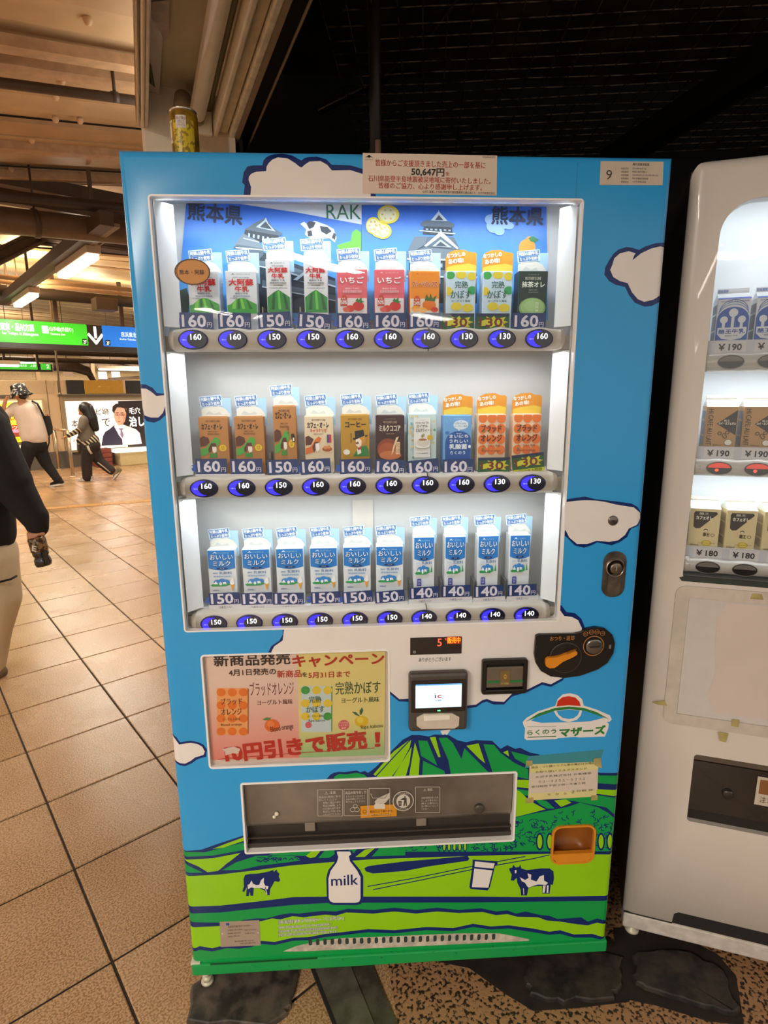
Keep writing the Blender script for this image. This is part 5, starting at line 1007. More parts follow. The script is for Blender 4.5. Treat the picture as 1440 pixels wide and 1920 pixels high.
x2, z2 = f(1141, 1210); b.box(x2 - .003, x2 + .002, -.0088, -.008, z2 - .004, z2 + .005, mat('latch_silver', '8A8680', metal=.6)); b.build('coin_slot', cu_)
b = MB(FM); x, z = f(1057, 1229); b.lathe([(.036, -.0075), (.036, -.010), (.033, -.0105)], (x, 0, z), mat('dial_black', '221C18', rough=.3), axis='Y', n=40); b.ring(x, z, .036, .036, .0012, '4A4038', -.0107); b.build('return_dial', cu_)
LV = mat('lever_orange', 'E08A1E', rough=.35); l = [f(*p) for p in ((1018, 1236), (1019, 1230), (1024, 1226.5), (1034, 1226), (1045, 1224), (1058, 1219), (1073, 1213.5), (1077, 1217), (1076, 1221), (1068, 1226), (1050, 1234), (1040, 1242), (1034, 1245.5), (1025, 1246), (1019, 1242))]
MB(FM).prism(l, -.018, -.010, LV).build('return_lever', cu_)
b = MB(FM).use(mat('lever_dark', '8A5210', rough=.5))
for i in range(7): a0 = f(1058 + i * 2.6, 1220 - i * 1.0); b.box(a0[0] - .0005, a0[0] + .0005, -.0185, -.0178, a0[1] - .001, a0[1] + .006)
b.build('lever_grip', cu_)
# coin return cup
xc_, zc_ = .915, .381; CO = mat('cup_orange', 'DB8A22', rough=.4); CI = mat('cup_inner', '9A5A1E', rough=.4)
framering('coin_return_cup', .862, .328, .968, .434, .005, -.004, .004, CO, .022)
b = MB(FM).use(CI); n_ = 20; fr_ = rrect(.866, .332, .964, .430, .019, 4); m_ = len(fr_)
rows = [(1.0, 0.0), (.96, .03), (.8, .045), (.3, .05)]; vs = [(xc_ + (p[0] - xc_) * s_, y_2, zc_ + (p[1] - zc_) * s_) for s_, y_2 in rows for p in fr_]
b.smooth = True; b.add(vs, [(k * m_ + i, k * m_ + (i + 1) % m_, (k + 1) * m_ + (i + 1) % m_, (k + 1) * m_ + i) for k in range(3) for i in range(m_)] + [tuple(range(3 * m_, 4 * m_))]); b.smooth = False
b.text('釣銭返却口', xc_ - .022, zc_ + .027, xc_ + .022, zc_ + .033, '6A4018', .018); b.build('cup_bowl', vm)
MB(FM).prism([(.8655, .358), (.8655, .348), (.878, .334), (.952, .334), (.9645, .348), (.9645, .358)], -.0045, .006, CO).build('cup_lip', vm)
# locks
x, z = f(1149, 976); b = MB(FM); b.lathe([(.0105, 0), (.0105, -.002), (.009, -.0028)], (x, 0, z), mat('lock_steel', '77706A', rough=.3, metal=.9), axis='Y'); b.box(x - .0035, x + .003, -.0032, -.0027, z - .001, z + .001, mat('slot_black', '050505')); b.build('key_lock', vm)
hx0, hz0 = f(1126, 1119); hx1, hz1 = f(1175, 1033); CHM = mat('chrome_worn', 'B0A294', rough=.22, metal=.95, noise=.5, scale=40)
hl = MB(FM).prism(rrect(hx0, hz0, hx1, hz1, .022, 6), -.0035, 0, CHM).build('door_handle', vm)
xm_ = (hx0 + hx1) / 2 + .001; zt_ = hz1 - .036; b = MB(FM); b.lathe([(.021, -.0035), (.021, -.006), (.018, -.007), (.018, -.004)], (xm_, 0, zt_), CHM, axis='Y', n=28); b.lathe([(.0125, -.004), (.0125, -.0085), (.010, -.0092)], (xm_, 0, zt_), mat('lock_core', '8A7D70', rough=.3, metal=.9), axis='Y'); b.box(xm_ - .001, xm_ + .001, -.0098, -.009, zt_ - .0055, zt_ + .0055, mat('key_brass', 'E0CFA8', metal=.8, rough=.3)); b.build('handle_lock', hl)
b = MB(FM); b.prism(rrect(xm_ - .0135, hz0 + .006, xm_ + .0135, zt_ - .014, .008), -.0052, -.003, mat('handle_grip', '8A7A6C', rough=.35, metal=.8, noise=.4, scale=50)); b.build('handle_grip', hl)
# stickers and notices
def note(name, quad, m, y=-.0008, th=.0006): q = fpts(quad); return MB(FM).prism(q, y, y + th, m).build(name, vm)
PAP = mat('paper_notice', 'D8C6B4', rough=.6, noise=.04, scale=8)
nn = note('donation_notice', [(680, 363), (931, 367), (932, 292), (680, 287)], PAP)
b = MB(FM, -.0011)
def nt_(s, x0, y0, x1, y1, m='A8341E', bold=.02): ft(s, x0, y0, x1, y1, m, -.0011, bold, -.7)
nt_('皆様からご支援頂きました売上の一部を基に', 704, 300, 910, 313); nt_('50,647円', 771, 315, 833, 331, '2A2420', .04); nt_('を', 835, 322, 843, 330); nt_('石川県能登半島地震被災地域に寄付いたしました。', 690, 330, 920, 342); nt_('皆様のご協力、心より感謝申し上げます。', 710, 343, 904, 355)
nt_('※2月に実施した令和6年能登半島地震復興支援企画より　大沢牛乳株式会社', 792, 358, 928, 363, '3A302C', 0); nt_('令和6年4月吉日', 904, 293, 928, 297, '3A302C', 0)
q = f(692, 296); b.poly([(q[0] - .008, q[1]), (q[0], q[1] + .004), (q[0] + .008, q[1]), (q[0], q[1] + .0015)], '3A302C'); b.ell(q[0], q[1] + .002, .0025, .0025, '3A302C', n=12); nt_('らくのうマザーズ', 684, 298, 700, 301, '3A302C', 0); b.build('notice_text', nn)
nn = note('permit_sticker', [(1124, 347), (1242, 347.5), (1244, 303.5), (1126, 302.5)], mat('sticker_grey', 'CBBBA8', rough=.5)); b = MB(FM, -.0011)
nt_('9', 1136, 319, 1147, 337, '2A2824', 0); nt_('構内営業承認票', 1186, 306, 1217, 311, '4A4238', .01)
for i, (s, s2) in enumerate((('承認年月日', '2024年4月1日'), ('承認番号', '新宿公施許可第1-5'), ('承認期間', '2024年4月1日~2027年3月31日'), ('営業種別', '飲料自動販売機営業'), ('営業者名', '大沢牛乳株式会社'))):
    y = 314.5 + i * 6.2; nt_(s, 1164, y, 1178, y + 3.6, '5A5044', 0); nt_(s2, 1185, y, (1211, 1213, 1233, 1215, 1211)[i], y + 3.6, '5A5044', 0)
b.build('sticker_text', nn)
GT = mat('green_tape', '3C8E9A', rough=.3); note('tape_ghost', [(984, 1440), (1126, 1428), (1132, 1405), (990, 1418)], GT, -.0002, .0001)
tp_ = mat('old_tape', 'B8A86A', rough=.35, noise=.3)
nn = note('phone_notice', [(990, 1500.5), (1118, 1493), (1122, 1428), (993, 1433)], mat('notice_yellow', 'D9CF8E', rough=.55)); b = MB(FM, -.0012); b.poly(fpts([(991, 1487), (1120, 1480), (1121, 1443), (992, 1449)]), 'D2C4B4', -.0010)
random.seed(2)
for i, (s, x0, x1) in enumerate((('商品・つり銭トラブル等の場合はお電話', 996, 1115), ('お取り扱い ミルクスタンド', 1004, 1100), ('大沢牛乳株式会社 お客様係', 1003, 1108), ('０３－３２５１－５２３２', 1010, 1096), ('受付時間 午前９時～午後５時', 996, 1097), ('土日祝 休', 1070, 1112))):
    y = 1434.5 - i * .0 + i * 9.2; ft(s, x0, y, x1, y + 4.2, '3A3428', -.0013, 0, 2)
ft('で　ひ　ら　く', 1026, 1487, 1076, 1491, '3A3428', -.0013, 0, 2); b.build('notice_text', nn)
for q in ([(986, 1436), (998, 1435), (998, 1425), (986, 1426)], [(1114, 1434), (1128, 1440), (1126, 1420), (1112, 1422)], [(986, 1506), (1000, 1504), (1000, 1494), (986, 1496)], [(1108, 1500), (1120, 1499), (1120, 1490), (1108, 1491)]): note('tape_piece', q, tp_, -.0015, .0003)
npl = note('rating_plate', [(414, 1775), (489, 1772), (486, 1725), (412, 1728)], mat('plate_metal', 'BBAA98', rough=.35, metal=.35, noise=.08)); b = MB(FM, -.0011)
PI_ = '6A5C50'; b.poly(fpts([(424, 1734.5), (430, 1734.5), (430, 1730), (424, 1730)]), '2A4A9A')
for i, (s, x0, x1, y0, y1) in enumerate((('自動販売機 型式 CP30BW', 428, 470, 1735, 1739), ('定格電圧 100V 50/60Hz', 427, 455, 1742, 1745), ('電動機 148/142W', 427, 452, 1748, 1751), ('消費電力 照明 36W', 427, 450, 1754, 1757), ('冷媒 R-134a 0.22kg', 458, 480, 1742, 1745), ('質量 235kg', 460, 478, 1748, 1751), ('製造番号 2018', 440, 476, 1763, 1766), ('株式会社', 450, 480, 1767, 1770))): ft(s, x0, y0, x1, y1, PI_, -.0011, 0, 1.5)
for px, py in ((417, 1750), (484, 1748)): q = f(px, py); b.ell(q[0], q[1], .0016, .0016, 'E6DCCB', -.0013, 12)
b.build('plate_text', npl)
# printed decals: cows, bottle, cup, logo, small print
CWH = WHITEF
b = MB(FM, -.0003); A = lambda l: fpts(rel(340, 1430, 3.43, l))
b.poly(A([(400, 745), (410, 722), (440, 715), (500, 712), (560, 700), (590, 690), (596, 702), (612, 686), (618, 702), (632, 715), (626, 730), (636, 755), (628, 766), (600, 762), (585, 790), (572, 812), (568, 852), (548, 850), (536, 822), (500, 806), (466, 808), (462, 856), (445, 856), (440, 828), (434, 858), (416, 858), (422, 800), (404, 832), (392, 826), (402, 796)]), NAVY)
for l in ([(426, 786), (440, 778), (452, 756), (460, 776), (480, 786), (502, 784), (512, 755), (532, 738), (530, 770), (540, 790), (560, 794), (556, 812), (540, 812), (520, 806), (490, 804), (470, 806), (452, 800), (430, 812)],): b.poly(A(l), CWH, -.0006)
b.line(A([(540, 800), (550, 845)]), .002, CWH, -.0006); b.build('cow_decal', vm)
b = MB(FM, -.0003); A = lambda l: fpts(rel(740, 1380, 3.273, l))
b.poly(A([(702, 812), (722, 806), (728, 790), (742, 806), (762, 804), (772, 788), (776, 812), (810, 822), (900, 812), (950, 812), (974, 830), (978, 870), (970, 915), (958, 910), (950, 968), (906, 966), (904, 920), (850, 922), (820, 935), (812, 978), (776, 978), (772, 940), (752, 900), (748, 870), (730, 888), (712, 885), (718, 850), (706, 828)]), NAVY)
for l in ([(768, 866), (800, 882), (822, 870), (815, 842), (838, 850), (835, 880), (870, 892), (890, 860), (915, 852), (916, 885), (940, 900), (930, 912), (880, 910), (850, 918), (822, 930), (812, 920), (800, 900), (780, 890)], [(736, 822), (748, 822), (746, 840), (738, 842)], [(910, 915), (926, 915), (920, 960), (908, 960)], [(934, 915), (944, 915), (942, 962), (932, 962)]): b.poly(A(l), CWH, -.0006)
b.line(A([(790, 935), (792, 970)]), .0018, CWH, -.0006); b.build('cow_decal', vm)
b = MB(FM, -.0003); A = lambda l: fpts(rel(340, 1430, 3.43, l))
b.poly(A([(990, 565), (1098, 565), (1108, 585), (1095, 600), (1100, 630), (1150, 690), (1170, 730), (1170, 880), (1155, 908), (1130, 915), (975, 915), (948, 905), (936, 880), (932, 740), (945, 690), (985, 640), (995, 608), (985, 585)]), NAVY)
b.poly(A([(1000, 570), (1085, 570), (1092, 588), (1078, 600), (1084, 632), (1130, 692), (1152, 735), (1152, 875), (1142, 894), (1120, 900), (980, 900), (958, 890), (948, 870), (946, 745), (960, 695), (1000, 640), (1010, 606), (1004, 590)]), WHITEF, -.0006)
q0 = f(622, 1663); q1 = f(672, 1639.5); b.text('milk', f(621, 1660)[0], f(640, 1660)[1], f(672, 1660)[0], f(640, 1640)[1], NAVY, -.0009, .02); b.build('milk_bottle_decal', vm)
b = MB(FM, -.0003); A = lambda l: fpts(rel(740, 1380, 3.273, l))
b.poly(A([(478, 758), (632, 768), (630, 790), (615, 800), (585, 925), (570, 948), (465, 938), (458, 925), (478, 790)]), NAVY); b.poly(A([(492, 768), (614, 780), (604, 812), (490, 802)]), WHITEF, -.0006); b.poly(A([(488, 812), (600, 824), (574, 930), (474, 926)]), WHITEF, -.0006); b.build('milk_cup_decal', vm)
# company emblem
b = MB(FM, -.0003); A = lambda l: fpts(rel(740, 1170, 3.273, l)); a_ = lambda p: A([p])[0]
b.poly(A([(786, 600), (810, 575), (880, 535), (985, 502), (1000, 460), (1030, 432), (1075, 424), (1120, 435), (1150, 462), (1160, 500), (1240, 525), (1320, 560), (1332, 585), (1318, 600), (1300, 600), (1314, 612), (1310, 640), (1290, 690), (1130, 696), (1110, 692), (1000, 700), (996, 706), (808, 712), (796, 700), (800, 640), (790, 620)]), WHITEF)
b.poly(A([(835, 592), (880, 562), (975, 530), (990, 560), (1020, 590), (1066, 602), (1118, 588), (1142, 560), (1150, 528), (1220, 545), (1285, 575), (1200, 596), (1140, 600), (900, 606)]), SKY, -.0005)
RDF = film('C8321E'); b.poly(A([(992, 505), (1000, 472), (1030, 448), (1068, 442), (1108, 450), (1134, 476), (1141, 503), (1066, 498)]), RDF, -.0006); b.poly(A([(992, 532), (1066, 524), (1136, 530), (1122, 560), (1096, 578), (1066, 582), (1030, 575), (1005, 556)]), SKY, -.0006)
gl = [(804, 598), (880, 548), (985, 514), (1070, 506), (1160, 514), (1240, 540), (1318, 585), (1240, 556), (1160, 530), (1070, 522), (985, 530), (880, 566)]; b.poly(A(gl), film('2E7F3A'), -.0008)
b.rect(*a_((815, 692)), *a_((990, 690)), '2E7F3A', -.0007)
def lt(s, x0, y0, x1, y1, m, bold): p = a_((x0, y1)); q = a_((x1, y0)); b.text(s, p[0], p[1], q[0], q[1], m, -.0009, bold, 1.5)
lt('らくのう', 812, 642, 992, 680, film('2E7F3A'), .03); lt('マザーズ', 1008, 622, 1296, 690, film('2E7F3A'), .055); b.line(A([(815, 630), (990, 628)]), .0006, film('2E7F3A'), -.0007); b.line(A([(815, 694), (990, 690)]), .0006, film('2E7F3A'), -.0007); b.build('emblem_decal', vm)
b = MB(FM, -.0004)
for s, y0, y1, x1 in (('熊本県PRキャラクター「くまモン」', 1724, 1732.5, 646), ('©2010熊本県くまモン#K35521', 1735.5, 1741.5, 621), ('被許諾者 熊本県酪農業協同組合連合会', 1743, 1748.5, 634), ('住所 熊本県熊本市東区戸島5-10-15', 1750, 1755.5, 632)): ft(s, 521, y0, x1, y1, WHITEF, -.0004, .10, 1); ft(s, 521, y0, x1, y1, '4A5A2A', -.0006, .005, 1)
b.build('small_print_decal', vm)
# door seam line
MB(FM).box(f(1082, 330)[0] - .0004, f(1082, 330)[0] + .0004, -.0003, .001, 1.79, 1.852, mat('seam_blue', '2A7FB0')).build('film_seam', vm)
# can on top of the machine
cn = thing('tall_can', 'yellow and brown tall drink can standing on top of the blue machine', 'can', (.115, .09, ZT), 0)
cx, cy = FM.uv(346, 245, .12)[0], .12; r = .0255 * 1.0; cn.location = (cx, cy, ZT); WM[cn.name] = Matrix.Translation((cx, cy, ZT))
H_ = FM.uv(346, 212, .12)[1] - ZT; a = FM.uv(323, 240, .12)[0]; c_ = FM.uv(375, 240, .12)[0]; r = (c_ - a) / 2 * .98
b = MB(None); b.T = Matrix.Translation((cx, cy, ZT)); b.lathe([(r * .9, 0), (r, .006), (r, H_ - .008), (r * .93, H_ - .001)], m=mat('can_gold', 'B98A1C', rough=.3, metal=.3, col2='6E5214', scale=30, lo=.42, hi=.58), n=36); b.build('can_body', cn)
b = MB(None); b.T = Matrix.Translation((cx, cy, ZT)); b.lathe([(r * .94, H_ - .002), (r * .97, H_ + .001), (r * .93, H_ + .0022), (r * .86, H_ - .001), (.001, H_ - .0015)], m=mat('can_rim', 'D8CFC0', rough=.25, metal=.8), n=36); b.build('can_rim', cn)
def wrap(name, a0, a1, z0_, z1_, m, s=None, sm='5A2A14', k=1):
    b = MB(None); b.T = Matrix.Translation((cx, cy, ZT)); b.use(m) ; n = 8; rr_ = r + .0003 * k; vs = []
    for i in range(n + 1): t_ = rad(a0 + (a1 - a0) * i / n); vs += [(rr_ * sin(t_), -rr_ * cos(t_), z0_), (rr_ * sin(t_), -rr_ * cos(t_), z1_)]
    b.add(vs, [(2 * i, 2 * i + 2, 2 * i + 3, 2 * i + 1) for i in range(n)])
    if s:
        g_, fs_ = glyphs(s); vv = []
        b.use(sm)
        for u_, v_ in g_: t_ = rad(a0 + (a1 - a0) * (.08 + .84 * u_)); vv.append(((rr_ + .0003) * sin(t_), -(rr_ + .0003) * cos(t_), z0_ + (z1_ - z0_) * (.1 + .8 * v_)))
        b.add(vv, fs_)
    b.build(name, cn)
wrap('yellow_panel', -35, 55, .004, H_ - .02, mat('can_yellow', 'D2B41E', rough=.35, col2='8E741A', scale=120, lo=.45, hi=.5))
wrap('white_label', -20, 22, H_ - .036, H_ - .014, mat('can_label', 'D8CBBE', rough=.5), '飲んだ後は\n分別して\nリサイクル', '8A4A4A', 2)
wrap('white_oval', -70, -42, H_ - .06, H_ - .02, mat('can_cream', 'E0CDA0', rough=.4), 'コ', 'A06A1A'); wrap('barcode_label', -62, -38, .002, .028, MATS['can_cream'], '||||', '2A2018')
wrap('red_band', -30, 50, .003, .010, mat('can_red', '8A2E18', rough=.4), k=2)
# ================================================================== CARTONS IN THE BLUE MACHINE
CF = .060; CD = .036
def carton_design(kind):
    """list of print items in 0..1 coordinates of the front face; later items lie on top"""
    R = lambda *a: ('r', *a); T = lambda s, x0, z0, x1, z1, c, b=.02: ('t', s, x0, z0, x1, z1, c, b); EL = lambda *a: ('e', *a); PL = lambda c, *p: ('p', p, c)
    mtn = [PL('3FA040', (0, .28), (.12, .30), (.3, .40), (.45, .44), (.6, .43), (.75, .38), (1, .30), (1, .1), (0, .1)), PL('7CC84A', (.2, .34), (.32, .40), (.28, .2), (.15, .2)), PL('7CC84A', (.45, .43), (.52, .42), (.6, .2), (.5, .2)), PL('2A6A34', (.36, .40), (.42, .43), (.44, .2), (.34, .2)), PL('2A6A34', (.66, .40), (.7, .39), (.85, .2), (.75, .2))]
    logo = lambda c='4A6A5A': [T('らくのうマザーズ', .38, .93, .82, .965, c, 0), PL(c, (.18, .935), (.24, .965), (.30, .935), (.24, .945))]
    if kind == 'aso': return 'DADBDC', logo() + [T('生乳100%使用', .22, .86, .78, .89, '5A6A8A', 0), T('大阿蘇', .08, .70, .92, .85, 'C8202A', .05), T('牛乳', .28, .57, .76, .69, 'C8202A', .05), T('種類別 牛乳', .28, .51, .72, .555, '4A5A7A', .01), R(.2, .455, .8, .495, 'C4CCD8'), T('常温保存可能品', .22, .46, .78, .49, '3A4A6A', 0), T('成分無調整', .1, .42, .35, .445, '5A6A8A', 0)] + mtn
    if kind == 'aso_tall': return 'DEDCDA', logo() + [T('生乳100%使用', .25, .885, .75, .91, '3A3A3A', 0), T('大阿蘇', .06, .78, .94, .875, 'C8202A', .05), T('牛乳', .22, .685, .78, .77, 'C8202A', .05), T('種類別 牛乳', .2, .635, .8, .67, '3A3A3A', .01), R(.12, .59, .88, .625, 'C8C8C8'), T('常温保存可能品', .14, .595, .86, .62, '2A2A2A', 0), T('成分無調整', .3, .555, .7, .58, '3A3A3A', 0), T('熊本県阿蘇山麓生乳使用', .1, .51, .9, .53, '4A4A4A', 0)] + [PL('2F8A3C', (0, .36), (.3, .45), (.5, .49), (.75, .43), (1, .36), (1, .1), (0, .1)), PL('1F5A2A', (.25, .42), (.35, .45), (.3, .15), (.15, .15)), PL('6AC04A', (.45, .47), (.55, .47), (.6, .15), (.48, .15)), PL('1F5A2A', (.7, .43), (.8, .40), (.95, .15), (.8, .15))]
    if kind == 'ichigo': return 'E2636C', logo('F0D0D0') + [R(0, 0, 1, .42, 'E6D8D4'), T('いちご', .08, .72, .92, .87, 'C8303A', .07), T('いちご', .09, .725, .91, .865, 'F6ECE8', .035), T('種類別 乳飲料', .25, .60, .75, .635, 'F4DADA', 0), R(.18, .53, .82, .58, 'F0B8B8'), T('常温保存可能品', .2, .535, .8, .575, 'B83844', 0), PL('C8402A', (.08, .25), (.10, .42), (.14, .45), (.14, .48), (.28, .48), (.28, .45), (.32, .42), (.32, .25)), T('牛乳', .13, .38, .27, .43, 'F4E8E0', 0), T('50%', .10, .29, .31, .37, 'F4E8E0', .03), EL(.70, .25, .2, .1, 'D0281E'), EL(.42, .2, .15, .07, 'D83A2A'), EL(.28, .18, .12, .05, 'E05A4A'), PL('2F7A30', (.6, .36), (.68, .42), (.72, .38), (.82, .44), (.82, .36), (.92, .34), (.78, .31))]
    if kind == 'mix': return 'EE8A12', logo('C85A10') + [R(0, 0, 1, .42, 'EADCC8'), T('フルーツミックス', .05, .66, .95, .80, 'F4DCB0', .07), T('フルーツミックス', .06, .665, .94, .795, 'C03A1A', .03), PL('D0481E', (.12, .25), (.12, .42), (.17, .45), (.17, .48), (.30, .48), (.30, .45), (.35, .42), (.35, .25)), T('24%', .13, .28, .34, .36, 'F4E8D8', .03), T('果汁', .16, .38, .31, .42, 'F4E8D8', 0), EL(.2, .2, .16, .07, 'F09A20'), EL(.66, .28, .24, .12, 'E8781A'), PL('3F6A2A', (.5, .38), (.56, .52), (.66, .42), (.70, .54), (.78, .42), (.92, .50), (.86, .36)), EL(.45, .17, .14, .06, 'F0A83A'), EL(.85, .18, .13, .06, 'D8442A')]
    if kind == 'kabosu':
        it = [EL(.12, .92, .16, .085, '3FA84A'), EL(.5, .93, .19, .085, 'E4CC30'), EL(.88, .90, .17, .085, 'E4CC30'), EL(.05, .58, .16, .09, 'E4CC30'), EL(.9, .60, .17, .09, '2FA052'), EL(.35, .25, .2, .09, 'E4CC30'), EL(.75, .22, .2, .09, 'E4CC30')]
        return 'C9DDE8', it + [T('完熟', .28, .64, .74, .80, '1F5A48', .02), T('かぼす', .13, .42, .86, .60, '1F5A48', .02), T('ヨーグルト風味', .16, .34, .84, .395, '1F5A38', .01)]
    if kind == 'matcha': return '16302A', [T('らくのうマザーズ', .32, .92, .7, .95, '9AA090', 0), T('MOTHER\'S LINE', .22, .82, .78, .89, 'C8C8B0', .01), T('抹茶オレ', .1, .66, .92, .79, 'E4EAD8', .03), T('種類別 乳飲料', .36, .59, .66, .62, '8A9A88', 0), T('常温保存可能品', .34, .54, .7, .57, '8A9A88', 0), EL(.5, .22, .48, .22, '7FAA62'), EL(.5, .24, .42, .19, '9CC07C'), EL(.45, .26, .25, .11, 'A8CA88'), R(.62, .14, .72, .34, 'CFE0B0'), T('まろ\nやか', .63, .16, .71, .32, '2A4A2A', 0)]
    if kind in ('cafe', 'cafe_tall'):
        k = .0 if kind == 'cafe' else .04
        it = [R(0, .8 + k, 1, 1, 'A8743A')] if 0 else []
        it += [T("MOTHER'S LINE", .25, .90, .75, .945, '3A2010', .02), T('カフェ・オ・レ', .08, .74 + k, .82, .87 + k, '3A1A0C', .05), T('種類別 乳飲料', .3, .68, .66, .71, '6A3A1A', 0), T('常温保存可能品', .28, .62, .7, .66, '6A3A1A', .01)]
        it += [PL('5A2C1C', (0, .55), (.12, .60), (.30, .56), (.34, .46), (.2, .38), (0, .36)), PL('4FA03A', (0, .30), (.20, .34), (.38, .46), (.50, .56), (.64, .56), (.72, .48), (.66, .40), (.50, .34), (.38, .30), (.3, .22), (.1, .16), (0, .16)), PL('5A2C1C', (.28, .32), (.40, .44), (.55, .44), (.58, .36), (.45, .34), (.36, .24), (.28, .24)), PL('F0E0D0', (.42, .36), (.56, .36), (.58, .30), (.56, .24), (.46, .22), (.42, .28)), PL('3F8A30', (.32, .22), (.44, .20), (.56, .24), (.58, .12), (.3, .12)), EL(.80, .33, .13, .075, 'E8C020'), T('生乳\n50%', .73, .29, .87, .37, '8A3A10', .01)]
        if kind == 'cafe_tall': it += [PL('2A1A14', (.78, .50), (.9, .52), (.97, .46), (.97, .36), (.86, .36), (.8, .42)), PL('F0E0D0', (.86, .44), (.93, .44), (.93, .38), (.86, .38)), T('珈琲\n専科', .62, .5, .7, .62, '3A1A0C', 0)]
        return 'B5783C', it
    if kind == 'caramel': return 'E2C9A4', [T("MOTHER'S LINE", .25, .90, .75, .945, '4A3020', .02), T('カフェ・オ・レ', .08, .75, .86, .88, '3A2014', .05), T('キャラナリゼ', .18, .65, .78, .74, 'C8501E', .03), T('種類別 乳飲料', .3, .60, .66, .63, '6A4A3A', 0), PL('5A2C1C', (0, .55), (.12, .58), (.3, .5), (.2, .38), (0, .36)), PL('D86A24', (0, .30), (.20, .34), (.36, .50), (.48, .56), (.58, .52), (.52, .44), (.38, .34), (.3, .22), (0, .16)), PL('5A2C1C', (.24, .32), (.34, .44), (.48, .44), (.40, .30), (.30, .20)), PL('F4E8DC', (.36, .40), (.50, .42), (.52, .28), (.42, .22), (.36, .28)), R(.78, .42, .86, .6, '3A4A8A'), R(.86, .42, .94, .6, 'B83038'), EL(.78, .28, .18, .06, 'A8501C'), EL(.72, .31, .07, .04, 'D88A4A'), EL(.84, .32, .07, .04, 'D88A4A')]
    if kind == 'coffee': return 'B8861C', [T("MOTHER'S LINE", .25, .90, .75, .945, '4A3410', .02), T('コーヒー', .14, .74, .90, .87, '2A1A10', .06), T('常温\n保存', .32, .4, .38, .62, '4A3410', 0), PL('1A1614', (.40, .50), (.50, .52), (.48, .66), (.80, .69), (.84, .56), (.95, .58), (.94, .54), (.66, .49), (.45, .46)), PL('C8882A', (.60, .50), (.86, .56), (.9, .44), (.8, .36), (.62, .4)), PL('F0DCC4', (.52, .48), (.66, .50), (.74, .44), (.72, .34), (.60, .30), (.52, .36)), PL('7A4A1A', (.5, .40), (.60, .43), (.64, .38), (.54, .37)), PL('2F7A34', (.42, .12), (.58, .26), (.70, .32), (.92, .34), (1, .2), (1, .1), (.42, .1)), PL('E8E0D0', (.56, .26), (.68, .32), (.72, .18), (.58, .14)), PL('B83028', (.58, .28), (.72, .32), (.72, .26), (.60, .24)), EL(.18, .2, .12, .06, 'E8E0D0')]
    if kind == 'cocoa': return '3A1A14', [T('らくのうマザーズ', .32, .92, .7, .95, 'A88A70', 0), T("MOTHER'S LINE", .25, .84, .75, .89, 'B89878', .01), T('ミルクココア', .1, .66, .88, .80, 'E8D8C0', .03), T('種類別 乳飲料', .36, .59, .66, .62, 'A88A70', 0), EL(.42, .26, .40, .24, '8A3C20'), EL(.40, .22, .34, .19, 'A8502A'), EL(.5, .12, .40, .10, 'C8703A'), PL('E8C8A0', (.72, .52), (.82, .54), (.70, .38), (.62, .2), (.54, .12), (.60, .3)), R(.70, .14, .86, .42, 'E0BC90'), T('ひと\nいき', .72, .17, .84, .4, '5A2A14', 0)]
    if kind == 'tea':
        it = []; random.seed(12)
        for i in range(34): it.append(EL(random.uniform(.04, .96), random.uniform(.05, .97), .05, .03, random.choice(('7FB0C0', 'C8B870', '6A9A88', 'E0C890', 'A8C8D0'))))
        return 'C4D4D0', it + [R(.18, .06, .78, .93, 'E6E2DA'), T('らくのうマザーズ', .36, .87, .6, .89, '5A5A4A', 0), T('ROYAL MILK TEA', .24, .80, .72, .845, '5A4A3A', 0), T('ロイヤル', .28, .72, .68, .78, '3A2A20', .03), T('ミルクティー', .24, .62, .74, .70, '3A2A20', .03), EL(.48, .53, .03, .04, '8A7A3A'), EL(.54, .55, .02, .04, '8A7A3A'), EL(.5, .30, .28, .05, 'A8A898'), EL(.5, .31, .26, .045, 'E8E4D8'), PL('D8D0C0', (.30, .46), (.36, .34), (.46, .30), (.56, .30), (.66, .34), (.70, .46)), EL(.5, .455, .2, .035, 'F0ECE0'), EL(.5, .455, .16, .026, 'A8683A'), EL(.76, .50, .10, .06, 'E0B020'), T('アール\nグレイ', .69, .46, .83, .54, '5A3A10', 0), T('アッサム茶葉使用', .26, .14, .7, .17, '4A3A2A', 0)]
    if kind == 'lacto': return '6FA6D8', [T('らくのうマザーズ', .38, .93, .68, .955, 'D8E8F4', 0), EL(.62, .80, .28, .11, 'E0E8EE'), PL('E0E8EE', (.5, .70), (.60, .72), (.56, .64)), T('さわやかな', .42, .81, .82, .85, '3A5A8A', 0), T('ヨーグルト風味', .38, .75, .86, .79, '3A5A8A', 0), EL(.55, .40, .50, .26, '1E56A0'), R(.05, 0, 1, .4, '1E56A0'), EL(.55, .61, .09, .02, 'D8E4F0'), EL(.55, .62, .08, .018, '1E56A0'), T('まいにち', .2, .50, .9, .58, 'E8F0F4', .03), T('うれしい', .2, .39, .9, .47, 'E8F0F4', .03), T('乳酸菌', .2, .24, .86, .36, 'E8F0F4', .04), T('らくのう', .24, .12, .8, .2, 'D8E8F4', .03), EL(.12, .62, .08, .04, '3A76B8'), EL(.95, .30, .05, .04, 'E8F0F4')] + [EL(.1 + .13 * (i % 7), .9 - .06 * (i // 7) + .02 * (i % 3), .02, .012, '8CBCE4') for i in range(14)]
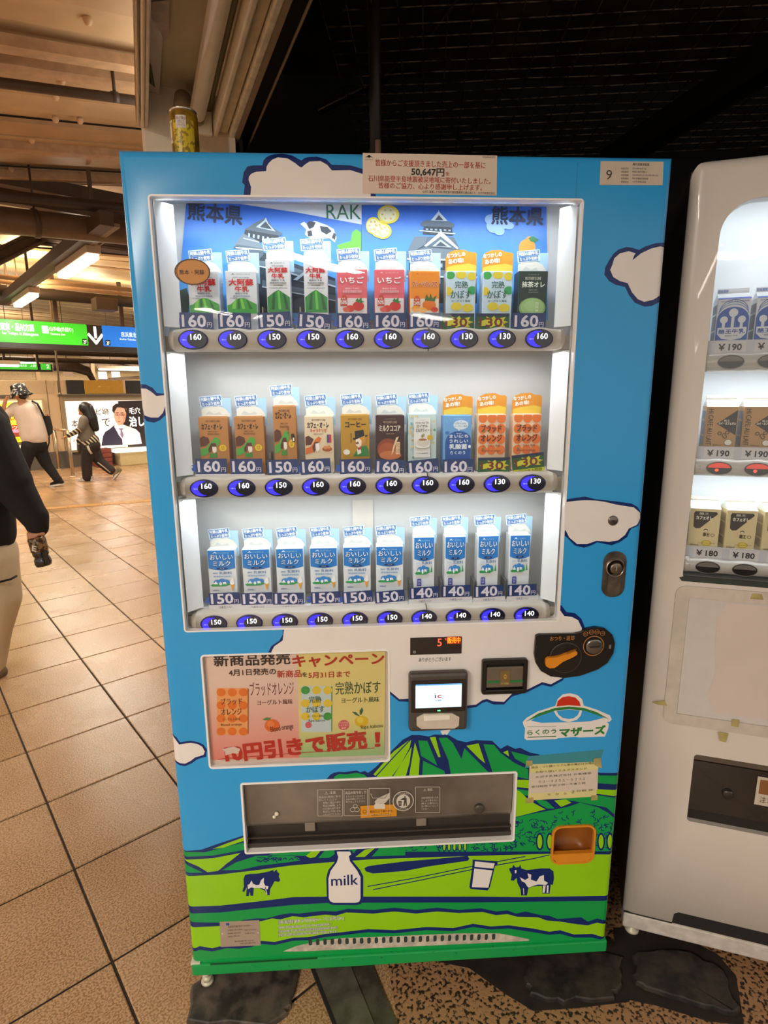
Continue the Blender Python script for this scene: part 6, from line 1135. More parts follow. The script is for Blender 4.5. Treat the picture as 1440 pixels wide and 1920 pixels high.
    if kind == 'orange':
        it = [EL(.16 + .34 * i, .93 - .24 * j, .17, .11, 'E8742A') for i in range(3) for j in range(4)]
        return 'EBC8A4', it + [T('ブラッド', .1, .62, .86, .78, '6A2A12', .04), T('オレンジ', .1, .40, .88, .56, '6A2A12', .04), T('ヨーグルト風味', .16, .28, .82, .335, '8A3A18', .01), T('Blood orange', .14, .16, .84, .22, '6A3A1A', 0), EL(.2, .635, .03, .02, '3F8A4A'), EL(.18, .24, .03, .02, '3F8A4A')]
    base = [R(0, .60, 1, 1, '2A78BE'), PL('2A78BE', (0, .60), (1, .60), (.75, .565), (.5, .55), (.25, .565)), T('らくのうマザーズ', .38, .925, .78, .96, 'B8D8C8', 0), PL('D8E8F4', (.18, .93), (.27, .975), (.36, .93), (.27, .945)), T('おいしい', .06, .79, .94, .92, '1A4A8A', .07), T('おいしい', .07, .795, .93, .915, 'EAF2F6', .02), T('ミルク', .16, .65, .84, .775, '1A4A8A', .07), T('ミルク', .17, .655, .83, .77, 'EAF2F6', .02), PL('16306A', (.28, .605), (.34, .58), (.66, .58), (.72, .605), (.6, .62), (.4, .62)), T('バニラ', .42, .588, .58, .612, 'EAF2F6', 0)]
    hills = [EL(.3, .29, .14, .06, '3A84C8'), EL(.48, .305, .14, .07, '3A84C8'), EL(.64, .29, .12, .06, '3A84C8'), PL('2F9A50', (.04, .23), (.2, .27), (.5, .25), (.7, .27), (.8, .24), (.6, .2), (.1, .2)), PL('F0F2F2', (.16, .25), (.24, .32), (.32, .25)), PL('F0F2F2', (.5, .30), (.62, .30), (.64, .24), (.58, .26), (.52, .24)), EL(.42, .26, .05, .035, 'F0F2F2')]
    if kind == 'vanilla': return 'DDDEDE', base + [R(.14, .475, .34, .52, 'C4D0DC'), T('乳飲料', .38, .465, .86, .53, '3A6A9A', .02), T('種類別', .16, .48, .32, .51, '4A6A8A', 0), R(.16, .40, .82, .445, 'C4D4E4'), T('常温保存可能品', .18, .405, .8, .44, '3A6A9A', 0)] + hills + [PL('E8A030', (.78, .25), (.94, .25), (.86, .08)), EL(.86, .28, .085, .05, 'F4F2EC'), EL(.87, .33, .06, .035, 'F4F2EC'), EL(.88, .365, .03, .02, 'F4F2EC'), T('200ml', .12, .10, .34, .13, '2A4A9A', .03)]
    if kind == 'vanilla_tall': return 'DEDFDF', base + [T('乳飲料', .38, .49, .9, .55, '3A6A9A', .02), R(.1, .50, .32, .535, 'C4D0DC')] + [(i[0], *(i[1:] if i[0] != 'e' else (i[1], i[2] + .1, *i[3:]))) if i[0] == 'e' else ('p', tuple((x, z + .1) for x, z in i[1]), i[2]) for i in hills] + [PL('2F9A50', (.7, .34), (.74, .46), (.78, .34)), PL('2F9A50', (.82, .34), (.87, .48), (.92, .34)), EL(.42, .36, .05, .045, 'F0F4F4'), PL('3A3A9A', (.14, .08), (.14, .2), (.17, .22), (.33, .22), (.36, .2), (.36, .08)), T('生乳\n50%', .17, .1, .33, .2, 'E0E0F4', .01)]
def draw_design(b, items, x0, z0, w_, h_, y):
    for k, it in enumerate(items):
        yk = y - .00012 * (k + 1)
        if it[0] == 'r': b.rect(x0 + it[1] * w_, z0 + it[2] * h_, x0 + it[3] * w_, z0 + it[4] * h_, it[5], yk)
        elif it[0] == 'e':
            pts = [(min(1, max(0, it[1] + it[3] * cos(2 * pi * i / 20))), min(1, max(0, it[2] + it[4] * sin(2 * pi * i / 20)))) for i in range(20)]
            b.poly([(x0 + u_ * w_, z0 + v_ * h_) for u_, v_ in pts], it[5], yk)
        elif it[0] == 'p': b.poly([(x0 + u_ * w_, z0 + v_ * h_) for u_, v_ in it[1]], it[2], yk)
        else: b.text(it[1], x0 + it[2] * w_, z0 + it[3] * h_, x0 + it[4] * w_, z0 + it[5] * h_, it[6], yk, it[7])
def topper(b, w_, z, kind):       # promotion card standing above the carton, y at the carton back
    y = .0 
    x0, x1 = -w_ / 2 - .002, w_ / 2 + .004; h_ = .042
    if kind == 'blue':
        b.box(x0 + .004, x1, .001, .002, z - .02, z + h_ - .004, 'A8CBE0')
        b.poly([(x0 + .004, z), (x0 + .004, z + .014), (x0 + .012, z + .020), (x0 + .022, z + .023), (x0 + .030, z + .020), (x0 + .040, z + .022), (x1 - .012, z + .016), (x1 - .004, z + .006), (x1 - .002, z)], 'DDD9CC', .0006)
        b.poly([(x0 + .012, z + .004), (x0 + .02, z + .012), (x0 + .03, z + .006), (x0 + .042, z + .010), (x0 + .046, z + .004)], 'C4C6C0', .0004)
        b.T = b.T @ Matrix.Translation((-.006, 0, z + .031)) @ Matrix.Rotation(-rad(5), 4, 'Y')
        b.rect(-.024, -.010, .022, .012, 'D4E0EE', .0003); b.rect(-.0225, .001, .0205, .0105, '4A74AA', 0.0001); b.rect(-.0215, -.0085, .0185, .0005, '4A74AA', .0001)
        b.text('阿蘇山麓牛乳', -.0210, .0022, .0190, .0095, 'EEF2F4', -.0002, .03); b.text('たっぷり使用!', -.0195, -.0075, .0170, -.0005, 'EEF2F4', -.0002, .03)
    else:
        h_ = .044
        pts = [(x0 + .002, z - .02), (x1, z - .02), (x1, z + h_ - .008), (x1 - .003, z + h_ - .005), (x1 - .016, z + h_ - .004), (x1 - .026, z + h_), (x0 + .020, z + h_ - .001), (x0 + .008, z + h_ - .006), (x0 + .002, z + h_ - .016)]
        b.prism(pts, .001, .002, 'D98A22'); b.poly([(x0 + .004, z), (x1 - .001, z), (x1 - .001, z + .014), (x1 - .016, z + .018), (x0 + .018, z + .014), (x0 + .004, z + .010)], 'E0B83A', .0007)
        b.T = b.T @ Matrix.Translation((-.006, 0, z + .027)) @ Matrix.Rotation(-rad(7), 4, 'Y')
        b.text('なつかしの', -.021, .003, .017, .0115, 'F6EAD8', .0003, .04); b.text('あの味!', -.019, -.009, .012, .001, 'F6EAD8', .0003, .04)
PROTO = {}
def make_carton(kind, w_, h_, card, label, group):
    t = thing('milk_carton' if kind.startswith(('aso', 'van')) else 'drink_carton', label, 'carton', (0, 0, 0), 0, group); base, items = carton_design(kind)
    b = MB(None); b.use(P(base)); b.box(-w_ / 2, w_ / 2, 0, CD, 0, h_, bev=.0012)
    b.box(-w_ / 2 + .003, w_ / 2 - .003, CD * .35, CD * .65, h_, h_ + .0012)
    draw_design(b, items, -w_ / 2 + .0012, .0245, w_ - .0024, h_ - .0257, 0.0)
    # nutrition panel on the right side
    b.add([(w_ / 2 + .0002, .006, h_ * .35), (w_ / 2 + .0002, CD - .006, h_ * .35), (w_ / 2 + .0002, CD - .006, h_ * .8), (w_ / 2 + .0002, .006, h_ * .8)], [(0, 1, 2, 3)]) if False else None
    b.build('carton_body', t)
    b = MB(None); b.T = Matrix.Translation((.001, CD * .5, 0)); topper(b, max(w_, .052), h_, card); b.build('promotion_card', t)
    if kind == 'lacto' or True:
        b = MB(None).use(mat('straw_white', 'D8D4CC', rough=.3, alpha=1)); b.tube([(w_ / 2 - .004, CD + .0015, .01), (-w_ / 2 + .01, CD + .0015, h_ - .01)], .0018, n=6); b.build('straw', t)
    return t
rows = [
 [('aso', 352, 413, 508, 'blue', 'first white Aso milk carton from the left, half behind the round orange sticker'), ('aso', 423, 483, 508, 'blue', 'short white Aso milk carton just right of the one behind the orange sticker'),
  ('aso_tall', 497, 546, 486, 'blue', 'left one of the two tall slim white milk cartons, top shelf'), ('aso_tall', 567, 617, 486, 'blue', 'right one of the two tall slim white milk cartons, next to pink'),
  ('ichigo', 630, 691, 505, 'blue', 'left pink strawberry milk carton, beside the tall white carton'), ('ichigo', 700, 760, 505, 'blue', 'right pink strawberry milk carton, beside the orange fruit mix carton'),
  ('mix', 766, 826, 508, 'blue', 'orange fruit mix carton with a pineapple picture'), ('kabosu', 836, 892, 508, 'orange', 'left green and yellow citrus carton, beside the orange fruit mix'), ('kabosu', 905, 960, 508, 'orange', 'right green and yellow citrus carton, beside the dark matcha carton'),
  ('matcha', 972, 1025, 508, 'blue', 'dark green matcha latte carton at the right end of the top shelf')],
 [('cafe', 373, 430, 782, 'blue', 'first brown cafe au lait carton at the left end of the middle shelf'), ('cafe', 440, 497, 782, 'blue', 'second brown cafe au lait carton, left of the tall brown one'), ('cafe_tall', 513, 555, 761, 'blue', 'tall slim brown cafe au lait carton on the middle shelf'),
  ('caramel', 571, 626, 780, 'blue', 'cream caramel cafe au lait carton with an orange hat and tricolour'), ('coffee', 638, 694, 778, 'blue', 'gold coffee carton picturing a gentleman in a top hat'), ('cocoa', 701, 762, 779, 'blue', 'dark brown milk cocoa carton on the middle shelf'),
  ('tea', 764, 820, 776, 'blue', 'white milk tea carton with a teacup and floral border'), ('lacto', 828, 887, 779, 'orange', 'blue yoghurt drink carton with a speech bubble'), ('orange', 893, 950, 777, 'orange', 'left blood orange carton, beside the blue yoghurt carton'), ('orange', 961, 1014, 777, 'orange', 'right blood orange carton at the end of the middle shelf')],
 [('vanilla', 388, 446, 1031, 'blue', 'blue and white vanilla milk carton at the left end of the bottom shelf'), ('vanilla', 453, 510, 1031, 'blue', 'second short vanilla milk carton from the left, bottom shelf'), ('vanilla', 517, 572, 1031, 'blue', 'third short vanilla milk carton from the left, bottom shelf'),
  ('vanilla', 579, 636, 1030, 'blue', 'fourth short vanilla milk carton from the left, bottom shelf'), ('vanilla', 641, 698, 1029, 'blue', 'fifth short vanilla milk carton from the left, bottom shelf'), ('vanilla', 703, 758, 1027, 'blue', 'last short vanilla milk carton, beside the first tall one'),
  ('vanilla_tall', 773, 817, 1007, 'blue', 'first of the four tall vanilla milk cartons, beside the short ones'), ('vanilla_tall', 832, 875, 1007, 'blue', 'second of the four tall vanilla milk cartons, bottom shelf'), ('vanilla_tall', 893, 937, 1006, 'blue', 'third of the four tall vanilla milk cartons, bottom shelf'), ('vanilla_tall', 952, 996, 1006, 'blue', 'last tall vanilla milk carton at the right end of the bottom shelf')]]
YC = .064; grp = ('cartons on the top shelf', 'cartons on the middle shelf', 'cartons on the bottom shelf')
for r, row in enumerate(rows):
    for k, (kind, x0, x1, pyt, card, lb) in enumerate(row):
        mid = pyt + 45; a = FM.uv(x0, mid, YC)[0]; c = FM.uv(x1, mid, YC)[0]; zt = FM.uv(700 if 0 else (x0 + x1) / 2, pyt, YC)[1]; z0 = RAILZ[r][1]; w_ = CF if 'tall' not in kind else .0465; h_ = zt - z0
        key = (kind, card)
        if key not in PROTO: o = PROTO[key] = make_carton(kind, w_, h_, card, lb, grp[r])
        else: o = dup(PROTO[key]); o['label'] = lb; o['group'] = grp[r]
        o.location = ((a + c) / 2, YC, z0); o.rotation_euler = (0, 0, rad((k * 7919 % 5 - 2) * .5))
        if 'tall' in kind:      # metal spring clip beside the slim cartons
            xx_ = (a + c) / 2
            MB(FM).box(xx_ - w_ / 2 - .010, xx_ - w_ / 2 - .007, YC - .01, YC + .03, z0 + .001, z0 + .045, mat('clip_steel', '8A867E', rough=.3, metal=.7), bev=.001).build('carton_clip', vm)
# ================================================================== WHITE MACHINE
wmc = thing('white_vending_machine', 'white vending machine with an arched display window, cut by the right picture edge', 'vending machine', tuple(FR(.45, .3, 0)), FR.yaw)
WSH = mat('shell_white', 'D9CFC4', rough=.35, noise=.05, scale=4, coat=.2); WW = .93; WT = 1.888
def rprof(x, z):
    y = 0; R0 = .022
    for d in (x, WW - x, WT - z):
        d = max(0.0, d)
        if d < R0: y = max(y, R0 - math.sqrt(max(0, R0 * R0 - (R0 - d) ** 2)))
    return y
win = []
for cx, cz, a0, rr0 in ((WW - .075, 1.035, -90, .015), (WW - .075 - .05, 1.808 - .065, 0, .065), (.060 + .066, 1.808 - .066, 90, .066), (.057 + .012, 1.030, 180, .012)):
    for i in range(9): t_ = rad(a0 + 90 * i / 8); win.append((cx + rr0 * cos(t_), cz + rr0 * sin(t_)))
wbase = []
for cx, cz, a0, rr0 in ((WW - .03, WT - .03, 0, .03), (.03, WT - .03, 90, .03)):
    for i in range(7): t_ = rad(a0 + 90 * i / 6); wbase.append((cx + rr0 * cos(t_), cz + rr0 * sin(t_)))
wbase += [(0, .085), (WW, .085)]
wport = rrect(.122, .398, .70, .582, .008); wc = []
for d in (.001, .004, .009, .015, .022): wc += [((d, .09), (d, WT)), ((WW - d, .09), (WW - d, WT)), ((0, WT - d), (WW, WT - d))]
panel_cdt('front_panel', wbase, [], [win, wport], rprof, wc, wmc, FR, .03, mat('shell_edge', 'C9C0B4', rough=.4), WSH)
b = MB(FR).use(mat('shell_side', '2A2522', rough=.35, coat=.4)); b.box(.0, .012, .022, .62, .06, WT - .012, bev=.004); b.box(WW - .012, WW, .022, .62, .06, WT - .012); b.box(.012, WW - .012, .60, .62, .06, WT - .02); b.box(.012, WW - .012, .03, .6, WT - .03, WT - .014); b.box(.012, WW - .012, .03, .6, .06, .07)
b.box(.012, WW - .012, .05, .055, .60, 1.0); b.build('cabinet', wmc)
b = MB(FR).use(mat('base_white', 'CFC6BA', rough=.4, noise=.2, scale=40)); b.box(0, WW, -.003, .05, .048, .092, bev=.004); b.build('base_strip', wmc)
b = MB(FR).use(mat('notch_dark', '1A1714', rough=.7)); b.prism([(.115, .094), (.118, .122), (.128, .129), (.6, .129), (.6, .094)], -.0006, .003); b.box(0, .116, -.0008, .002, .090, .0945); b.build('vent_notch', wmc)
for x in (.03, WW - .03): MB(FR).lathe([(.018, 0), (.018, .01), (.009, .012), (.009, .07)], (x, .04, 0), MATS['bolt_steel'], n=16).build('levelling_foot', wmc)
IL = mat('interior_white', 'DADDE0', rough=.5, noise=.02); b = MB(FR).use(IL); b.box(.04, WW - .04, .16, .165, .98, 1.84); b.box(.036, .04, .03, .16, .98, 1.84); b.box(WW - .04, WW - .036, .03, .16, .98, 1.84); b.box(.04, WW - .04, .03, .16, 1.84, 1.845); b.box(.04, WW - .04, .03, .16, .975, .98); b.build('display_lining', wmc)
MB(FR).box(.05, WW - .07, .004, .006, 1.02, 1.808, glass('white_machine_pane', (.98, .99, .99), .05, .02)).build('window_pane', wmc)
MB(FR).prism([(.050, 1.020), (.056, 1.012), (WW - .06, 1.012), (WW - .06, 1.022), (.060, 1.024)], -.001, .004, mat('gasket_dark', '2A332E', rough=.5)).build('window_gasket', wmc)
RW = [(1.476, 1.515), (1.252, 1.290), (1.030, 1.062)]; RL = mat('rail_white', 'BDB6AE', rough=.3, coat=.4)
for r, (z0, z1) in enumerate(RW):
    zm = (z0 + z1) / 2; b = MB(FR).use(RL); vs = []; nx = 40
    for i in range(nx + 1):
        x = .066 + (.80) * i / nx; bump = .002 * cos((x - .108) / .0733 * 2 * pi)
        for (y, z) in ((.045, z0), (.018, z0 + .001), (.011, zm - .012), (.009, zm), (.011, zm + .012), (.018, z1 + bump), (.045, z1)): vs.append((x, y, z))
    b.smooth = True; b.add(vs, [(i * 7 + k, i * 7 + k + 1, i * 7 + 8 + k, i * 7 + 7 + k) for i in range(nx) for k in range(6)]); b.smooth = False
    b.lathe([(.004, .0), (.016, .004), (.019, .012), (.019, .02)], (.052, .028, zm), n=18, mx=Matrix(((0, 0, 1), (0, 1, 0), (-1, 0, 0)))); b.build('button_rail', wmc)
    MB(FR).box(.045, WW - .05, .04, .158, z1 - .006, z1 - .002, IL).build('display_shelf', wmc)
    b = MB(FR).use(mat('price_strip', 'C4C4CC', rough=.25, alpha=1)); b.box(.062, WW - .06, .030, .032, z1 - .002, z1 + .026); st_ = b.build('price_strip', wmc)
    for k in range(9):
        x = .1075 + .0733 * k
        b = MB(FR); b.use(mat('button_black', '15110F', rough=.12, coat=.6)); b.ell(x, zm, .0245, .0135, y=.0086, n=30); b.ring(x, zm, .0255, .0145, .0012, mat('button_rim', '8A8078', rough=.3), .0083)
        b.poly([(x + .022 * cos(t_), zm + .001 + .011 * sin(t_)) for t_ in [i * pi / 12 for i in range(13)]], E('C84838', .5) if r == 1 else mat('button_half', '7A706A', rough=.3), .0082)
        if r == 1: b.ell(x - .004, zm - .004, .0035, .003, E('FF3020', 4), .0079, 10)
        bt = b.build('select_button', wmc)
        b = MB(FR, .0296); pr = ('￥190', '￥190', '￥180')[r]
        b.rect(x - .028, z1 + .000, x + .030, z1 + .024, 'CFCACB', .0299); b.text(pr, x - .022 + (.0 if r else 0), z1 + .005, x + .022, z1 + .019, '2A2624', .0294, .04); b.build('price_card', wmc)
for z in (1.838, 1.474, 1.250):
    p_ = FR(.45, .028 if z > 1.6 else .06, z - .004); area('display_tube_light', p_, (rad(14), 0, FR.yaw), .78, .02, 1.35 if z > 1.6 else .95, (.86, .94, 1))
# gable-top cartons
def gable(kind, w_, h_, label, grp_):
    t = thing('gable_carton', label, 'carton', (0, 0, 0), 0, grp_); d = w_ * .86
    cols = {'blue': ('D4D6DA', '2A54A8'), 'kraft': ('B58A58', '3A3430'), 'cream': ('DCC89A', '4A4440')}[kind]
    b = MB(None).use(P(cols[0])); b.box(-w_ / 2, w_ / 2, 0, d, 0, h_, bev=.0008)
    if kind == 'blue':
        cx = 0; n = 24
        b.poly([(-w_ / 2 + .001, .002), (w_ / 2 - .001, .002), (w_ / 2 - .001, h_ * .55)] + [(cx + (w_ / 2 - .001) * cos(pi * i / n), h_ * .55 + w_ * .42 * sin(pi * i / n)) for i in range(n + 1)], '2A54A8', -.0003)
        b.poly([(-w_ * .44, h_ * .38), (w_ * .44, h_ * .38), (w_ * .44, h_ * .24), (w_ * .3, h_ * .14), (0, h_ * .10), (-w_ * .3, h_ * .14), (-w_ * .44, h_ * .24)], 'D4D6DA', -.0006)
        for x, z, r_ in ((0, .70, .14), (-.27, .55, .12), (.27, .55, .12)): b.ell(x * w_, z * h_, r_ * w_, r_ * w_, 'D4D6DA', -.0006, 18); b.rect(x * w_ - w_ * .045, h_ * .36, x * w_ + w_ * .045, z * h_, 'D4D6DA', -.0007)
        for k_ in range(3):
            pts = [((w_ / 2 - .002 - k_ * .001) * cos(pi * i / n), h_ * (.62 + k_ * .05) + w_ * .40 * sin(pi * i / n)) for i in range(2, n - 1)]; b.line(pts, .0012, '3A62B0', -.0005)
        b.text('酪王牛乳', -w_ * .40, h_ * .245, w_ * .40, h_ * .345, '24489A', -.0009, .04); b.text('種類別 牛乳', -w_ * .2, h_ * .18, w_ * .2, h_ * .215, '3A4A6A', -.0009, 0); b.text('成分無調整 生乳100%使用', -w_ * .42, h_ * .93, w_ * .42, h_ * .965, '24489A', -.0009, 0)
    elif kind == 'kraft':
        b.rect(-w_ / 2 + .001, .001, -w_ * .30, h_ - .001, 'A87E4E', -.0002); b.T = Matrix.Translation((-w_ * .36, 0, h_ * .52)) @ Matrix.Rotation(rad(90), 4, 'Y'); b.text('Hi CAFE AU LAIT', -h_ * .42, -w_ * .07, h_ * .42, w_ * .10, '3A3028', -.0006, .02); b.T = Matrix.Identity(4)
        b.poly([(-w_ * .14, h_ * .60), (w_ / 2 - .001, h_ * .93), (w_ / 2 - .001, h_ * .34)], '3A3430', -.0004); b.text('酪王', w_ * .08, h_ * .655, w_ * .26, h_ * .70, 'D8D0C0', -.0008, .02); b.text('ハイ・カフェオレ', -w_ * .08, h_ * .58, w_ * .46, h_ * .645, 'E4DCCC', -.0008, .04)
        for x, z in ((-.02, .38), (.12, .34), (.22, .40), (.16, .30)): b.ell(x * w_, z * h_, .07 * w_, .045 * h_, '4A3828', -.0005, 14); b.ell(x * w_, z * h_, .045 * w_, .028 * h_, 'A87E4E', -.0007, 12)
        b.ell(w_ * .28, h_ * .17, .13 * w_, .075 * h_, '3A3028', -.0005, 18); b.ell(w_ * .28, h_ * .17, .115 * w_, .066 * h_, 'E0D8C8', -.0007, 18); b.text('300ml', -w_ * .2, h_ * .09, w_ * .06, h_ * .125, '3A3028', -.0007, .02)
    else:
        pts = [(-w_ * .34, h_ * .93), (w_ * .36, h_ * .93), (w_ * .40, h_ * .88), (-w_ * .14, h_ * .50), (-w_ * .28, h_ * .49), (-w_ * .36, h_ * .54), (-w_ * .38, h_ * .88)]; b.poly(pts, '4A4440', -.0004)
        b.text('酪王', -w_ * .2, h_ * .85, w_ * .12, h_ * .91, 'D8D0C0', -.0008, .02); b.text('カフェオレ', -w_ * .3, h_ * .73, w_ * .24, h_ * .82, 'E8E0D0', -.0008, .05)
        b.ell(w_ * .06, h_ * .46, .07 * w_, .035 * h_, '3A3430', -.0005, 14); b.ell(w_ * .06, h_ * .445, .055 * w_, .028 * h_, 'E0D0A8', -.0006, 12); b.text('酪王', -w_ * .02, h_ * .30, w_ * .2, h_ * .40, '4A4038', -.0006, .04); b.ring(w_ * .30, h_ * .34, .07 * w_, .04 * h_, .001, '4A4038', -.0005, 14)
        b.ell(w_ * .12, h_ * .13, .17 * w_, .075 * h_, 'C8A830', -.0005, 20); b.ell(w_ * .12, h_ * .13, .13 * w_, .055 * h_, 'E0C860', -.0007, 20); b.line([(-w_ * .15, h_ * .13), (w_ * .4, h_ * .13)], .0008, '8A7420', -.0009); b.text('300ml', -w_ * .42, h_ * .05, -w_ * .14, h_ * .09, '4A4038', -.0006, .02)
    b.build('carton_body', t)
    g_h = h_ + w_ * .24; b = MB(None).use(P({'blue': 'D4D6DA', 'kraft': 'D8D2C8', 'cream': 'E0DCD0'}[kind])); x_ = w_ / 2
    b.add([(-x_, 0, h_), (x_, 0, h_), (x_, d, h_), (-x_, d, h_), (-x_ * .96, d / 2, g_h), (x_ * .96, d / 2, g_h), (-x_ * .5, d / 2, g_h), (x_ * .5, d / 2, g_h)], [(0, 1, 5, 4), (2, 3, 4, 5), (0, 4, 3), (1, 2, 5)])
    b.box(-x_ * .97, x_ * .97, d / 2 - .0015, d / 2 + .0015, g_h - .001, g_h + w_ * .16, bev=.0005)
    b.box(-x_ * .97, x_ * .97, d / 2 - .0022, d / 2 + .0022, g_h + w_ * .05, g_h + w_ * .075)
    if kind == 'blue': b.add([(-x_ * .98, .0, h_ + .0006), (x_ * .98, .0, h_ + .0006), (x_ * .97, d * .12, h_ + w_ * .06), (-x_ * .97, d * .12, h_ + w_ * .06)], []) ; b.use('4A62C0').add([(-x_, -.0002, h_ + .0003), (x_, -.0002, h_ + .0003), (x_ * .99, d * .12 - .0004, h_ + w_ * .06), (-x_ * .99, d * .12 - .0004, h_ + w_ * .06)], [(0, 1, 2, 3)]); b.text('賞味期限', -x_ * .95, g_h + w_ * .02, -x_ * .3, g_h + w_ * .12, '2A54A8', d / 2 - .0026, .02)
    b.build('gable_top', t)
    b = MB(None).use('6A6E78' if kind != 'cream' else 'A89878')
    for z_a, z_b in ((.1, .3), (.34, .66), (.7, .9)): b.add([(-x_ - .0004, d * .12, h_ * z_a), (-x_ - .0004, d * .88, h_ * z_a), (-x_ - .0004, d * .88, h_ * z_b), (-x_ - .0004, d * .12, h_ * z_b)], [(0, 1, 2, 3)])
    b.build('side_print', t)
    return t
GW_ = .062
for r, (kind, h_) in enumerate((('blue', .094), ('kraft', .094), ('cream', .092))):
    g_ = 'gable-top cartons in the white machine'; pr = None
    for k in range(9):
        nm_ = ('blue and white gable-top milk carton', 'kraft brown gable-top cafe au lait carton', 'cream gable-top cafe au lait carton')[r]
        lb = nm_ + (', leftmost in the white machine' if k == 0 else ', second from the left in the white machine' if k == 1 else ', %s from the left in the white machine' % ('third', 'fourth', 'fifth', 'sixth', 'seventh', 'eighth', 'ninth')[k - 2])
        if pr is None: o = pr = gable(kind, GW_, h_, lb, g_)
        else: o = dup(pr); o['label'] = lb
        x = (.112 if r < 2 else .101) + (.0733 if r < 2 else .0740) * k; o.location = FR(x, .052, RW[r][1] + .018 if r else RW[r][1] + .018); o.rotation_euler = (0, 0, FR.yaw + rad(4 if r == 2 and k else -2))
    MB(FR).box(.06, WW - .07, .05, .11, RW[r][1] - .002, RW[r][1] + .0175, IL).build('carton_riser', wmc)
# lower panel and flap
framering('poster_frame', .046, .655, .80, 1.002, .028, -.004, .0, mat('frame_cream', 'CFC2B4', rough=.4, noise=.15, scale=25), .022, wmc, FR)
b = MB(FR); b.box(.0745, .772, -.0022, .0, .683, .974, mat('blank_panel', 'CDC6C0', rough=.15, noise=.03), bev=.001); b.build('blank_panel', wmc)
b = MB(FR).use(mat('ghost_print', 'D2C3B8', rough=.3, noise=.04, scale=10)); b.poly([(.150, .97), (.136, .93), (.138, .86), (.146, .80), (.135, .74), (.150, .70), (.77, .70), (.77, .97)], y=-.0026); b.build('paper_ghost', wmc)
for q in ([(.018, .705), (.046, .713), (.052, .700), (.030, .700)], [(.165, .652), (.186, .652), (.183, .628), (.170, .630)], [(.190, .672), (.205, .672), (.205, .690), (.190, .690)], [(.195, .985), (.22, .985), (.216, .998), (.198, .998)]): MB(FR).prism(q, -.0052, -.0042, tp_).build('tape_piece', wmc)
SD = mat('port_smoked', '2E2824', rough=.15, coat=.5, noise=.4, scale=6); b = MB(FR); b.box(.118, .705, .012, .016, .425, .586, SD); b.box(.118, .705, .014, .03, .39, .425, mat('port_sill2', '1E1A17', rough=.5)); b.box(.118, .705, .009, .013, .556, .560, SD); b.box(.12, .70, .005, .012, .566, .582, mat('port_lip', '5A4E42', rough=.4)); b.build('port_flap', wmc)
b = MB(FR); b.lathe([(.012, .012), (.012, .006), (.008, .004)], (.205, 0, .485), SD, axis='Y'); b.build('flap_pivot', wmc)
b = MB(FR); b.rect(.262, .47, .40, .545, 'C9BBA8', .0100); b.rect(.268, .50, .39, .538, '8A5A34', .0096); b.text('注意', .272, .478, .30, .494, '3A2C20', .0096); b.build('flap_sticker', wmc)
# ================================================================== PEOPLE
SKIN = mat('skin', 'C98F68', rough=.5, noise=.05); HAIR = mat('hair_black', '15100D', rough=.4, noise=.3, scale=60); BLACKC = mat('cloth_black', '120E0E', rough=.85, noise=.3, scale=40)
class Pl:
    """joints given where they are seen, at the real distance of the person"""
    def __init__(s, y): s.y = y
    def __call__(s, px, py, d=0.0):
        r = ray(px, py); k = (s.y + d - CAM.y) / r.y; return CAM + r * k
def hand(pr, wrist, tip, r=.011, spread=.018, side=Vector((0, 1, 0))):
    d = (tip - wrist).normalized(); L_ = (tip - wrist).length; pr.append(('c', wrist, r * 2.0, wrist + d * L_ * .5, r * 2.3))
    for i in range(4):
        o_ = side * (i - 1.5) * spread; m_ = wrist + d * L_ * (.78 + .04 * (i in (1, 2))) + o_; pr.append(('c', wrist + d * L_ * .45 + o_ * .9, r * .9, m_, r * .75)); pr.append(('c', m_, r * .75, wrist + d * L_ * (1.02 + .05 * (i in (1, 2))) + o_ + Vector((0, 0, -.008)), r * .6))
    pr.append(('c', wrist + d * L_ * .2 + side * .02, r, wrist + d * L_ * .6 + side * .05 + Vector((0, 0, .01)), r * .75))
def shoe(name, toe, heel, par, m, sole, w_=.045, h_=.09, lift=0.0):
    d = (toe - heel); L_ = d.length; X = d.normalized(); Y = Vector((-X.y, X.x, 0)).normalized(); 
    blob(name, [('c', heel + Vector((0, 0, .045)), w_ * .85, heel + X * L_ * .4 + Vector((0, 0, .045)), w_ * .9), ('c', heel + X * L_ * .4 + Vector((0, 0, .045)), w_ * .95, toe - X * .04 + Vector((0, 0, .035)), w_ * .8), ('c', heel + X * .02 + Vector((0, 0, .05)), w_ * .85, heel + X * .03 + Vector((0, 0, h_ + .02)), w_ * .9)], m, par, .012, 2)
    mb = MB(None).use(sole); n = 16; pts = []
    for i in range(n): t_ = 2 * pi * i / n; pts.append(heel + X * (L_ / 2 + cos(t_) * (L_ / 2 + .035)) + Y * sin(t_) * w_ * (1.05 if cos(t_) > 0 else .9))
    U_ = X.cross(Y); U_ = U_ if U_.z > 0 else -U_
    vs = [p + U_ * .000 for p in pts] + [p + U_ * .028 for p in pts]; mb.add(vs, [tuple(range(n))[::-1], tuple(range(n, 2 * n))] + [(i, (i + 1) % n, n + (i + 1) % n, n + i) for i in range(n)]); mb.build('shoe_sole', par)
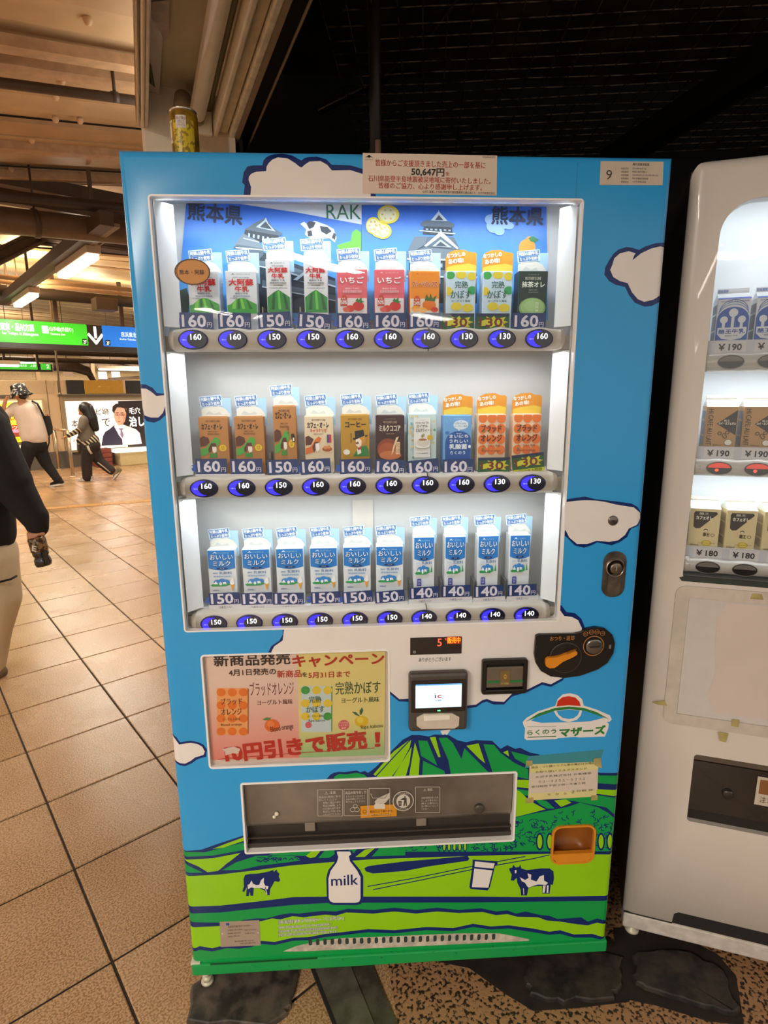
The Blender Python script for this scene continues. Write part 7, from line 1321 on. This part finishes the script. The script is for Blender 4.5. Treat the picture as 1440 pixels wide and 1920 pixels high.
# --- man in bucket hat
q = Pl(8.08); base = q(78, 915); man = thing('person', 'man in white T-shirt, patterned bucket hat and black trousers striding left with a black bag', 'person', (base.x, base.y, 0))
hd_ = q(37, 736); pr = [('e', hd_, (.088, .10, .115)), ('c', q(38, 745), .055, q(44, 757), .06), ('e', hd_ + Vector((-.085, .0, -.03)), (.02, .018, .022)), ('e', hd_ + Vector((-.075, .0, -.07)), (.03, .035, .02)), ('e', hd_ + Vector((.01, -.095, -.03)), (.02, .012, .03)), ('e', hd_ + Vector((-.08, -.03, .0)), (.012, .012, .008)), ('e', hd_ + Vector((-.08, .035, .0)), (.012, .012, .008))]
pr += [('c', q(46, 765, .0), .12, q(60, 800), .12), ('c', q(60, 800), .12, q(63, 828), .13), ('c', q(28, 763, .02), .055, q(66, 765, .02), .055)]
pr += [('c', q(26, 765, -.05), .052, q(2, 782, -.1), .042), ('c', q(2, 782, -.1), .038, q(10, 752, -.16), .028), ('c', q(68, 767, .05), .05, q(84, 796, .10), .04), ('c', q(84, 796, .1), .036, q(88, 818, .05), .028)]
hand(pr, q(10, 752, -.16), q(15, 741, -.18), .010, .015); hand(pr, q(88, 818, .05), q(86, 830, .02), .010, .015)
pr += [('c', q(54, 835, -.08), .085, q(45, 872, -.1), .055), ('c', q(45, 872, -.1), .05, q(44, 906, -.1), .035), ('c', q(72, 835, .08), .085, q(88, 872, .1), .055), ('c', q(88, 872, .1), .05, q(111, 903, .1), .035)]
blob('body', pr, SKIN, man, .013, 3)
TEE = mat('tee_white', 'D6C4B2', rough=.8, noise=.08, scale=8)
blob('tee_shirt', [('c', q(40, 766), .10, q(60, 766), .105)] + [x_ for dx in (-6, 0, 6) for x_ in (('c', q(49 + dx, 770), .14, q(57 + dx, 790), .145), ('c', q(57 + dx, 790), .145, q(62 + dx, 810), .15), ('c', q(62 + dx, 810), .15, q(64 + dx, 818), .15))] + [ ('c', q(30, 764, -.03), .085, q(12, 777, -.08), .072), ('c', q(66, 766, .04), .075, q(77, 784, .08), .065), ('c', q(44, 757), .07, q(50, 765), .10)], TEE, man, .013, 14)
blob('trousers', [('c', q(57, 834), .125, q(72, 834), .125), ('c', q(55, 838, -.07), .115, q(46, 872, -.1), .088), ('c', q(46, 872, -.1), .088, q(44, 903, -.1), .07), ('c', q(72, 838, .07), .115, q(87, 870, .1), .085), ('c', q(87, 870, .1), .08, q(108, 899, .1), .062)], BLACKC, man, .013, 3)
blob('hair', [('e', hd_ + Vector((.03, 0, -.01)), (.085, .10, .10)), ('c', q(40, 742), .06, q(42, 748), .045)], HAIR, man, .013, 2)
HATM = mat('hat_pattern', 'C9C0B0', rough=.8, col2='14120F', scale=22, lo=.55, hi=.58, detail=2)
hb_ = MB(None); hc = q(38, 738); hb_.T = Matrix.Translation(hc) @ Matrix.Rotation(rad(-14), 4, 'Y'); hb_.lathe([(.001, .15), (.06, .148), (.098, .13), (.112, .06), (.118, .03), (.165, -.035), (.162, -.04), (.11, .02), (.10, .05)], m=HATM, n=28); hb_.build('bucket_hat', man)
SO = mat('sole_white', 'D0C8BC', rough=.6); shoe('shoe', q(94, 913, .1), q(116, 909, .1), man, BLACKC, SO); shoe('shoe', q(38, 916, -.1), q(52, 913, -.1), man, BLACKC, SO)
bg = thing('tote_bag', 'black shoulder bag on the back of the man in the bucket hat', 'bag', tuple(q(90, 818, .12)))
m_ = MB(None).use(mat('bag_black', '0C0A0B', rough=.6)); l_ = [(79, 779), (94, 780), (99, 800), (99, 812), (91, 818), (84, 806), (79, 792)]; n = len(l_); a_v = [q(*p, .04) for p in l_]; c_v = [q(*p, .18) for p in l_]
m_.add(a_v + c_v, [tuple(range(n)), tuple(range(n, 2 * n))[::-1]] + [(i, (i + 1) % n, n + (i + 1) % n, n + i) for i in range(n)]); m_.build('bag_body', bg)
MB(None).tube([q(60, 752, -.04), q(70, 757, -.05), q(76, 768, -.02), q(82, 781, .04), q(84, 800, .06)], .016, MATS['bag_black'], n=8).build('strap', bg)
MB(None).tube([q(92, 816, .1), q(92, 830, .1), q(88, 845, .1)], .01, MATS['bag_black'], n=6).build('strap_end', bg)
# --- striding woman
q = Pl(8.78); base = q(168, 903); wo = thing('person', 'long-haired woman in a grey striped top striding left', 'person', (base.x, base.y, 0))
hd_ = q(157, 768); pr = [('e', hd_, (.080, .085, .105)), ('e', hd_ + Vector((-.08, 0, -.015)), (.018, .014, .018)), ('e', hd_ + Vector((-.062, 0, -.07)), (.03, .035, .02)), ('e', hd_ + Vector((-.074, 0, -.045)), (.012, .022, .008)), ('e', hd_ + Vector((-.072, -.03, .01)), (.01, .012, .008)), ('e', hd_ + Vector((.005, -.082, -.02)), (.015, .01, .025)), ('c', q(159, 776), .045, q(162, 785), .05)]
pr += [('c', q(162, 792), .10, q(163, 815), .095), ('c', q(163, 815), .10, q(169, 838), .12), ('c', q(160, 787, -.08), .045, q(152, 806, -.12), .036), ('c', q(152, 806, -.12), .033, q(128, 817, -.14), .024), ('c', q(166, 787, .1), .045, q(172, 808, .12), .036), ('c', q(172, 808, .12), .034, q(160, 826, .12), .026)]
hand(pr, q(128, 817, -.14), q(116, 822, -.15), .009, .014); hand(pr, q(160, 826, .12), q(152, 832, .12), .009, .014)
pr += [('c', q(166, 838, -.06), .08, q(162, 868, -.06), .05), ('c', q(162, 868, -.06), .048, q(163, 896, -.06), .032), ('c', q(174, 838, .06), .08, q(186, 866, .06), .05), ('c', q(186, 866, .06), .046, q(213, 886, .06), .032)]
blob('body', pr, SKIN, wo, .012, 3)
ST = mat('grey_top', '6E6455', rough=.85, noise=.1, scale=20)
blob('grey_top', [('c', q(160, 790), .105, q(162, 812), .125), ('c', q(162, 812), .13, q(164, 822), .14), ('c', q(159, 788, -.06), .085, q(153, 802, -.11), .066), ('c', q(168, 789, .06), .07, q(172, 804, .1), .055)], ST, wo, .012, 3)
STR = bpy.data.materials.new('striped_cloth'); STR.use_nodes = True; MATS['striped_cloth'] = STR; nt = STR.node_tree; b_ = nt.nodes['Principled BSDF']; b_.inputs['Roughness'].default_value = .85
tc = nt.nodes.new('ShaderNodeTexCoord'); wv = nt.nodes.new('ShaderNodeTexWave'); wv.bands_direction = 'DIAGONAL'; wv.inputs['Scale'].default_value = 7.5; cr = nt.nodes.new('ShaderNodeValToRGB'); cr.color_ramp.interpolation = 'CONSTANT'; cr.color_ramp.elements[0].color = rgb('2C2620'); cr.color_ramp.elements[1].color = rgb('C8B898'); cr.color_ramp.elements[1].position = .6
nt.links.new(tc.outputs['Object'], wv.inputs[0]); nt.links.new(wv.outputs[1], cr.inputs[0]); nt.links.new(cr.outputs[0], b_.inputs[0])
blob('striped_sleeve', [('c', q(154, 799, -.11), .058, q(149, 806, -.12), .05), ('c', q(149, 806, -.12), .05, q(128, 817, -.14), .036)], STR, wo, .012, 2); blob('striped_sleeve', [('c', q(172, 806, .12), .046, q(162, 824, .12), .036)], STR, wo, .012, 2)
blob('striped_hem', [('c', q(158, 826), .12, q(172, 826), .12), ('c', q(162, 818), .13, q(168, 832), .135)], STR, wo, .012, 2)
TR = mat('trousers_brown', '2E2420', rough=.85, noise=.2, scale=30)
blob('trousers', [('c', q(164, 837), .135, q(173, 835), .13), ('c', q(166, 842, -.05), .11, q(162, 868, -.06), .085), ('c', q(162, 868, -.06), .085, q(164, 894, -.06), .08), ('c', q(175, 842, .05), .11, q(186, 864, .06), .085), ('c', q(186, 864, .06), .085, q(208, 882, .06), .075)], TR, wo, .012, 3)
m_ = MB(None).use(mat('stripe_white', 'B8A88C', rough=.8)); m_.tube([q(183, 867, -.03), q(195, 876, -.02), q(207, 886, -.01)], .01, n=6); m_.build('trouser_stripe', wo)
m_ = MB(None).use(MATS['stripe_white']); m_.tube([q(164, 836, -.17), q(168, 846, -.16), q(172, 851, -.15)], .018, n=6); m_.build('trouser_stripe', wo)
blob('hair', [('e', hd_ + Vector((.025, 0, .02)), (.098, .105, .11)), ('c', q(164, 766), .095, q(171, 785), .10), ('c', q(171, 785), .10, q(179, 803), .06), ('c', q(168, 780, .03), .07, q(176, 800, .04), .06)], HAIR, wo, .012, 3)
SW = mat('shoe_pale', 'B8A890', rough=.6); shoe('shoe', q(150, 901, -.06), q(172, 900, -.06), wo, SW, SO, .04, .07); shoe('shoe', q(213, 901, .06), q(225, 886, .06), wo, mat('shoe_olive', '7A6A48', rough=.7), SO, .04, .07)
bg = thing('shoulder_bag', 'dark grey bag hanging at the hip of the striding woman', 'bag', tuple(q(150, 846, .1)))
blob('bag_body', [('c', q(149, 824, .16), .045, q(152, 842, .16), .065), ('c', q(155, 826, .16), .05, q(156, 842, .16), .06)], mat('bag_grey', '4A4136', rough=.8), bg, .012, 3)
MB(None).tube([q(165, 785, .12), q(156, 805, .17), q(151, 822, .17)], .009, MATS['bag_grey'], n=6).build('strap', bg)
# --- near person at the left edge
q = Pl(1.75); base = q(-30, 1290); ne = thing('person', 'person in black top and beige trousers cut by the left edge, holding a bottle', 'person', (base.x, base.y, 0))
hd_ = q(-62, 700); pr = [('e', hd_, (.085, .095, .115)), ('e', hd_ + Vector((-.085, 0, -.01)), (.02, .016, .02)), ('e', hd_ + Vector((-.07, 0, -.075)), (.03, .035, .022)), ('e', hd_ + Vector((0, -.093, -.02)), (.018, .012, .03)), ('c', q(-58, 735), .055, q(-52, 770), .06)]
pr += [('c', q(-50, 800), .12, q(-45, 900), .115), ('c', q(-45, 900), .115, q(-40, 990), .13), ('c', q(-22, 800, -.06), .055, q(25, 905, -.08), .045), ('c', q(25, 905, -.08), .042, q(70, 990, -.08), .028), ('c', q(-70, 800, .1), .055, q(-90, 890, .14), .045), ('c', q(-90, 890, .14), .042, q(-120, 960, .12), .03)]
hw = q(71, 990, -.08); hand(pr, q(-120, 960, .12), q(-132, 990, .1), .010, .016)
# gripping hand: palm, four curled fingers, thumb
pc = q(72, 1001, -.08); pr += [('c', hw, .026, pc, .030)]
for i in range(4):
    z_ = -.004 - i * .0125; a1 = pc + Vector((-.028, -.012, z_ + .02)); a2 = pc + Vector((-.022, -.046, z_ + .016)); a3 = pc + Vector((.012, -.050, z_ + .012)); pr += [('c', pc + Vector((-.012, .015, z_ + .02)), .010, a1, .0095), ('c', a1, .0095, a2, .009), ('c', a2, .009, a3, .008)]
pr += [('c', pc + Vector((.02, .0, .012)), .012, pc + Vector((.036, -.028, .004)), .010), ('c', pc + Vector((.036, -.028, .004)), .010, pc + Vector((.022, -.046, .008)), .009)]
pr += [('c', q(-52, 1020, -.02), .09, q(-20, 1140, -.04), .06), ('c', q(-20, 1140, -.04), .055, q(-18, 1255, -.04), .036), ('c', q(-40, 1020, .1), .09, q(-70, 1130, .12), .06), ('c', q(-70, 1130, .12), .055, q(-115, 1215, .12), .036)]
blob('body', pr, mat('skin_near', 'C48A66', rough=.5, noise=.06), ne, .007, 2)
blob('black_top', [('c', q(-48, 800), .155, q(-42, 900), .15), ('c', q(-42, 900), .155, q(-28, 985), .135), ('c', q(-25, 940), .12, q(-20, 1000), .12), ('c', q(-25, 800, -.05), .095, q(20, 905, -.08), .098), ('c', q(20, 905, -.08), .092, q(66, 972, -.08), .062), ('c', q(66, 968, -.08), .062, q(71, 989, -.08), .050), ('c', q(-68, 800, .1), .09, q(-90, 890, .14), .085), ('c', q(-90, 890, .14), .08, q(-116, 952, .12), .055), ('c', q(-56, 765), .08, q(-50, 800), .14)], BLACKC, ne, .011, 3)
BEI = mat('trousers_beige', 'C9B495', rough=.85, noise=.12, scale=7, bump=.5)
blob('trousers', [('c', q(-42, 1020), .155, q(-28, 1040), .15), ('c', q(-22, 1050, -.02), .135, q(-8, 1120, -.04), .118), ('c', q(-8, 1120, -.04), .118, q(-16, 1180, -.04), .095), ('c', q(-16, 1180, -.04), .095, q(-22, 1262, -.04), .075), ('c', q(-42, 1040, .1), .12, q(-70, 1130, .12), .09), ('c', q(-70, 1130, .12), .09, q(-112, 1205, .12), .07)], BEI, ne, .011, 3)
a_ = q(-6, 1093, -.19); MB(None).tube([q(-30, 1096, -.155), q(0, 1091, -.165), q(20, 1086, -.13), q(31, 1080, -.07)], .0055, BLACKC, n=6).build('trouser_cord', ne)
blob('hair', [('e', hd_ + Vector((.02, 0, .02)), (.095, .105, .115))], HAIR, ne, .013, 2)
shoe('shoe', q(-40, 1292, -.04), q(2, 1275, -.04), ne, mat('shoe_brown', '6A5238', rough=.7), SO, .045, .08); shoe('shoe', q(-150, 1250, .12), q(-115, 1232, .12), ne, MATS['shoe_brown'], SO, .045, .08)
# bottle in the hand, upside down
bo = thing('drink_bottle', 'small dark drink bottle held upside down by the person at the left edge', 'bottle', tuple(q(84, 1058, -.1)))
a_ = q(67, 1006, -.115); c_ = q(83, 1060, -.115); d_ = (c_ - a_).normalized(); Ln = (c_ - a_).length; e = Vector((0, 0, 1)).rotation_difference(d_).to_matrix()
b = MB(None); b.lathe([(.001, .0), (.035, .003), (.039, .012), (.039, Ln * .48), (.037, Ln * .5)], a_, mat('bottle_amber', '8A6A48', rough=.2, col2='2E1C10', scale=60, lo=.45, hi=.55), n=24, mx=e); b.build('bottle_upper', bo)
b = MB(None); b.lathe([(.034, Ln * .48), (.036, Ln * .52), (.036, Ln * .62), (.030, Ln * .68), (.036, Ln * .76), (.038, Ln * .9), (.034, Ln * 1.0), (.001, Ln * 1.0)], a_, mat('bottle_black', '1A1210', rough=.15, coat=.6), n=24, mx=e); b.build('bottle_lower', bo)
b = MB(None); M_ = a_ + d_ * Ln * .34; b.T = Matrix.Translation(M_ + Vector((0, -.0405, 0))) @ Matrix.Rotation(rad(14), 4, 'Y'); b.text('E', -.010, -.014, .010, .014, 'D8D0C0', 0, .05); b.build('bottle_letter', bo)
